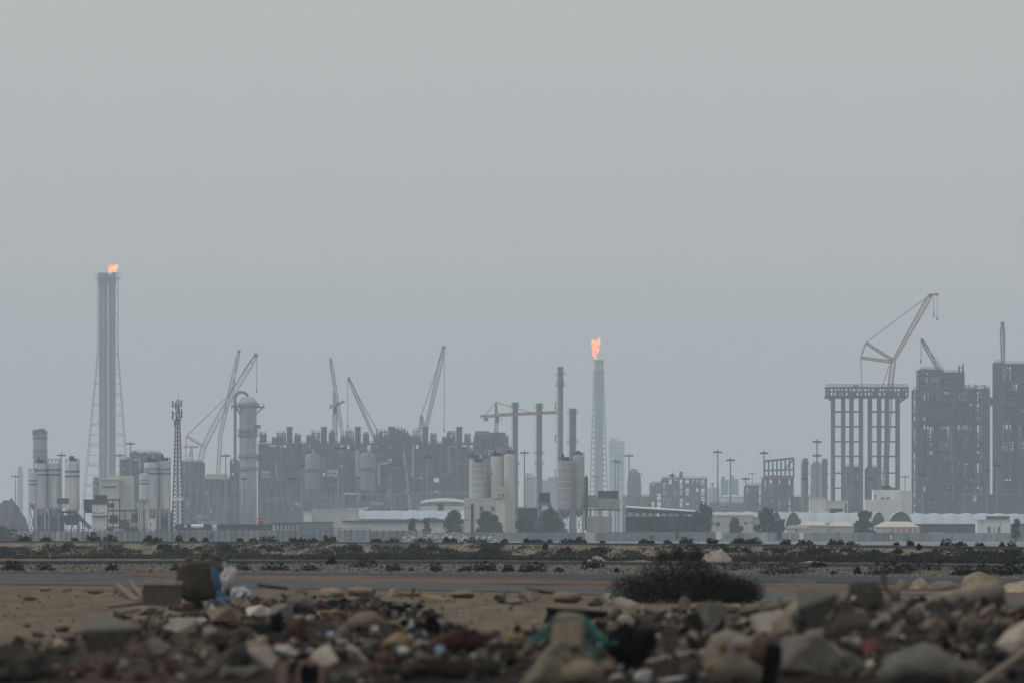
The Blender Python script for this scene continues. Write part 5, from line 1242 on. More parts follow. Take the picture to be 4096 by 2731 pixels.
# low houses
W = [(2848, 2856, 2083, 2092), (2862, 2880, 2086, 2102), (2975, 2990, 2086, 2096), (3002, 3010, 2083, 2092)]
box_building('low_house', 'low cream house with two dark window pairs, behind young trees', 'house', 2834, 3012, 2060, 2180, 10, M_CREAM, M_OFFW, W)
box_building('low_house', 'cream house extension half hidden by a bushy tree', 'house', 3014, 3060, 2066, 2185, 10, M_CREAM, M_OFFW)
def hip_house(label, px0, px1, top, eave, Y, wall, roof, wins=(), extra=None):
    t = thing('low_house', label, 'house', (wx((px0 + px1) / 2, Y), Y, 0)); d = 12
    sub_box(t, 'wall', wall, wx(px0 + 4, Y), wx(px1 - 4, Y), Y + .4, Y + d, 0, wz(eave, Y))
    a, b = wx(px0, Y), wx(px1, Y); ze, zt = wz(eave, Y), wz(top, Y); w = b - a
    m = MB(); m.add([Vector(p) for p in ((a, Y, ze), (b, Y, ze), (b, Y + d + .4, ze), (a, Y + d + .4, ze), (a + w * .22, Y + d * .5, zt), (b - w * .22, Y + d * .5, zt))], [(0, 1, 5, 4), (1, 2, 5), (2, 3, 4, 5), (3, 0, 4), (3, 2, 1, 0)]); m.build('roof', roof, t)
    for q in wins: win(t, *q, Y + .4)
    return t
M_ROOF = mat('sandy_roof', (.42, .39, .33), .12, .3, .9)
hip_house('sandy hip roofed house with a dark gable, left of the big bush tree', 3195, 3312, 2084, 2100, 2170, M_CREAM, M_ROOF, [(3210, 3222, 2106, 2116)])
hip_house('sandy roofed house directly left of the spiky dark tree', 3314, 3420, 2086, 2102, 2175, M_CREAM, M_ROOF)
hip_house('dim brown roofed house in front of the sandy hip roofed one', 3140, 3245, 2098, 2112, 2150, M_OFFW, mat('brown_roof', (.20, .18, .16), .2, .4, .9), [(3180, 3192, 2116, 2124)])
t = hip_house('sandy roofed house with a pinkish wall, right of the spiky tree', 3500, 3680, 2084, 2106, 2165, M_CREAM, M_ROOF)
Yh = 2165.3; sub_box(t, 'porch_wall', mat('pink_render', (.36, .22, .19), .15, .4, .9), wx(3558, Yh), wx(3674, Yh), Yh - .5, Yh, .3, wz(2110, Yh))
for i in range(6): sub_box(t, 'pilaster', M_OFFW, wx(3556 + 23 * i, Yh), wx(3561 + 23 * i, Yh), Yh - .7, Yh - .52, .1, wz(2109, Yh))
# arched sheds
def arch_shed(label, px0, px1, top, base, Y):
    t = thing('arched_shed', label, 'shed', (wx((px0 + px1) / 2, Y), Y, 0)); r = (px1 - px0) / 2 * K * Y; h = wz(top, Y)
    cxm = wx((px0 + px1) / 2, Y); n = 14
    m = MB(); pr = [(cxm - r * math.cos(math.pi * i / n), h * math.sin(math.pi * i / n) ** .8 if 0 < i < n else 0) for i in range(n + 1)]
    for x_, z_ in pr: m.v += [Vector((x_, Y, z_)), Vector((x_, Y + 16, z_))]
    m.f = [(2 * i, 2 * i + 1, 2 * i + 3, 2 * i + 2) for i in range(n)]; m.mi = [0] * n; m.build('roof', M_TENT, t, smooth=True)
    m = MB(); m.v = [Vector((x_, Y + .6, z_ * .985)) for x_, z_ in pr]; m.f = [tuple(range(n + 1))]; m.mi = [0]; m.build('end_wall', mat('dark_green_canvas', (.05, .06, .068), .2, .3, .9), t)  # end wall darker than the roof fabric
arch_shed('dark fronted arched shed behind the spiky tree', 3482, 3546, 2046, 2090, 2560)
arch_shed('larger dark fronted arched shed right of the narrower one', 3548, 3656, 2044, 2090, 2540)
arch_shed('dark fronted arched shed right of the bushy tree', 3078, 3130, 2044, 2082, 2640)
arch_shed('dark leaning arched shed beside the sandy hip roofed house', 3140, 3206, 2046, 2090, 2600)
# white block buildings
Y = 2750
t = thing('white_block_building', 'large plain white block building before the tall frame', 'building', (wx(3555, Y), Y, 0))
sub_box(t, 'wall', M_WHITE, wx(3461, Y), wx(3598, Y), Y, Y + 14, 0, wz(1996, Y)); sub_box(t, 'upper_wall', M_WHITE, wx(3495, Y), wx(3600, Y), Y + 2, Y + 14, wz(1996, Y) + .02, wz(1957, Y))
m = MB(); m.add([Vector(p) for p in ((wx(3598, Y), Y - .01, 0), (wx(3653, Y), Y + 9, 0), (wx(3653, Y), Y + 20, 0), (wx(3598, Y), Y + 13.9, 0), (wx(3598, Y), Y - .01, wz(1958, Y)), (wx(3653, Y), Y + 9, wz(1962, Y)), (wx(3653, Y), Y + 20, wz(1962, Y)), (wx(3598, Y), Y + 13.9, wz(1958, Y)))], [(0, 1, 5, 4), (1, 2, 6, 5), (2, 3, 7, 6), (3, 0, 4, 7), (4, 5, 6, 7)]); m.build('side_wall', M_WHITE, t)
sub_box(t, 'door', M_STEEL, wx(3500, Y), wx(3505, Y), Y + 1.95, Y + 1.98, wz(1995, Y), wz(1974, Y))
m = MB(); m.box(wx(3535, Y), wx(3600, Y), Y + 4, Y + 8, wz(1957, Y), wz(1951, Y)); m.rbox(P(3545, 1951, Y + 5), 3, 2, .8); m.build('roof_plant', M_STEEL_D, t)
for px in (3530, 3552):
    m = MB(); m.rbox(P(px, 1994, Y + 1.6), 1.0, .6, .5); m.build('air_conditioner', M_STEEL, t)
box_building('white_block_building', 'small white block left of the double headed mast foot', 'building', 3240, 3304, 1992, 2800, 10, M_WHITE, M_OFFW)
t = box_building('white_block_building', 'low white block with dark underside right of the double headed mast', 'building', 3305, 3391, 2003, 2810, 10, M_WHITE, M_OFFW, (), 4, ((3380, 3387, 2012, M_STEEL_D),))
sub_box(t, 'loading_gap', M_DARK, wx(3320, 2810), wx(3370, 2810), 2809.7, 2809.95, .1, wz(2032, 2810))
t = box_building('roadside_building', 'white flat roofed building with blue doors below the longest tent', 'building', 3908, 4042, 2079, 2190, 8, M_WHITE, M_OFFW, [(3926, 3931, 2086, 2094), (4000, 4005, 2090, 2098)], 4, ((3950, 3962, 2104, M_BLUE), (3991, 4001, 2104, M_BLUE), (3975, 3978, 2106, M_DARK)))
m = MB(); m.box(wx(3950, 2190), wx(4040, 2190), 2192, 2197, wz(2076, 2190), wz(2062, 2190)); m.build('roof_shade', M_STEEL, t)
box_building('market_stalls', 'long dim row of stalls under the longest tent', 'stall', 3660, 3905, 2094, 2280, 6, M_STEEL, M_WHITE)
for i, (px, mt, lab) in enumerate(((3745, M_WHITE, 'white boxy van parked by the long stall row'), (3830, mat('van_red', (.3, .1, .08), .1, 1, .5), 'dull red van parked by the long stall row'))):
    Y = 2200; t = thing('parked_van', lab, 'van', (wx(px, Y), Y, 0)); x = wx(px, Y)
    m = MB(); m.hexa([(x - 2.4, Y, .4), (x + 2.4, Y, .4), (x + 2.4, Y + 1.8, .4), (x - 2.4, Y + 1.8, .4), (x - 1.7, Y + .1, 2.1), (x + 2.3, Y + .1, 2.1), (x + 2.3, Y + 1.7, 2.1), (x - 1.7, Y + 1.7, 2.1)]); m.build('body', mt, t)
    m = MB(); m.box(x - 1.5, x - .4, Y - .02, Y + .1, 1.3, 1.9); m.build('window', M_DARK, t)
    for d in (-1.5, 1.5):
        m = MB(); m.tube((x + d, Y - .05, .38), (x + d, Y + .3, .38), .38, .38, 12); m.build('wheel', M_DARK, t)

# ---------------------------------------------------------------- perimeter walls
M_PANEL = mat('wall_panel', (.30, .32, .335), .18, .5, .8, streak=True, objrand=.28)
M_PANELD = mat('wall_panel_dark', (.15, .165, .185), .22, .5, .8, streak=True, objrand=.25)
M_PANELB = mat('wall_panel_bluish', (.20, .225, .245), .2, .5, .8, streak=True, objrand=.22)
def wall_run(label, px0, px1, top, Y, mt, pw, posts=True, wire=True, seed=0, patch=None):
    t = thing('perimeter_wall', label, 'wall', (wx((px0 + px1) / 2, Y), Y, 0))
    rg = random.Random(seed); n = max(2, int(round((px1 - px0) / pw))); w = (px1 - px0) / n
    for i in range(n):
        a, b = wx(px0 + w * i, Y) + .03, wx(px0 + w * (i + 1), Y) - .03
        sub_box(t, 'panel', mt if rg.random() > .12 else rg.choice([M_PANEL, M_PANELD, M_PANELB]), a, b, Y, Y + .18, 0, wz(top + rg.uniform(-.6, .6), Y))
        if patch and rg.random() < patch: sub_box(t, 'patch', rg.choice([M_STEEL_D, M_PANELD, M_WHITE]), a + (b - a) * rg.uniform(.1, .4), b - (b - a) * rg.uniform(.1, .4), Y - .05, Y - .01, .5, rg.uniform(1.4, 2.4))
    if posts:
        for i in range(n + 1):
            m = MB(); x_ = wx(px0 + w * i, Y); m.bar((x_, Y - .12, 0), (x_, Y - .12, wz(top, Y)), .2); m.bar((x_, Y - .1, wz(top, Y)), (x_ - .35, Y - .1, wz(top - 9, Y)), .1); m.bar((x_, Y - .1, wz(top, Y)), (x_ + .35, Y - .1, wz(top - 9, Y)), .1); m.build('post', M_STEEL, t)
    if wire:
        m = MB(); z = wz(top - 7, Y); L_ = wx(px1, Y) - wx(px0, Y); k = int(L_ / .35); pts = []
        for i in range(k * 4): 
            a = i * math.pi / 2; pts.append((wx(px0, Y) + L_ * i / (k * 4), Y + .25 * math.cos(a), z + .25 * math.sin(a)))
        m.path(pts, .022, 3); m.build('razor_wire', M_STEEL, t)
    return t
wall_run('pale wall run with dark window like patches, far left', 45, 330, 2123, 2000, M_PANEL, 22, seed=1, patch=.4)
wall_run('grey wall run below the control hut and striped silos', 331, 690, 2122, 2002, M_PANELB, 22, seed=2)
wall_run('grey wall run with razor wire below the dark long shed', 691, 1180, 2118, 2004, M_PANELB, 23, seed=3, patch=.08)
wall_run('grey wall run behind the blue chevron sign', 1181, 1480, 2118, 2006, M_PANELB, 24, seed=4)
wall_run('dark bluish wall run ending near the white sacks', 1481, 1720, 2121, 2010, M_PANELD, 26, True, False, seed=5)
wall_run('dark bluish wall run behind the heap of white sacks', 1721, 2420, 2128, 2030, M_PANELD, 38, False, False, seed=6)
wall_run('dark wall run below the open canopy', 2421, 2860, 2126, 2020, M_PANELD, 34, False, False, seed=7, patch=.1)
wall_run('wall run in mirage blue below the low cream houses', 2861, 3400, 2128, 2015, M_PANELB, 30, False, False, seed=8, patch=.15)
wall_run('dark wall run below the pinkish house wall', 3401, 3700, 2128, 2012, M_PANELD, 30, False, False, seed=9, patch=.12)
wall_run('wall run in mirage blue below the building with blue doors, at the right edge', 3701, 4200, 2130, 2018, M_PANELB, 28, False, False, seed=10, patch=.22)  # right-hand runs also model the mirage strip, its blue-grey put into panel tones
# chevron sign on the wall
t = thing('chevron_sign', 'blue board of white chevrons pointing both ways on the wall', 'sign', (wx(1233, 2005), 2005, 1.2))
Y = 2005.4; sub_box(t, 'board', mat('sign_blue', (.06, .13, .30), .1, 1, .5), wx(1207, Y), wx(1258, Y), Y, Y + .06, wz(2138, Y), wz(2123, Y))
for i, px in enumerate((1210, 1219, 1228, 1236, 1244, 1252)):
    s_ = -1 if i < 2 else 1; m = MB(); c = px + 1
    for sg in (-1, 1): m.bar(P(c - 2.2 * s_, 2130.5 + sg * 6, Y - .04), P(c + 2.2 * s_, 2130.5, Y - .04), .17, .04)
    m.build('chevron', mat('sign_white', (.75, .75, .75), .05, 1, .5), t)
# white sacks heaped in front of the wall
rg = random.Random(21)
def blob_mesh(name, seed, squash=.7, mt=None, rough=.35, sub=3, f=1.3):
    me = bpy.data.meshes.new(name); bm = bmesh.new(); bmesh.ops.create_icosphere(bm, subdivisions=sub, radius=1)
    for v in bm.verts:
        p = v.co.copy(); v.co = p * (1 + rough * noise.fractal(p * f + Vector((seed * 7.1, 0, 0)), 1, 2, 3)); v.co.z *= squash
    bm.to_mesh(me); bm.free()
    for p in me.polygons: p.use_smooth = True
    if mt: me.materials.append(mt)
    return me
SACK = [blob_mesh('sack', i, .8, mat('sack_fabric', (.30, .31, .32), .3, 1.2, .8, objrand=.3), .35, 2) for i in range(4)]
pos = [(1620, 2), (1645, 3), (1668, 2), (1690, 2), (1712, 3), (1730, 4), (1752, 3), (1772, 2), (1790, 3), (1812, 4), (1832, 2), (1850, 3), (1872, 2), (1905, 2), (1930, 2), (1955, 2), (1985, 1), (2010, 1)]
k = 0
for px, nst in pos:
    for j in range(nst):
        o = bpy.data.objects.new('white_sack', SACK[k % 4]); col.objects.link(o); s_ = rg.uniform(.3, .62)
        o.location = (wx(px + rg.uniform(-8, 8), 1995), 1995 - rg.uniform(0, 2.5), .3 + j * .5); o.scale = (s_, s_, s_); o.rotation_euler = (rg.uniform(-.4, .4), rg.uniform(-.4, .4), rg.uniform(0, 6)); k += 1
        tag(o, 'white bulk sack heaped against the dark wall below the cream building', 'sack', 'white sacks heaped before the wall')

# ---------------------------------------------------------------- trees on the plain
def tree(px, top, w, Y, label, seed, base_z=0.0, spiky=False, n=900, mt=None, lump=7, name='tree', low=.18):
    rg = random.Random(seed); x = wx(px, Y); h = wz(top, Y) - base_z; hw = w / 2 * K * Y
    t = thing(name, label, 'tree', (x, Y, base_z))
    m = MB(); th = h * .55; r = .03 * h + .05
    m.path([(x, Y, base_z - .1), (x + .03 * h, Y, base_z + th * .5), (x - .02 * h, Y, base_z + th)], [r, r * .75, r * .45], 7)
    for i in range(6):
        a = rg.uniform(0, 6.28); z = base_z + th * rg.uniform(.45, .95); L_ = rg.uniform(.4, .8)
        m.path([(x, Y, z), (x + math.cos(a) * hw * L_ * .5, Y + math.sin(a) * hw * L_ * .5, z + h * .12), (x + math.cos(a) * hw * L_, Y + math.sin(a) * hw * L_, z + h * .2)], [r * .4, r * .3, r * .15], 5)
    m.build('trunk', M_BARK, t)
    m = MB(); size = .05 * h + .06
    for i in range(lump):
        f = i / (lump - 1) if lump > 1 else .5
        z = base_z + h * (low + .12 + (.80 - low) * f); rr = hw * (1.25 - .6 * abs(f - .35) * 1.3) if not spiky else hw * (1.25 - .95 * f)
        a = rg.uniform(0, 6.28); d = rr * rg.uniform(.1, .55)
        m.leaves((x + math.cos(a) * d, Y + math.sin(a) * d, z), rr * rg.uniform(.45, .8), rr * rg.uniform(.45, .8), h * rg.uniform(.08, .18), n // lump, size, rg)
    for i in range(16):
        a = rg.uniform(0, 6.28); z = base_z + h * rg.uniform(low + .1, .98); q = hw * rg.uniform(.6, 1.05) * (1 - (z - base_z) / h * .4)
        m.leaves((x + math.cos(a) * q, Y + math.sin(a) * q, z), hw * .22, hw * .22, h * .09, n // 22, size * .9, rg, 0)
    if spiky:
        for q in range(5):
            zz = base_z + h * rg.uniform(.75, .97); xx = x + hw * rg.uniform(-.6, .6); m.leaves((xx, Y, zz), hw * .08, hw * .08, h * .09, 30, size * .6, rg, 0)
    m.build('crown', mt or M_LEAF, t)
    return t
for i, a in enumerate(((1812, 2050, 80, 2120, 'round dark tree at the left foot of the cream building'), (1952, 2046, 110, 2115, 'broad dark tree in front of the cream building windows'), (1648, 2082, 26, 2120, 'small thin tree before the zigzag warehouse'), (1708, 2074, 28, 2122, 'thin upright tree before the zigzag gables'),
      (2822, 2022, 54, 2130, 'tall dark tree at the right end of the open canopy'), (2785, 2052, 40, 2140, 'lower tree leaning against the tall one by the canopy'), (2725, 2062, 70, 2130, 'wide dark tree in front of the canopy wall'), (2580, 2078, 100, 2125, 'dim bushy tree under the canopy posts'),
      (2665, 2092, 36, 2110, 'small round tree below the canopy end'), (2944, 2074, 52, 2120, 'young tree between the window pairs of the low house'), (3062, 2040, 92, 2120, 'bushy pointed tree beside the low cream house'), (3118, 2084, 40, 2125, 'small tree right of the bushy pointed one'),
      (3460, 2046, 92, 2120, 'spiky dark tree between the sandy roofed houses'), (2640, 2105, 60, 2105, 'low dark tree at the foot of the canopy'), (2100, 2075, 90, 2110, 'dim dark tree right of the cream tower building'), (2195, 2045, 70, 2120, 'dark tree before the tarpaulin heap'))):
    tree(*a, seed=400 + i, spiky=i in (10, 12), n=1100, low=.02)
tree(15, 2106, 150, 1900, 'low spreading dark tree cut by the left edge, before the wall', 480, n=1500, low=-.05)
tree(4062, 2082, 40, 1700, 'bare brown twiggy tree at the right edge by the wall', 481, n=200, mt=M_BARK, name='bare_tree')
# ================================================================== scrub, bushes and heaps of the middle ground
def px_of(X, Y): return CX + X / (K * Y)
def field_z(X, Y): return fb(px_of(X, Y)) + .15 * fbm(X * .08, Y * .03, 2)
rng = random.Random(77)
M_DRY = mat('dry_scrub', (.028, .025, .018), .4, .6, .9, spec=.02)
mb = MB(); cnt = 0
while cnt < 6600:
    px = rng.uniform(-300, 4400)
    ya, yb = y_r2(px) + 40, y_r3(px) - 4
    Y = yb - (yb - ya) * rng.random() ** 1.2
    X = wx(px, Y); d = fbm(X * .1, Y * .02, 5)
    near_bank = Y > yb - 35
    if d < (-.3 if not near_bank else -.05) + rng.uniform(-.2, .2): continue
    mb.cur = 1 if rng.random() < .22 else 0
    s = rng.uniform(.4, 1.4); h = rng.uniform(.07, .19) * (1.4 if rng.random() < .1 else 1)
    z = field_z(X, Y)
    if Y > yb - 5: z = fb(px) + .05 + (Y - yb + 5) * .06
    mb.leaves((X, Y, z + h * .45), s, s, h, 26, .085, rng, 0, 1.3); cnt += 1
n = 0
while n < 1150:      # scrub climbing the bank of the far road
    px = rng.uniform(-300, 4400); f = rng.random() ** 1.3 * .9
    if fbm(px * .006, f * 2, 11) < -.28 + f * .55 + .25 * sm(900, 2600, px) - rng.uniform(0, .12): continue
    Y = y_r3(px) - 9 + 9 * f - .6; X = wx(px, Y); z = fb(px) + (Z3 - .12 - fb(px)) * f ** .75; s = rng.uniform(.3, .9); h = rng.uniform(.10, .26)
    mb.cur = 1 if rng.random() < .25 else 0; mb.leaves((X, Y, z + h * .4), s, s * .5, h, 20, .09, rng, 0, 1.3); n += 1
tag(mb.build('scrub', [M_SCRUB, M_DRY]), 'low dark olive scrub carpeting the field between the two far roads', kind='stuff')
# pale stones of the middle road bank
mb = MB(); M_PEB = [mat('pale_pebble', (.20, .185, .16), .2, 5, .9, spec=.05), mat('grey_pebble', (.10, .092, .082), .2, 5, .9, spec=.05), mat('dark_pebble', (.035, .032, .028), .2, 5, .9, spec=.05)]
for i in range(5200):
    px = rng.uniform(-200, 4300); f = rng.random()
    Y = y_r2(px) - 15 + 14.6 * f; X = wx(px, Y); z = zb(px) + (Z2 - .11 - zb(px)) * f + .02; r = rng.uniform(.014, .045) * (1.5 if rng.random() < .06 else 1)
    mb.cur = rng.choice((0, 0, 1, 1, 2))
    mb.add([Vector((X + r, Y, z)), Vector((X - r, Y, z)), Vector((X, Y + r, z)), Vector((X, Y - r, z)), Vector((X, Y, z + r * .8)), Vector((X, Y, z - r))], [(0, 2, 4), (2, 1, 4), (1, 3, 4), (3, 0, 4), (2, 0, 5), (1, 2, 5), (3, 1, 5), (0, 3, 5)])
tag(mb.build('gravel', M_PEB), 'pale pebbles covering the bank of the middle road', kind='stuff')

def bush_mesh(w, h, rg, mt, n=240, leaf=.05, lumps=7, twiggy=.3):
    m = MB()
    for i in range(int(10 * twiggy) + 3):
        a = rg.uniform(0, 6.28); q = rg.uniform(.2, .95); e = Vector((math.cos(a) * w * .5 * q, math.sin(a) * w * .4 * q, h * rg.uniform(.55, 1.08)))
        m.path([(0, 0, -.05), e * .5 + Vector((0, 0, h * .08)), e], [h * .02, h * .014, h * .005], 4)
    for i in range(lumps):
        f = (i + .5) / lumps * 2 - 1; d = w * .5 * f * .82; hh = h * (1 - .5 * f * f) * rg.uniform(.75, 1.05)
        m.leaves((d, rg.uniform(-.2, .2) * w, hh * .48), w * .95 / lumps + w * .07, w * .2, hh * .5, n // lumps, leaf, rg, 0, 1.5)
    for i in range(lumps * 2):   # ragged sprigs along the top
        f = rg.uniform(-.9, .9); m.leaves((w * .5 * f, rg.uniform(-.15, .15) * w, h * (1 - .45 * f * f) * rg.uniform(.85, 1.08)), w * .05, w * .05, h * .09, max(4, n // 60), leaf * .8, rg, 0, 1.8)
    return m
def bush(px, base, top, w, Y, z0, label, mt, seed, group=None, name='desert_bush', n=240, leaf=None, lumps=7, twiggy=.3):
    u = K * Y; h = max(.15, wz(top, Y) - z0)
    m = bush_mesh(w * u, h, random.Random(seed), mt, n, leaf or max(.03, 4.5 * u), lumps, twiggy)
    o = m.build(name, mt); o.location = (wx(px, Y), Y, z0)
    return tag(o, label, 'bush', group)
# on the crest of the far road
G3 = 'dark bushes along the crest of the far road'
crest = [(98, 45, 22), (185, 38, 18), (300, 26, 15), (372, 52, 40), (440, 46, 30), (595, 36, 26), (632, 34, 16), (716, 26, 24), (772, 24, 16), (822, 24, 14), (960, 22, 14), (1012, 30, 14), (1075, 62, 26), (1173, 26, 20), (1211, 36, 16), (1253, 34, 16), (1505, 40, 14), (1572, 54, 16), (1690, 66, 18), (1900, 90, 20), (2017, 26, 14), (2108, 26, 16),
         (2150, 52, 14), (2198, 24, 12), (2270, 52, 18), (2318, 46, 26), (2410, 18, 9), (2576, 36, 18), (2607, 22, 10), (2671, 28, 14), (2745, 52, 30), (2950, 44, 24), (3022, 46, 30), (3143, 36, 24), (3404, 40, 14), (3585, 20, 14), (3642, 28, 22), (3790, 48, 34), (3842, 44, 18), (3918, 34, 16), (4008, 24, 16), (4046, 32, 22)]
names = {372: 'largest dark bush on the far road crest, left third', 440: 'dark bush just right of the largest left crest bush', 1075: 'wide dark bush on the far road crest, left of the chevron sign', 1900: 'widest flat dark bush on the far road crest, below the cream building', 2318: 'domed dark bush on the far road crest below the grey silo pair',
         2745: 'dark bush on the far road crest above the big blurred bush', 3022: 'ragged dark bush on the far road crest, right of the sandy mound pair', 3790: 'ragged dark bush on the far road crest below the huge block', 98: 'first dark bush on the far road crest from the left', 4046: 'last dark bush on the far road crest at the right'}
for i, (px, w, h) in enumerate(crest):
    Y = y_r3(px) + 13; bush(px, 0, HZ + (CZ - Z3) / (K * Y) - h * .85, w * 1.15, Y, Z3 - .1, names.get(px, 'small dark bush on the crest of the far road'), M_SCRUB if i % 3 else M_BUSHD, 600 + i, G3, n=150, lumps=5)
for i, (px, w, h, lab) in enumerate(((1320, 66, 18, 'sandy mound capped with scrub on the far road crest right of the chevron sign'), (1800, 70, 14, 'pale sandy mound on the far road crest below the round tree'), (2850, 56, 15, 'brown mound on the far road crest, left of a paler double mound'), (2985, 90, 16, 'pale double mound between two bushes on the far road crest'), (3222, 74, 12, 'flat pale sand mound on the far road crest below the spiky tree'), (3346, 84, 15, 'brown topped pale mound on the far road crest below the pinkish house'))):
    Y = y_r3(px) + 14; heap('sand_mound', lab, px - w / 2, px + w / 2, HZ + (CZ - Z3) / (K * Y) - h, Y, M_BANK, 10 + i, 'mound', Z3 - .2)
    for k in range(2):
        bush(px + (-.22 + .4 * k) * w, 0, HZ + (CZ - Z3) / (K * Y) - h - 5 + 3 * k, w * .4, Y - .8, Z3 - .05, 'small dark bush on the crest of the far road', M_SCRUB, 700 + i * 2 + k, G3, n=90, lumps=4)
# on the bank of the far road and in the field
GB = 'dark shrubs on the bank and in the scrub field'
rg = random.Random(5)
spots = [(260, 2205, 36, 30), (470, 2210, 24, 14), (655, 2195, 46, 20), (1060, 2195, 60, 18), (1100, 2205, 70, 24), (1420, 2200, 60, 22), (1660, 2198, 70, 22), (1730, 2200, 50, 20), (2180, 2196, 22, 22), (2260, 2210, 50, 24), (2390, 2208, 70, 20), (2908, 2208, 40, 20), (2985, 2206, 24, 12), (3120, 2206, 46, 12), (3260, 2204, 90, 26), (3390, 2206, 56, 16), (3500, 2212, 44, 14), (3590, 2212, 40, 18), (3676, 2197, 20, 20), (20, 2228, 36, 20), (900, 2200, 60, 18), (1950, 2206, 70, 16)]
for i, (px, base, w, h) in enumerate(spots):
    Y = y_r3(px) - rg.uniform(6, 35); z = field_z(wx(px, Y), Y); z = wz(base, Y)
    bush(px, base, base - h, w, Y, min(z, field_z(wx(px, Y), Y) + .8), 'dark shrub on the pale bank below the far road', M_SCRUB, 800 + i, GB, n=170, lumps=6)
for i in range(60):
    px = rg.uniform(0, 4096); Y = rg.uniform(y_r2(px) + 36, y_r3(px) - 30); z = field_z(wx(px, Y), Y)
    bush(px, 0, HZ + (CZ - z) / (K * Y) - rg.uniform(10, 26) * 400 / Y, rg.uniform(26, 64) * 400 / Y, Y, z - .05, 'dark shrub standing in the scrub field', rg.choice([M_SCRUB, M_SCRUB, M_BUSHD]), 900 + i, GB, n=150, lumps=5)
# heaps
heap('gravel_heap', 'pale pointed gravel heap beside the middle road', 2792, 2940, 2198, 345, mat('pale_gravel', (.21, .19, .165), .2, 3, .95, bump=.6, spec=.05), 5, 'heap', .55)
heap('gravel_heap', 'flat topped pale rubble heap left of the big blurred bush', 2335, 2440, 2221, 340, MATS['pale_gravel'], 9, 'heap', .62)
heap('sand_ridge', 'thin pale sand ridge right of the flat rubble heap', 2450, 2660, 2235, 332, MATS['pale_gravel'], 11, 'heap', .75)
heap('sand_ridge', 'thin pale sand ridge beyond the middle road, right of the pointed heap', 3170, 3340, 2238, 318, MATS['pale_gravel'], 12, 'heap', .75)
heap('sand_ridge', 'long tan sand ridge along the middle road at the left', -400, 1150, 2232, 349, M_BANK, 14, 'ridge', .72)
# bushes on the bank of the middle road
GM = 'bushes on the stony bank of the middle road'
mid = [(50, 96, 2242, 2290, 0, 'dark spreading bush at the left end of the stony bank'), (182, 84, 2254, 2291, 1, 'rounded red brown bush on the stony bank at the left'), (380, 26, 2262, 2272, 0, 'tiny flat bush between the red brown bush and a green one'), (447, 48, 2252, 2290, 2, 'small upright green bush right of the red brown bush'), (702, 40, 2258, 2288, 0, 'small dark bush just left of the dark sacking bundle'),
       (972, 76, 2252, 2290, 0, 'dark bush right of the blue and white bag'), (1100, 120, 2250, 2296, 0, 'dark mounded bush, first of three in a row on the stony bank'), (1235, 110, 2262, 2296, 0, 'flat dark bush, second of three in a row on the stony bank'), (1326, 40, 2226, 2256, 0, 'small dark bush standing on the middle road edge'), (1455, 130, 2236, 2294, 0, 'tall twiggy dark bush, third of three in a row on the stony bank'),
       (1575, 68, 2252, 2290, 3, 'brownish open bush on the stony bank right of the twiggy one'), (1645, 30, 2272, 2292, 2, 'low green tuft right of the brownish bush'), (1742, 50, 2246, 2293, 0, 'narrow dark upright bush in mid bank'), (1862, 54, 2262, 2286, 2, 'low green bush left of the large dark one in mid bank'), (1938, 100, 2244, 2294, 0, 'large dark bush on the stony bank below the cream tower'),
       (2032, 48, 2256, 2292, 2, 'small green bush right of the large dark one below the cream tower'), (2132, 116, 2248, 2293, 0, 'wide dark green bush on the stony bank below the tarpaulin heap'), (2236, 36, 2270, 2290, 3, 'small brown bush between two wide green ones'), (2372, 108, 2234, 2293, 2, 'tall green bush on the stony bank left of the big blurred bush'), (2466, 20, 2274, 2292, 1, 'tiny red brown bush beside the big blurred bush'),
       (2790, 200, 2238, 2298, 2, 'long green thicket behind the big blurred bush, left part'), (2980, 230, 2240, 2299, 2, 'long green thicket right of the big blurred bush, middle part'), (3150, 220, 2250, 2299, 2, 'long green thicket, low right tail'), (3276, 64, 2240, 2272, 0, 'dark bush on the middle road edge above the thicket tail'), (3430, 26, 2268, 2300, 0, 'small dark bush on bare stones right of the thicket'), (3336, 30, 2284, 2300, 2, 'tiny green tuft on bare stones right of the thicket'),
       (3560, 200, 2250, 2303, 0, 'large dark brushy bush, left half of a broad pair'), (3670, 220, 2222, 2304, 0, 'largest dark brushy bush with bare twigs, right half of a broad pair'), (3860, 120, 2262, 2305, 2, 'dark green bush left of the pale boulder'), (3955, 150, 2256, 2307, 0, 'dark green bush behind the pale boulder'), (4050, 110, 2250, 2312, 0, 'dark spiky bush at the right edge behind the pale boulder')]
MB_ = [M_BUSHD, M_BUSHR, mat('green_bush_foliage', (.013, .015, .009), .5, 2.0, .9, c2=(.02, .022, .013), spec=.02), mat('brown_bush_foliage', (.03, .024, .018), .4, 2.0, .9, spec=.02)]
for i, (px, w, top, base, mi, lab) in enumerate(mid):
    Y = y_r2(px) - (11 if top > 2240 else 5); 
    if base < 2275: Y = y_r2(px) - 1
    z = wz(base, Y)
    Yg = Y; zt = zb(px) + (Z2 - .11 - zb(px)) * (Y - y_r2(px) + 15) / 15
    bush(px, base, top, w, Y, min(z, zt) - .03, lab, MB_[mi], 1000 + i, GM, n=650 if w > 90 else 380, leaf=.036, lumps=8 if w > 90 else 6, twiggy=1.0)
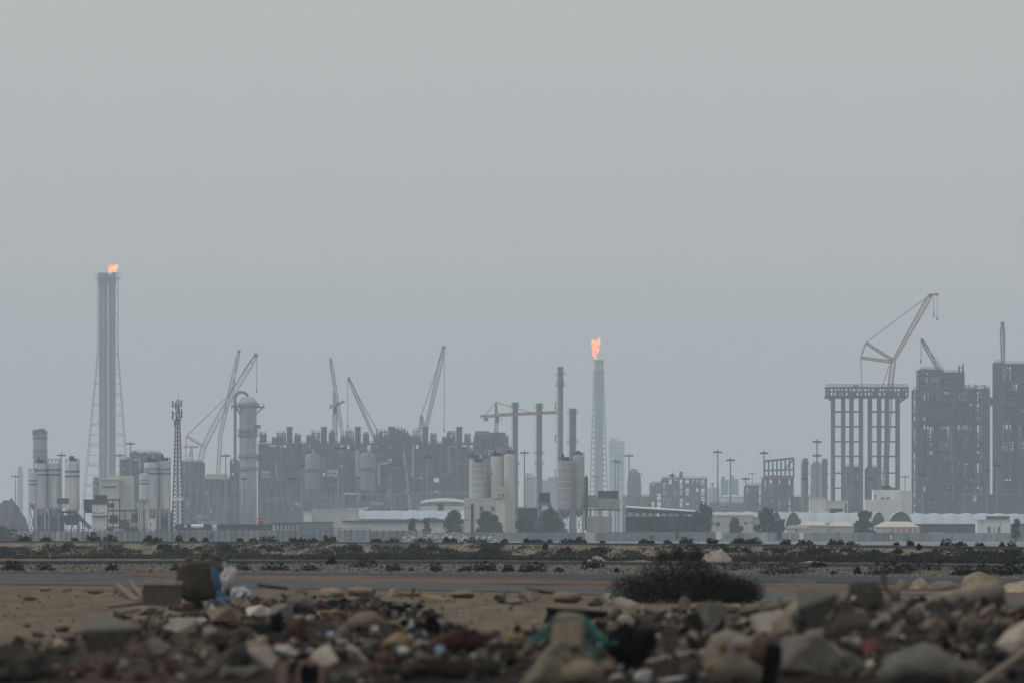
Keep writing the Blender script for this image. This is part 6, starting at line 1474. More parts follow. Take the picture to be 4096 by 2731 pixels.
# the big blurred bush near the footpath
Y = 121; u = K * Y; x = wx(2745, Y); z0 = .98
t = thing('desert_bush', 'big blurred dark bush standing before the footpath', 'bush', (x, Y, z0))
rg = random.Random(99); m = MB()
for i in range(26):
    f = rg.uniform(-.9, .9); e = Vector((x + 290 * u * f, Y + rg.uniform(-.3, .3), z0 + u * rg.uniform(120, 235) * (1 - .35 * abs(f)))); b = Vector((x + 60 * u * f, Y, z0 - .05))
    m.path([b, b.lerp(e, .5) + Vector((0, 0, .04)), e], [.012, .009, .004], 4)
m.build('branch', M_BARK, t)
for li in range(3):
    m = MB()
    for i in range(9):
        f = rg.uniform(-.95, .95); hh = 225 * u * (.5 + .5 * math.exp(-((f + .12) / .5) ** 2)) * rg.uniform(.6, 1)
        m.leaves((x + 255 * u * f, Y + rg.uniform(-.35, .35), z0 + hh * .5), 88 * u, .3, hh * .56, 1100, .011, rg, 0, 1.6)
    m.build('foliage', M_BUSHD, t)
m = MB()
for i in range(30):
    f = rg.gauss(-.1, .33); m.leaves((x + 255 * u * f, Y + rg.uniform(-.3, .3), z0 + u * (175 + 60 * rg.random() * (1 - min(1, abs(f))))), 26 * u, .1, 20 * u, 60, .009, rg, 0, 1.8)
m.build('foliage', M_BUSHD, t)
# ================================================================== foreground rubble
rng = random.Random(2024)
def rock_mesh(seed, kind):
    rg = random.Random(seed); bm = bmesh.new()
    if kind == 'round':
        bmesh.ops.create_icosphere(bm, subdivisions=3, radius=1)
        for v in bm.verts:
            p = v.co.copy(); v.co = p * (1 + .28 * noise.fractal(p * 1.2 + Vector((seed * 5.3, 0, 0)), 1, 2, 4))
    else:
        n = rg.randint(9, 14)
        for i in range(n):
            while True:
                q = Vector((rg.uniform(-1, 1), rg.uniform(-1, 1), rg.uniform(-1, 1)))
                if kind == 'block': q = Vector([math.copysign(abs(c) ** .45, c) for c in q]); break
                if .75 < q.length < 1.15: break
            bm.verts.new(q)
        r = bmesh.ops.convex_hull(bm, input=bm.verts)
        bmesh.ops.delete(bm, geom=[g for g in r['geom_interior'] if isinstance(g, bmesh.types.BMVert)], context='VERTS')
        bmesh.ops.bevel(bm, geom=bm.edges[:], offset=.07, segments=1, affect='EDGES')
        bmesh.ops.triangulate(bm, faces=bm.faces[:])
        bmesh.ops.subdivide_edges(bm, edges=bm.edges[:], cuts=2, use_grid_fill=True)
        for v in bm.verts:
            p = v.co.copy(); v.co = p * (1 + .07 * noise.fractal(p * 2.6 + Vector((seed * 3.3, 0, 0)), 1, 2, 4))
    lo = Vector((min(v.co[i] for v in bm.verts) for i in range(3))); hi = Vector((max(v.co[i] for v in bm.verts) for i in range(3)))
    for v in bm.verts:       # unit box, standing on z = 0
        v.co = Vector(((v.co.x - (lo.x + hi.x) / 2) / (hi.x - lo.x), (v.co.y - (lo.y + hi.y) / 2) / (hi.y - lo.y), (v.co.z - lo.z) / (hi.z - lo.z)))
    me = bpy.data.meshes.new('rubble_stone'); bm.to_mesh(me); bm.free()
    for p in me.polygons: p.use_smooth = kind == 'round'
    return me
def rm(name, c, var=.28, sc=9, c2=None, orand=.22): return mat(name, c, var, sc, .95, bump=.6, c2=c2, objrand=orand, detail=8, spec=.05)
RM = {'grey': rm('grey_rubble', (.115, .108, .097)), 'dark grey': rm('dark_rubble', (.055, .053, .048)), 'tan': rm('tan_rubble', (.155, .125, .094)), 'brown': rm('brown_rubble', (.066, .049, .038)), 'pale': rm('pale_rubble', (.26, .235, .20)), 'reddish': rm('reddish_rubble', (.055, .028, .024)), 'black': rm('black_rubble', (.008, .008, .008)), 'yellowish': rm('yellow_rubble', (.14, .11, .068))}
ROCKS = {k: [] for k in ('angular', 'block', 'round')}
for k in ROCKS:
    for i in range(7): ROCKS[k].append(i * 13 + {'angular': 1, 'block': 2, 'round': 3}[k] * 101)
_rk = {}
def rock_data(kind, i, mt):
    key = (kind, i, mt.name)
    if key not in _rk:
        base = _rk.get((kind, i))
        if base is None: base = _rk[(kind, i)] = rock_mesh(ROCKS[kind][i], kind)
        me = base.copy(); me.materials.append(mt); _rk[key] = me
    return _rk[key]
def put_rock(px, base, w, h, kind, mt, label, cat='stone', name='rubble_stone', group=None, tilt=0.0, idx=None, deep=.8, Y=None, sink=None, yaw=None, z=None):
    if sink is None: sink = .35 if kind == 'angular' else .14
    p = hit(px, min(base, 2726)) if Y is None else Vector((wx(px, Y), Y, wz(base, Y) if z is None else z))
    if base > 2726: p.z = wz(base, p.y) 
    u = K * p.y; i = rng.randrange(7) if idx is None else idx
    o = bpy.data.objects.new(name, rock_data(kind, i, mt)); col.objects.link(o)
    hh = h * u * (1 + sink)
    o.location = (p.x, p.y + w * u * .3, p.z - sink * h * u)
    o.scale = (w * u, max(w, h) * u * deep, hh); o.rotation_euler = (rng.uniform(-.12, .12), tilt, rng.uniform(-.5, .5) if yaw is None else yaw)
    tag(o, label, cat, group)
    if group is None: EXCL.append((px, min(base, 2740), w, h))
    return o
def bar_obj(name, label, cat, a, b, w, mt, hgt=None, Ya=None, Yb=None, lift=.0, round_=False, bend=0, n=8, taper=1.0):
    """A beam or pole lying between two photo points on the rubble."""
    pa = P(a[0], a[1], Ya) if Ya else hit(a[0], min(a[1], 2726)); pb = P(b[0], b[1], Yb or Ya) if (Yb or Ya) else hit(b[0], min(b[1], 2726))
    if not Ya: pa = P(a[0], a[1], pa.y - .2)
    if not (Yb or Ya): pb = P(b[0], b[1], pb.y - .2)
    m = MB(); u = K * pa.y
    if round_:
        k = 9; pts = []
        for i in range(k):
            f = i / (k - 1); q = pa.lerp(pb, f); q.z += bend * u * math.sin(math.pi * f); pts.append(q)
        m.path(pts, [w / 2 * u * (1 + (taper - 1) * i / (k - 1)) * (1 + .06 * math.sin(i * 2.3)) for i in range(k)], n)
    else: m.bar(pa, pb, w * u, (hgt or w) * u)
    o = m.build(name, mt, base=pa, smooth=round_)
    return tag(o, label, cat)
def crumple(name, label, cat, px, py, w, h, mts, seed, rough=.5, deep=.5, base=None, f=1.8, thr=0.0, Y=None, rot=0.0, flat=False):
    """A crumpled bag, rag or sheet centred on a photo point."""
    Y = Y or hit(px, min(base or (py + h / 2), 2726)).y; u = K * Y
    bm = bmesh.new(); bmesh.ops.create_icosphere(bm, subdivisions=4, radius=1)
    for v in bm.verts:
        p = v.co.copy(); r = 1 + .55 * noise.noise(p * .95 + Vector((seed * 9.1, 0, 0))) + rough * (1 - abs(noise.noise(p * f + Vector((seed * 2.7, 0, 0)))) * 2.2) * .6 + .18 * noise.fractal(p * 3.5 + Vector((0, seed, 0)), 1, 2, 3)
        v.co = p * r
    mx_ = max(abs(v.co.x) for v in bm.verts); mz_ = max(abs(v.co.z) for v in bm.verts); c, s = math.cos(rot), math.sin(rot)
    for v in bm.verts:
        x_, z_ = v.co.x / mx_ * w / 2 * u, v.co.z / mz_ * h / 2 * u
        v.co = Vector((x_ * c - z_ * s, v.co.y * w / 2 * u * deep, x_ * s + z_ * c))
    me = bpy.data.meshes.new(name); bm.to_mesh(me); bm.free()
    for q in mts: me.materials.append(q)
    if len(mts) > 1:
        for p in me.polygons:
            n_ = noise.noise(Vector(p.center) / (w * u) * 3.4 + Vector((seed * 1.3, 0, 4)))
            p.material_index = 1 if n_ > thr else 0
    for p in me.polygons: p.use_smooth = not flat
    o = bpy.data.objects.new(name, me); col.objects.link(o); o.location = P(px, py, Y)
    if name != 'litter_scrap': EXCL.append((px, py + h / 2, w, h))
    return tag(o, label, cat)
M_WPL = mat('white_plastic', (.28, .28, .275), .15, 6, .6); M_BPL = mat('blue_plastic', (.025, .065, .125), .2, 6, .5); M_LBL = mat('light_blue_plastic', (.15, .21, .28), .2, 6, .5)
M_BLK = mat('black_plastic', (.0035, .0035, .004), .3, 6, .8, spec=.03); M_SACKING = mat('dark_sacking', (.030, .025, .019), .35, 12, .95, bump=.6)
M_TEALN = mat('teal_net', (.014, .10, .088), .25, 20, .7); M_MUST = mat('mustard_cloth', (.15, .09, .035), .3, 8, .9); M_MAR = mat('maroon_cloth', (.028, .011, .012), .3, 8, .9, spec=.03)
M_WOODP = mat('pale_wood', (.33, .28, .21), .2, 14, .8); M_WOODB = mat('brown_wood', (.085, .062, .04), .25, 14, .85); M_PINKP = mat('pink_plaster', (.155, .115, .108), .2, 8, .9); M_REDP = mat('dull_red_plastic', (.06, .011, .009), .2, 8, .6)
M_CONCB = mat('tan_grey_concrete', (.165, .14, .11), .3, 6, .95, bump=.5, c2=(.15, .135, .115), spec=.05); M_CONCD = mat('greenish_block', (.05, .048, .04), .25, 8, .95, bump=.4)
M_PALEB = mat('pale_boulder_stone', (.22, .18, .13), .35, 3, .95, bump=.7)
HERO = []; EXCL = []
def H(px, py, phrase): HERO.append((px, py, phrase))
# --- left
Y = 105; u = K * Y; pz = hit(640, 2420)
Y = pz.y
t = thing('concrete_block', 'square concrete block with light painted on its rim beside the dark sacking bundle', 'block', (wx(642, Y), Y, pz.z)); u = K * Y
m = MB(); m.rbox((wx(646, Y), Y + 60 * u, pz.z - .03), 132 * u, 110 * u, wz(2338, Y) - pz.z + .03, -.22); m.build('body', M_CONCD, t)
m = MB(); m.rbox((wx(646, Y), Y + 60 * u, wz(2338, Y)), 140 * u, 118 * u, 17 * u, -.22); m.build('rim', mat('lit_rim_paint', (.21, .18, .145), .2, 5, .95), t); H(642, 2380, 'the square concrete block')  # rim coloured lighter to paint the light on the block's top
Y = 106
t = thing('sacking_bundle', 'tall dark sacking bundle with torn top behind the blue bag', 'bundle', P(815, 2400, Y))
bm = bmesh.new(); bmesh.ops.create_icosphere(bm, subdivisions=4, radius=1); u = K * Y
for v in bm.verts:
    p = v.co.copy(); p = Vector([math.copysign(abs(c) ** .62, c) for c in p]); p *= 1 + .1 * noise.fractal(v.co * 2 + Vector((3, 0, 0)), 1, 2, 4); v.co = Vector((p.x * 112 * u, p.y * 90 * u, p.z * 84 * u + 78 * u))
me = bpy.data.meshes.new('bundle_body'); bm.to_mesh(me); bm.free(); me.materials.append(M_SACKING)
for p in me.polygons: p.use_smooth = True
o = bpy.data.objects.new('bundle_body', me); col.objects.link(o); o.parent = t
for (a, b, c) in (((735, 2262), (748, 2240), (772, 2228)), ((800, 2240), (815, 2212), (842, 2216)), ((885, 2260), (905, 2228), (922, 2216)), ((842, 2232), (862, 2226), (890, 2236))):
    m = MB(); m.path([P(*a, Y), P(*b, Y), P(*c, Y)], [16 * u, 12 * u, 6 * u], 7); m.build('torn_cloth', mat('grey_sacking', (.06, .053, .043), .3, 12, .95), t)
H(815, 2330, 'the dark sacking bundle')
t = thing('plastic_bag', 'crumpled blue and white plastic bag leaning on the sacking bundle', 'bag', P(908, 2378, 103))
def bag_part(name, mt, px, py, w, h, seed, rot, Y):
    o = crumple(name, None, None, px, py, w, h, [mt], seed, .5, .3, Y=Y, rot=rot); o.location -= t.location; o.parent = t; return o
bag_part('white_side', M_WPL, 916, 2312, 78, 128, 3.9, -.36, 102.6); bag_part('blue_side', M_BPL, 864, 2310, 38, 112, 5.4, .35, 102.4); bag_part('blue_base', M_BPL, 886, 2382, 52, 66, 6.4, -.2, 102.8); bag_part('pale_fold', M_LBL, 905, 2268, 26, 50, 2.2, .5, 102.8)
H(930, 2340, 'the blue and white bag')
crumple('plastic_bag', 'grey white crumpled bag on the ground below the blue one', 'bag', 966, 2372, 98, 66, [M_WPL, M_BPL], 7.7, .5, .5, Y=102, thr=.25, flat=True)
crumple('blue_rag', 'dark blue rag below the blue and white bag', 'rag', 898, 2402, 62, 40, [M_BPL], 5.1, .5, .6, Y=100)
bar_obj('wooden_plank', 'pale plank leaning among sticks left of the concrete block', 'plank', (470, 2338), (548, 2402), 26, M_WOODB, 9); bar_obj('wooden_plank', 'thin dark stick lying flat in front of the concrete block', 'plank', (440, 2428), (600, 2408), 10, M_BLK, 8)
bar_obj('wooden_plank', 'short upright plank touching the left side of the concrete block', 'plank', (520, 2322), (565, 2385), 14, M_WOODB, 8); bar_obj('bent_branch', 'curved brown branch lying below the concrete block', 'branch', (455, 2462), (640, 2440), 13, M_WOODB, round_=True, bend=14)
put_rock(412, 2614, 270, 150, 'angular', RM['grey'], 'large tent shaped grey slab alone on the left sand', 'slab', 'concrete_slab', tilt=.12, idx=2); H(412, 2550, 'the tent shaped grey slab')
put_rock(735, 2535, 108, 66, 'block', RM['pale'], 'pale squat block with a dark underside below the concrete block', 'block', 'pale_block', idx=1, sink=0); bar_obj('dark_board', 'dark board under the pale squat block', 'board', (672, 2540), (800, 2526), 22, M_BLK, 16); H(735, 2500, 'the pale squat block')
put_rock(1034, 2492, 104, 66, 'angular', mat('bright_plaster', (.36, .34, .30), .12, 6, .9), 'brightest white plaster shard on the left of the heap', 'shard', 'plaster_shard', idx=4, sink=0, yaw=0); H(1034, 2460, 'the bright plaster shard')
put_rock(246, 2596, 60, 36, 'round', RM['pale'], 'small rounded pale stone on the left sand', 'stone', idx=3)
for px, py, w, h, lab in ((122, 2392, 66, 20, 'larger dark red scrap on the pale left sand'), (106, 2500, 40, 16, 'smaller dark red scrap on the pale left sand'), (305, 2534, 34, 26, 'dull red scrap touching the tent shaped slab')):
    crumple('red_scrap', lab, 'scrap', px, py, w, h, [M_REDP], px * .1, .4, .6)
crumple('dark_heap', 'dark earth covered heap in the bottom left corner', 'heap', 80, 2672, 330, 210, [rm('dark_earth', (.03, .027, .023), .4, 4)], 4.4, .25, .7, base=2726); H(100, 2640, 'the dark corner heap')
put_rock(420, 2535, 26, 20, 'round', RM['black'], 'tiny black lump left of the pale squat block', 'stone', idx=2)
bar_obj('teal_hose', 'thin teal hose curving along the bottom left edge', 'hose', (-10, 2722), (205, 2724), 9, M_TEALN, round_=True, bend=16)
# --- middle
crumple('black_tarpaulin', 'black plastic sheet hanging right of the bright plaster shard', 'tarpaulin', 1106, 2505, 66, 130, [M_BLK], 2.2, .4, .5); H(1106, 2500, 'the narrow black sheet')
crumple('black_tarpaulin', 'long flat black sheet across the middle heap', 'tarpaulin', 1545, 2436, 250, 44, [M_BLK], 6.2, .45, .5); H(1545, 2436, 'the long black sheet')
bar_obj('maroon_board', 'dark red board on the long black sheet', 'board', (1535, 2412), (1615, 2414), 22, M_MAR, 16)
bar_obj('mustard_plank', 'mustard yellow plank lying on bare sand near the footpath', 'plank', (1690, 2382), (1788, 2404), 22, mat('mustard_paint', (.16, .09, .028), .2, 9, .8), 14); H(1740, 2395, 'the mustard plank')
crumple('grey_scrap', 'bird shaped dark grey scrap alone on bare sand', 'scrap', 2008, 2396, 76, 34, [RM['dark grey']], 8.3, .7, .3, rot=-.35); bar_obj('dark_stick', 'stick rising from the bird shaped scrap', 'stick', (1995, 2400), (2022, 2360), 14, RM['dark grey'], 9)
bar_obj('dark_pipe', 'dark fallen post lying on the footpath right of the blue bag', 'post', (1030, 2336), (1150, 2352), 16, RM['dark grey'], round_=True, Ya=128); bar_obj('dark_pipe', 'thin dark post lying on the footpath before the big bush', 'post', (2105, 2356), (2240, 2372), 14, RM['dark grey'], round_=True, Ya=126)
for px, h, lab in ((1490, 40, 'short rusty peg on the sand left of the mustard plank'), (1648, 46, 'rusty peg beside the mustard plank'), (2446, 54, 'grey peg at the left foot of the big bush')):
    bar_obj('peg', lab, 'peg', (px, 2396), (px + 8, 2396 - h), 13, M_WOODB if px < 2000 else RM['grey'], 9, Ya=112)
put_rock(1386, 2424, 46, 28, 'round', M_PINKP, 'small pink lump on top of the middle heap', 'stone', idx=1)
put_rock(1310, 2482, 84, 34, 'block', mat('tan_brick_face', (.16, .115, .07), .2, 7, .9), 'tan brick lying on the middle heap', 'brick', 'tan_brick', idx=3); H(1310, 2468, 'the tan brick')
put_rock(1240, 2500, 44, 44, 'angular', RM['pale'], 'small cream stone left of the tan brick', 'stone', idx=2)
put_rock(1195, 2440, 120, 62, 'round', RM['grey'], 'rounded grey lump at the top left of the middle heap', 'stone', idx=5); put_rock(1120, 2470, 120, 60, 'angular', RM['grey'], 'wide grey stone right of the narrow black sheet', 'stone', idx=6)
bar_obj('white_pipe', 'thin white bent pipe arching over the middle heap', 'pipe', (1218, 2606), (1505, 2566), 11, M_WPL, round_=True, bend=22); H(1380, 2575, 'the white bent pipe')
Y = hit(1425, 2640).y - .4
t = thing('white_carton', 'white folded carton with a brown band, tilted on the heap', 'carton', P(1424, 2616, Y)); u = K * Y
def panel(px, py, w, h, rot, th, name, mt):
    c, s = math.cos(rot), math.sin(rot); q = []
    for d in (0, th):
        for a, b in ((-.5, -.5), (.5, -.5), (.5, .5), (-.5, .5)):
            x_, z_ = a * w, b * h; pp = P(px + x_ * c - z_ * s, py - (x_ * s + z_ * c), Y - d); q.append(pp)
    m = MB(); m.hexa(q); return m.build(name, mt, t)
panel(1408, 2604, 62, 44, -.65, .03, 'flap', mat('white_card', (.36, .36, .38), .08, 5, .7)); panel(1440, 2634, 62, 34, -.65, .03, 'flap', MATS['white_card']); panel(1425, 2619, 66, 12, -.65, .036, 'band', mat('brown_band', (.13, .09, .07), .2, 9, .8)); H(1424, 2620, 'the white carton')
crumple('mustard_cloth', 'mustard and tan cloth heaped beside the white carton', 'cloth', 1590, 2568, 140, 84, [M_MUST, M_CONCB], 6.6, .5, .6, thr=.1); crumple('white_bag', 'white plastic bag tucked under the mustard cloth', 'bag', 1612, 2602, 72, 46, [M_WPL], 3.9, .5, .5); crumple('pale_blue_bag', 'small pale blue bag right of the mustard cloth', 'bag', 1640, 2552, 34, 46, [M_LBL], 1.9, .5, .5); H(1600, 2580, 'the mustard cloth')
crumple('maroon_cloth', 'dark maroon cloth draped over the heap left of the big yellow rock', 'cloth', 1865, 2566, 190, 110, [M_MAR], 9.4, .5, .6); put_rock(1872, 2588, 40, 18, 'block', RM['pale'], 'pale scrap lying on the maroon cloth', 'scrap', 'pale_scrap', idx=2); H(1865, 2560, 'the maroon cloth')
crumple('white_shell', 'curved white plastic shell in the lower middle heap', 'shell', 1150, 2606, 118, 56, [M_WPL], 12.1, .3, .5, rot=-.35); H(1150, 2606, 'the curved white shell')
bar_obj('pink_post', 'short pale pink post standing at the bottom of the middle heap', 'post', (1122, 2735), (1136, 2648), 36, M_PINKP, 24, Ya=51); H(1130, 2690, 'the pale pink post')
Y = 51; u = K * Y
t = thing('scrap_window', 'rusty rounded window frame around a black gap', 'frame', P(1235, 2700, Y))
pts = [P(1196, 2735, Y), P(1192, 2680, Y), P(1204, 2652, Y), P(1240, 2644, Y), P(1272, 2652, Y), P(1284, 2682, Y), P(1282, 2735, Y)]
m = MB(); m.path(pts, 7 * u, 6); m.build('rim', M_RUST, t); m = MB(); m.hexa([P(1198, 2735, Y + .02), P(1280, 2735, Y + .02), P(1280, 2735, Y + .3), P(1198, 2735, Y + .3), P(1204, 2668, Y + .02), P(1274, 2668, Y + .02), P(1274, 2668, Y + .3), P(1204, 2668, Y + .3)]); m.build('gap_shade', M_BLK, t); H(1235, 2690, 'the rusty frame')  # black slab stands in for the shade inside the frame
bar_obj('rusty_rod', 'rusty rod bent over the curved white shell', 'rod', (1075, 2580), (1262, 2650), 8, M_RUST, round_=True, bend=26)
put_rock(1250, 2568, 60, 70, 'angular', RM['brown'], 'upright brown stone above the white bent pipe', 'stone', idx=3); put_rock(1460, 2530, 150, 90, 'round', RM['tan'], 'broad tan clod behind the white bent pipe', 'clod', 'earth_clod', idx=4); put_rock(1370, 2560, 70, 60, 'round', RM['grey'], 'grey rounded lump under the tan brick', 'stone', idx=6); put_rock(1322, 2564, 34, 40, 'angular', M_LBL, 'small pale blue scrap under the tan brick', 'scrap', 'blue_scrap', idx=2)
bar_obj('dark_rod', 'black bent rod arching over bare sand above the maroon cloth', 'rod', (1725, 2460), (1812, 2520), 10, M_BLK, round_=True, bend=22); crumple('black_rag', 'black rag left of the black bent rod', 'rag', 1728, 2500, 76, 92, [M_BLK], 5.8, .5, .5)
crumple('black_tarpaulin', 'broad black plastic sheet along the bottom below the maroon cloth', 'tarpaulin', 1800, 2690, 420, 110, [rm('sooty_earth', (.008, .007, .0055), .4, 5)], 8.8, .35, .6, base=2726); H(1800, 2690, 'the broad black sheet')
# --- centre right
put_rock(2150, 2740, 290, 190, 'angular', rm('foam_yellow', (.095, .078, .05), .35, 5, (.095, .088, .072)), 'big yellowish rock filling the bottom centre', 'rock', 'yellow_rock', idx=5, tilt=.3, Y=53); put_rock(2052, 2600, 100, 64, 'round', RM['yellowish'], 'rounded yellowish lump on top of the big yellowish rock', 'stone', idx=1); H(2130, 2640, 'the big yellowish rock')
put_rock(2275, 2640, 190, 180, 'angular', RM['tan'], 'tan pointed rock wrapped in torn teal netting', 'rock', 'tan_rock', idx=1, tilt=-.1); H(2275, 2550, 'the netted tan rock')
put_rock(2330, 2735, 170, 100, 'round', RM['tan'], 'rounded tan lump below the netted rock', 'rock', 'tan_rock', idx=4, Y=52.4)
Y = hit(2275, 2640).y - 1.6; u = K * Y; m = MB(); rg = random.Random(8)
for pts in (((2118, 2556), (2160, 2530), (2200, 2492)), ((2130, 2562), (2175, 2548), (2205, 2510)), ((2335, 2478), (2372, 2520), (2412, 2566), (2432, 2578)), ((2345, 2470), (2385, 2520), (2428, 2572)), ((2400, 2585), (2432, 2578), (2464, 2566)), ((2345, 2552), (2356, 2590), (2372, 2640)), ((2350, 2560), (2366, 2600), (2376, 2645)), ((2340, 2480), (2362, 2540), (2400, 2585)), ((2205, 2492), (2270, 2470), (2340, 2480)), ((2180, 2590), (2200, 2598), (2225, 2590)), ((2352, 2500), (2400, 2550), (2420, 2586)), ((2376, 2520), (2390, 2560), (2402, 2588))):
    m.path([P(a + rg.uniform(-3, 3), b + rg.uniform(-3, 3), Y - rg.uniform(0, .1)) for a, b in pts], rg.uniform(4.5, 8) * u, 5)
for k in range(7): m.path([P(2350 + k * 9, 2490 + k * 11, Y - .05), P(2372 + k * 7, 2500 + k * 12, Y - .05)], 2.2 * u, 4)
tag(m.build('torn_netting', M_TEALN, base=P(2275, 2540, Y)), 'torn teal netting strands draped over the tan pointed rock', 'net')
t = thing('black_tray', 'flat black tray behind the netted tan rock', 'tray', hit(2310, 2492)); pz = hit(2310, 2492); Y = pz.y; u = K * Y
m = MB(); m.hexa([P(2190, 2462, Y), P(2426, 2490, Y), P(2426, 2486, Y + .5), P(2190, 2458, Y + .5), P(2185, 2432, Y), P(2428, 2448, Y), P(2428, 2444, Y + .5), P(2185, 2428, Y + .5)]); m.build('tray_body', M_BLK, t); m = MB(); m.bar(P(2183, 2430, Y), P(2430, 2446, Y), 7 * u); m.build('rim', M_STEEL_D, t); H(2310, 2460, 'the flat black tray')
bar_obj('concrete_post', 'pale broken concrete post under the big bush', 'post', (2432, 2392), (2548, 2438), 50, M_CONCB, round_=True, n=7); H(2490, 2415, 'the broken concrete post')
put_rock(2508, 2508, 76, 54, 'round', RM['pale'], 'rounded whitish stone below the broken concrete post', 'stone', idx=2); put_rock(2590, 2452, 70, 30, 'block', RM['pale'], 'flat whitish stone right of the broken concrete post', 'stone', idx=4); put_rock(2553, 2455, 22, 20, 'round', M_REDP, 'tiny red lump beside the flat whitish stone', 'scrap', 'red_scrap', idx=0)
put_rock(2750, 2445, 76, 62, 'angular', RM['tan'], 'tan peaked stone at the foot of the big bush', 'stone', idx=3); H(2750, 2420, 'the tan peaked stone')
bar_obj('stone_slab', 'long tapering stone slab leaning up to the right in the rubble', 'slab', (2620, 2622), (2722, 2478), 66, RM['grey'], 40, taper=.6); H(2680, 2550, 'the long leaning slab')
crumple('black_mesh', 'sooty black mesh mass between the netted rock and leaning slab', 'mesh', 2520, 2590, 220, 220, [rm('sooty_mesh', (.005, .005, .005), .4, 9)], 3.1, .4, .5, base=2690); H(2520, 2590, 'the sooty black mass')
bar_obj('grey_slab', 'long flat grey slab below the leaning slab', 'slab', (2585, 2655), (2775, 2612), 40, M_CONCB, 26); H(2680, 2640, 'the long flat slab')
put_rock(2945, 2735, 280, 220, 'round', rm('foam_boulder', (.15, .125, .085), .35, 4, (.13, .12, .10)), 'large foamy yellow grey boulder with pink patch', 'boulder', 'foam_boulder', idx=0, Y=54); put_rock(2965, 2600, 84, 50, 'round', M_PINKP, 'pink plaster lump on the foamy boulder', 'plaster', 'plaster_lump', idx=2, Y=52.6); put_rock(2890, 2610, 42, 56, 'round', mat('ochre_foam', (.13, .088, .045), .3, 8, .9), 'ochre foam lump on the left of the foamy boulder', 'foam', 'foam_lump', idx=5, Y=52.7); put_rock(2842, 2690, 50, 44, 'round', RM['yellowish'], 'orange yellow lump at the lower left of the foamy boulder', 'foam', 'foam_lump', idx=3, Y=52.2); put_rock(3045, 2650, 110, 116, 'round', RM['brown'], 'brown rounded lump on the right of the foamy boulder', 'rock', 'brown_rock', idx=6, Y=53); H(2945, 2620, 'the foamy boulder')
for a, lab in (((2470, 2705, 70, 26, .2), 'white sheet scrap at the bottom edge, leftmost of three'), ((2572, 2705, 76, 64, .5), 'upright white sheet scrap at the bottom edge, middle of three'), ((2690, 2716, 150, 22, .1), 'long white sheet scrap at the bottom edge, rightmost of three')):
    crumple('white_sheet', lab, 'sheet', a[0], a[1], a[2], a[3], [M_WPL], a[0] * .01, .35, .4, rot=a[4], base=2726, flat=True)
bar_obj('black_post', 'thick black post slanting beside the foamy boulder', 'post', (3068, 2760), (3100, 2580), 62, M_BLK, 40, Ya=52); H(3085, 2680, 'the thick black post')
# --- right mound
put_rock(3215, 2716, 240, 180, 'angular', RM['grey'], 'big angular grey concrete chunk right of the black post', 'chunk', 'concrete_chunk', idx=4, tilt=.15); H(3215, 2630, 'the big angular chunk')
put_rock(3735, 2760, 460, 190, 'round', rm('grey_dome', (.075, .073, .068), .3, 5), 'broad grey domed slab at the bottom right', 'slab', 'domed_slab', idx=3, Y=53, sink=.2); H(3735, 2660, 'the broad domed slab')
Y = 76; u = K * Y
t = thing('concrete_post', 'long thick round concrete post lying across the right mound', 'post', P(3640, 2445, Y)); m = MB(); a, b = P(3640, 2436, Y), P(3985, 2362, Y + 1); k = 10
m.path([a.lerp(b, i / (k - 1)) for i in range(k)], [(36 + 8 * i / (k - 1)) * u * (1 + .05 * math.sin(i * 2.1)) for i in range(k)], 14); m.build('shaft', M_CONCB, t, smooth=True)
m = MB(); m.path([b, b.lerp(a, -.02)], [41 * u, 38 * u], 14); m.build('end_cap', M_CONCD, t); H(3810, 2400, 'the long round post')
put_rock(3460, 2462, 190, 140, 'angular', RM['dark grey'], 'dark chunk at the top left of the right mound', 'chunk', 'concrete_chunk', idx=0, Y=72); put_rock(3410, 2445, 64, 66, 'angular', RM['pale'], 'pale stone on the left side of the dark top chunk', 'stone', idx=5, Y=71); H(3460, 2390, 'the dark top chunk')
Y = 71; m = MB(); u = K * Y; m.path([P(3532, 2292, Y), P(3537, 2325, Y), P(3542, 2352, Y), P(3575, 2385, Y), P(3612, 2416, Y)], [15 * u, 12 * u, 10 * u, 9 * u, 8 * u], 7); tag(m.build('crooked_stick', M_WOODB, base=P(3532, 2292, Y)), 'crooked grey brown stick poking up from the right mound', 'stick'); H(3560, 2350, 'the crooked stick')
put_rock(3985, 2376, 270, 96, 'angular', M_PALEB, 'large pale boulder on the right, behind the long round post', 'boulder', 'pale_boulder', idx=3, Y=150, sink=.8, yaw=0); put_rock(4080, 2386, 160, 70, 'angular', M_PALEB, 'second pale boulder cut by the right edge', 'boulder', 'pale_boulder', idx=6, Y=147, sink=.8); H(3980, 2330, 'the large pale boulder')
put_rock(3680, 2366, 74, 56, 'round', M_PALEB, 'round cream stone left of the large pale boulder', 'stone', idx=4, Y=152, sink=.8); put_rock(3612, 2352, 56, 38, 'round', RM['tan'], 'smaller tan stone left of the round cream stone', 'stone', idx=1, Y=153, sink=.9); put_rock(3780, 2362, 160, 40, 'round', RM['tan'], 'low tan ridge stone between cream stone and pale boulder', 'stone', idx=5, Y=154, sink=.9); H(3680, 2340, 'the round cream stone')
bar_obj('stone_slab', 'upper of two slanting grey slabs on the right mound', 'slab', (3470, 2520), (3590, 2440), 42, RM['grey'], 30); bar_obj('stone_slab', 'lower, longer slanting grey slab on the right mound', 'slab', (3560, 2560), (3690, 2420), 44, RM['grey'], 30); H(3560, 2490, 'the slanting slabs')
bar_obj('pale_stick', 'short pale stick sloping down below the long round post', 'stick', (3796, 2516), (3858, 2584), 16, M_WOODP, round_=True, n=6); H(3826, 2550, 'the pale stick')
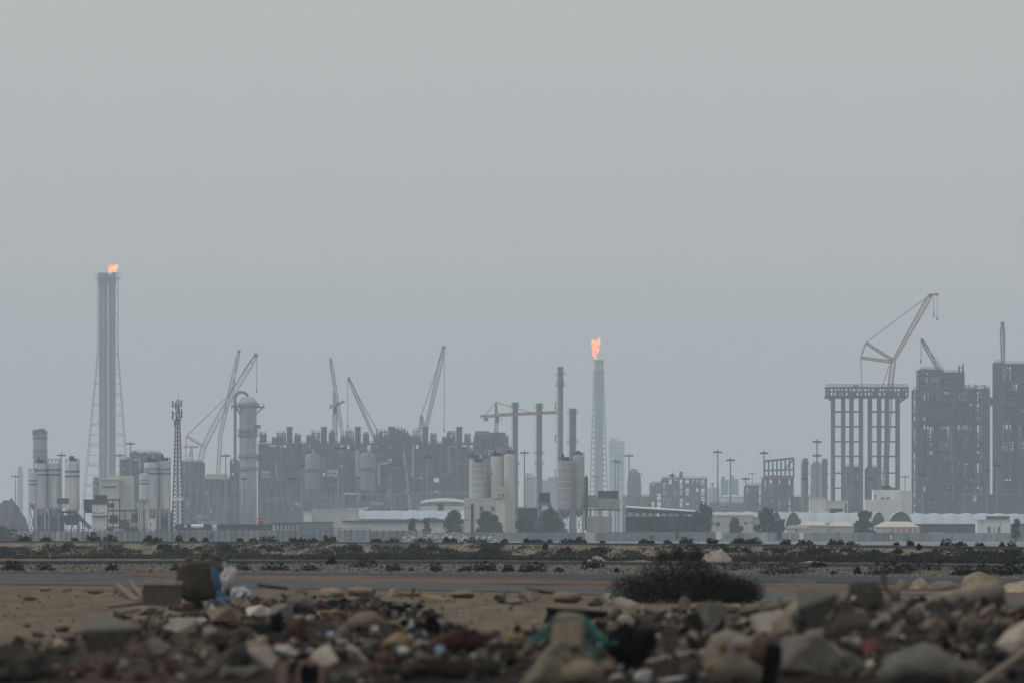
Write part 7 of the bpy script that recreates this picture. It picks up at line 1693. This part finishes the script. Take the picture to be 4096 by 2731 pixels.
put_rock(3832, 2478, 56, 34, 'block', RM['pale'], 'small white block below the long round post', 'block', 'pale_block', idx=2, tilt=-.4); put_rock(3745, 2522, 100, 52, 'angular', RM['tan'], 'tan stone left of the pale stick', 'stone', idx=4)
bar_obj('brown_plank', 'long brown plank in the bottom right corner', 'plank', (3905, 2745), (4115, 2592), 30, M_WOODB, 16, Ya=51.5, Yb=53); H(4010, 2670, 'the long brown plank')
put_rock(3484, 2632, 66, 60, 'block', M_REDP, 'dull red block deep in the right mound', 'block', 'red_block', idx=1); H(3484, 2600, 'the dull red block')
bar_obj('pink_pipe', 'bent dull pink pipe at the right end of the mound', 'pipe', (3900, 2478), (4000, 2424), 26, mat('dull_pink', (.12, .06, .065), .2, 8, .8), round_=True, bend=12); H(3950, 2450, 'the pink pipe')
put_rock(4084, 2478, 40, 22, 'block', rm('orange_brick_face', (.17, .065, .028)), 'orange brick cut by the right edge', 'brick', 'orange_brick', idx=3); put_rock(3990, 2524, 40, 48, 'round', RM['yellowish'], 'small ochre stone right of the pale stick', 'stone', idx=6); put_rock(3845, 2735, 64, 70, 'round', RM['brown'], 'rounded brown stone on the domed slab', 'stone', idx=2, Y=51.6)

# --- the rest of the rubble, piece by piece
TOPL = [(0, 2600), (250, 2500), (560, 2450), (900, 2420), (1150, 2402), (1400, 2398), (1680, 2420), (1800, 2500), (2000, 2560), (2200, 2490), (2450, 2462), (2700, 2440), (3000, 2446), (3300, 2410), (3420, 2370), (3600, 2380), (3750, 2410), (4096, 2430)]
def zone(px, py): return py - interp(TOPL, px)
def density(px):
    return interp([(0, .15), (250, .2), (700, .5), (1000, .9), (1700, .9), (1850, .6), (2100, .55), (2450, 1), (4096, 1)], px)
words_size = lambda s: 'tiny' if s < 34 else 'small' if s < 56 else 'middling' if s < 90 else 'large'
shape_w = {'angular': 'jagged', 'block': 'blocky', 'round': 'rounded'}
PAL_R = ['grey'] * 9 + ['dark grey'] * 5 + ['tan'] * 3 + ['pale'] * 2 + ['brown'] * 2 + ['black']
PAL_M = ['grey'] * 4 + ['dark grey'] * 4 + ['tan'] * 3 + ['pale'] * 2 + ['brown'] * 4 + ['black'] * 3 + ['reddish'] * 2
PAL_L = ['grey'] * 2 + ['brown'] * 4 + ['dark grey'] * 3 + ['reddish'] * 2 + ['tan'] * 2 + ['pale']
EXCL += [(3815, 2455, 380, 120), (3575, 2548, 240, 120), (2670, 2620, 140, 140), (2680, 2655, 200, 50), (2490, 2440, 130, 60), (3826, 2584, 70, 70), (1424, 2650, 90, 70), (1360, 2606, 300, 40), (1130, 2731, 60, 90), (1235, 2731, 100, 90), (3085, 2731, 70, 150), (2390, 2640, 150, 150), (2150, 2565, 110, 70), (4010, 2731, 200, 130)]
made = 0; tries = 0; used = []
while made < 297 and tries < 45000:
    tries += 1
    big = made < 70
    px = rng.uniform(-20, 4116) if not big else rng.choice((rng.uniform(2560, 4116), rng.uniform(2560, 4116), rng.uniform(2960, 4116), rng.uniform(800, 2000))); py = rng.uniform(2380, 2760); d = zone(px, py)
    if d < 8 or rng.random() > density(px): continue
    f = min(1, d / 200)
    w = ((48 + 150 * rng.random() ** 1.4) * (.6 + .6 * f)) if px > 2400 else (24 + 84 * rng.random() ** 1.6) * (.65 + .6 * f)
    if big: w = (rng.uniform(130, 300) if made < 38 else rng.uniform(85, 190)) * (.55 + .5 * f) * (1 if px > 2400 else .6)
    if big and d < w * .45: continue
    if any(abs(px - a) < (w + c) * .22 and abs(py - b) < (w + c) * .11 for a, b, c in used): continue
    if any(abs(px - a) < .5 * aw + .3 * w and b - ah * .75 < py < b + .3 * w + .25 * ah + 8 for a, b, aw, ah in EXCL): continue
    used.append((px, py, w)); lift = rng.random() < .4 and d > 40
    kind = rng.choice(['angular', 'angular', 'angular', 'block', 'block', 'round'] if not big else ['angular', 'angular', 'block']); pal = PAL_R if px > 2400 else PAL_M if px > 950 else PAL_L; c = rng.choice(pal)
    hx, hy, ph = min(HERO, key=lambda q: (q[0] - px) ** 2 + (2.0 * (q[1] - py)) ** 2)
    dx, dy = px - hx, py - hy
    rel = ('right of' if dx > 0 else 'left of') if abs(dx) > 1.6 * abs(dy) else ('in front of' if dy > 0 else 'behind')
    lab = f'{words_size(w)} {shape_w[kind]} {c} {rng.choice(["stone", "stone", "lump"]) if kind == "round" else rng.choice(["chunk", "stone"])} {rel} {ph}'
    o = put_rock(px, py, w, w * rng.choice((rng.uniform(.25, .45), rng.uniform(.4, .75))) * (1.1 if big else 1), kind, RM[c], lab, group='stones of the rubble heap', tilt=rng.gauss(0, .38) - (.25 if px > 3300 and kind != 'round' else 0)); made += 1
    if lift: o.location.z += w * K * o.location.y * .16
# sandy clods along the edge of the footpath
for i, (px, py, w, h) in enumerate(((1215, 2392, 130, 44), (1330, 2388, 110, 40), (1445, 2384, 120, 36), (1570, 2388, 90, 34), (1655, 2384, 70, 26), (1850, 2392, 110, 30), (2150, 2402, 150, 40), (2270, 2410, 120, 44), (2060, 2420, 90, 24), (2380, 2420, 80, 34), (3080, 2440, 120, 40), (3190, 2432, 140, 50), (3300, 2424, 110, 56), (3230, 2460, 110, 50), (3020, 2470, 120, 44), (260, 2368, 60, 16), (380, 2372, 70, 20), (180, 2362, 50, 14))):
    put_rock(px, py, w, h, 'round' if i % 3 else 'angular', RM['tan' if px < 2900 else rng.choice(['grey', 'tan', 'grey'])], 'sandy clod lying along the near edge of the footpath', 'clod', 'earth_clod', 'clods along the footpath', deep=.9)
# litter caught in the heap: rods, sticks and scraps
def near_phrase(px, py):
    hx, hy, ph = min(HERO, key=lambda q: (q[0] - px) ** 2 + (2.0 * (q[1] - py)) ** 2); dx, dy = px - hx, py - hy
    return (('right of' if dx > 0 else 'left of') if abs(dx) > 1.6 * abs(dy) else ('in front of' if dy > 0 else 'behind')) + ' ' + ph
for i in range(46):
    px = rng.choice((rng.uniform(650, 1950), rng.uniform(950, 1800), rng.uniform(2450, 4080))); py = rng.uniform(interp(TOPL, px) + 25, 2715)
    if i % 3 == 0:
        L_ = rng.uniform(50, 130); a = rng.uniform(-.7, .7); kind_, mt, w_ = rng.choice((('rusty rod', M_RUST, 7), ('brown stick', M_WOODB, 10), ('pale stick', M_WOODP, 9), ('black pipe', M_BLK, 12)))
        Y = hit(px, py).y - .5; bar_obj(kind_.replace(' ', '_'), f'thin {kind_} poking out of the rubble {near_phrase(px, py)}', kind_.split()[1], (px, py), (px + L_ * math.cos(a), py - 14 - abs(L_ * math.sin(a)) * .7), w_, mt, round_=True, Ya=Y, bend=rng.uniform(-8, 12), n=6); col.objects[-1]['group'] = 'rods and sticks in the rubble heap'
    else:
        cl, mt = rng.choice((('white', M_WPL), ('white', MATS['white_card']), ('pale blue', M_LBL), ('dark red', M_REDP), ('pink', M_PINKP), ('black', M_BLK), ('mustard', M_MUST)))
        w_ = rng.uniform(22, 62); crumple('litter_scrap', f'{words_size(w_)} crumpled {cl} scrap {near_phrase(px, py)}', 'scrap', px, py - 6, w_, w_ * rng.uniform(.4, .9), [mt], i * 1.7, .5, .5, base=py, rot=rng.uniform(-.8, .8), flat=True, Y=hit(px, py).y - .3); col.objects[-1]['group'] = 'litter scraps in the rubble heap'
# broken bits between the stones, and pebbles on the sand
mb = MB(); mats_ = [RM['grey'], RM['dark grey'], RM['tan'], RM['pale'], RM['brown'], RM['black'], RM['reddish'], M_WPL]; wts = [5, 7, 2, .8, 4, 6, 1.2, .4]  # dark tones weighted up to paint shade between the stones
n = 0
while n < 3600:
    px = rng.uniform(-30, 4126); py = rng.uniform(2360, 2731); d = zone(px, py)
    if d < -190 or rng.random() > (density(px) if d > 0 else .22): continue
    if px > 2500 and rng.random() < .55: continue
    p = hit(px, py); u = K * p.y; r = (rng.uniform(4, 13) if n % 3 else rng.uniform(12, 26)) * u if d > 0 else rng.uniform(1.5, 6) * u
    mb.cur = rng.choices(range(8), wts)[0] if d > 0 else rng.choice((0, 2, 2, 4))
    R_ = Matrix.Rotation(rng.uniform(0, 6), 3, Vector((rng.gauss(0, 1), rng.gauss(0, 1), rng.gauss(0, 1) + .01)).normalized())
    s = Vector((rng.uniform(.5, 1.5), rng.uniform(.5, 1.2), rng.uniform(.2, .7))) * r; q = []
    for a in ((-1, -1, -1), (1, -1, -1), (1, 1, -1), (-1, 1, -1), (-.7, -.8, 1), (.8, -.6, 1), (.6, .8, 1), (-.8, .7, 1)): q.append(p + Vector((0, 0, r * .35)) + R_ @ Vector((a[0] * s.x, a[1] * s.y, a[2] * s.z)))
    mb.hexa(q); n += 1
tag(mb.build('rubble', mats_), 'small broken bits filling the gaps between the larger stones', kind='stuff')
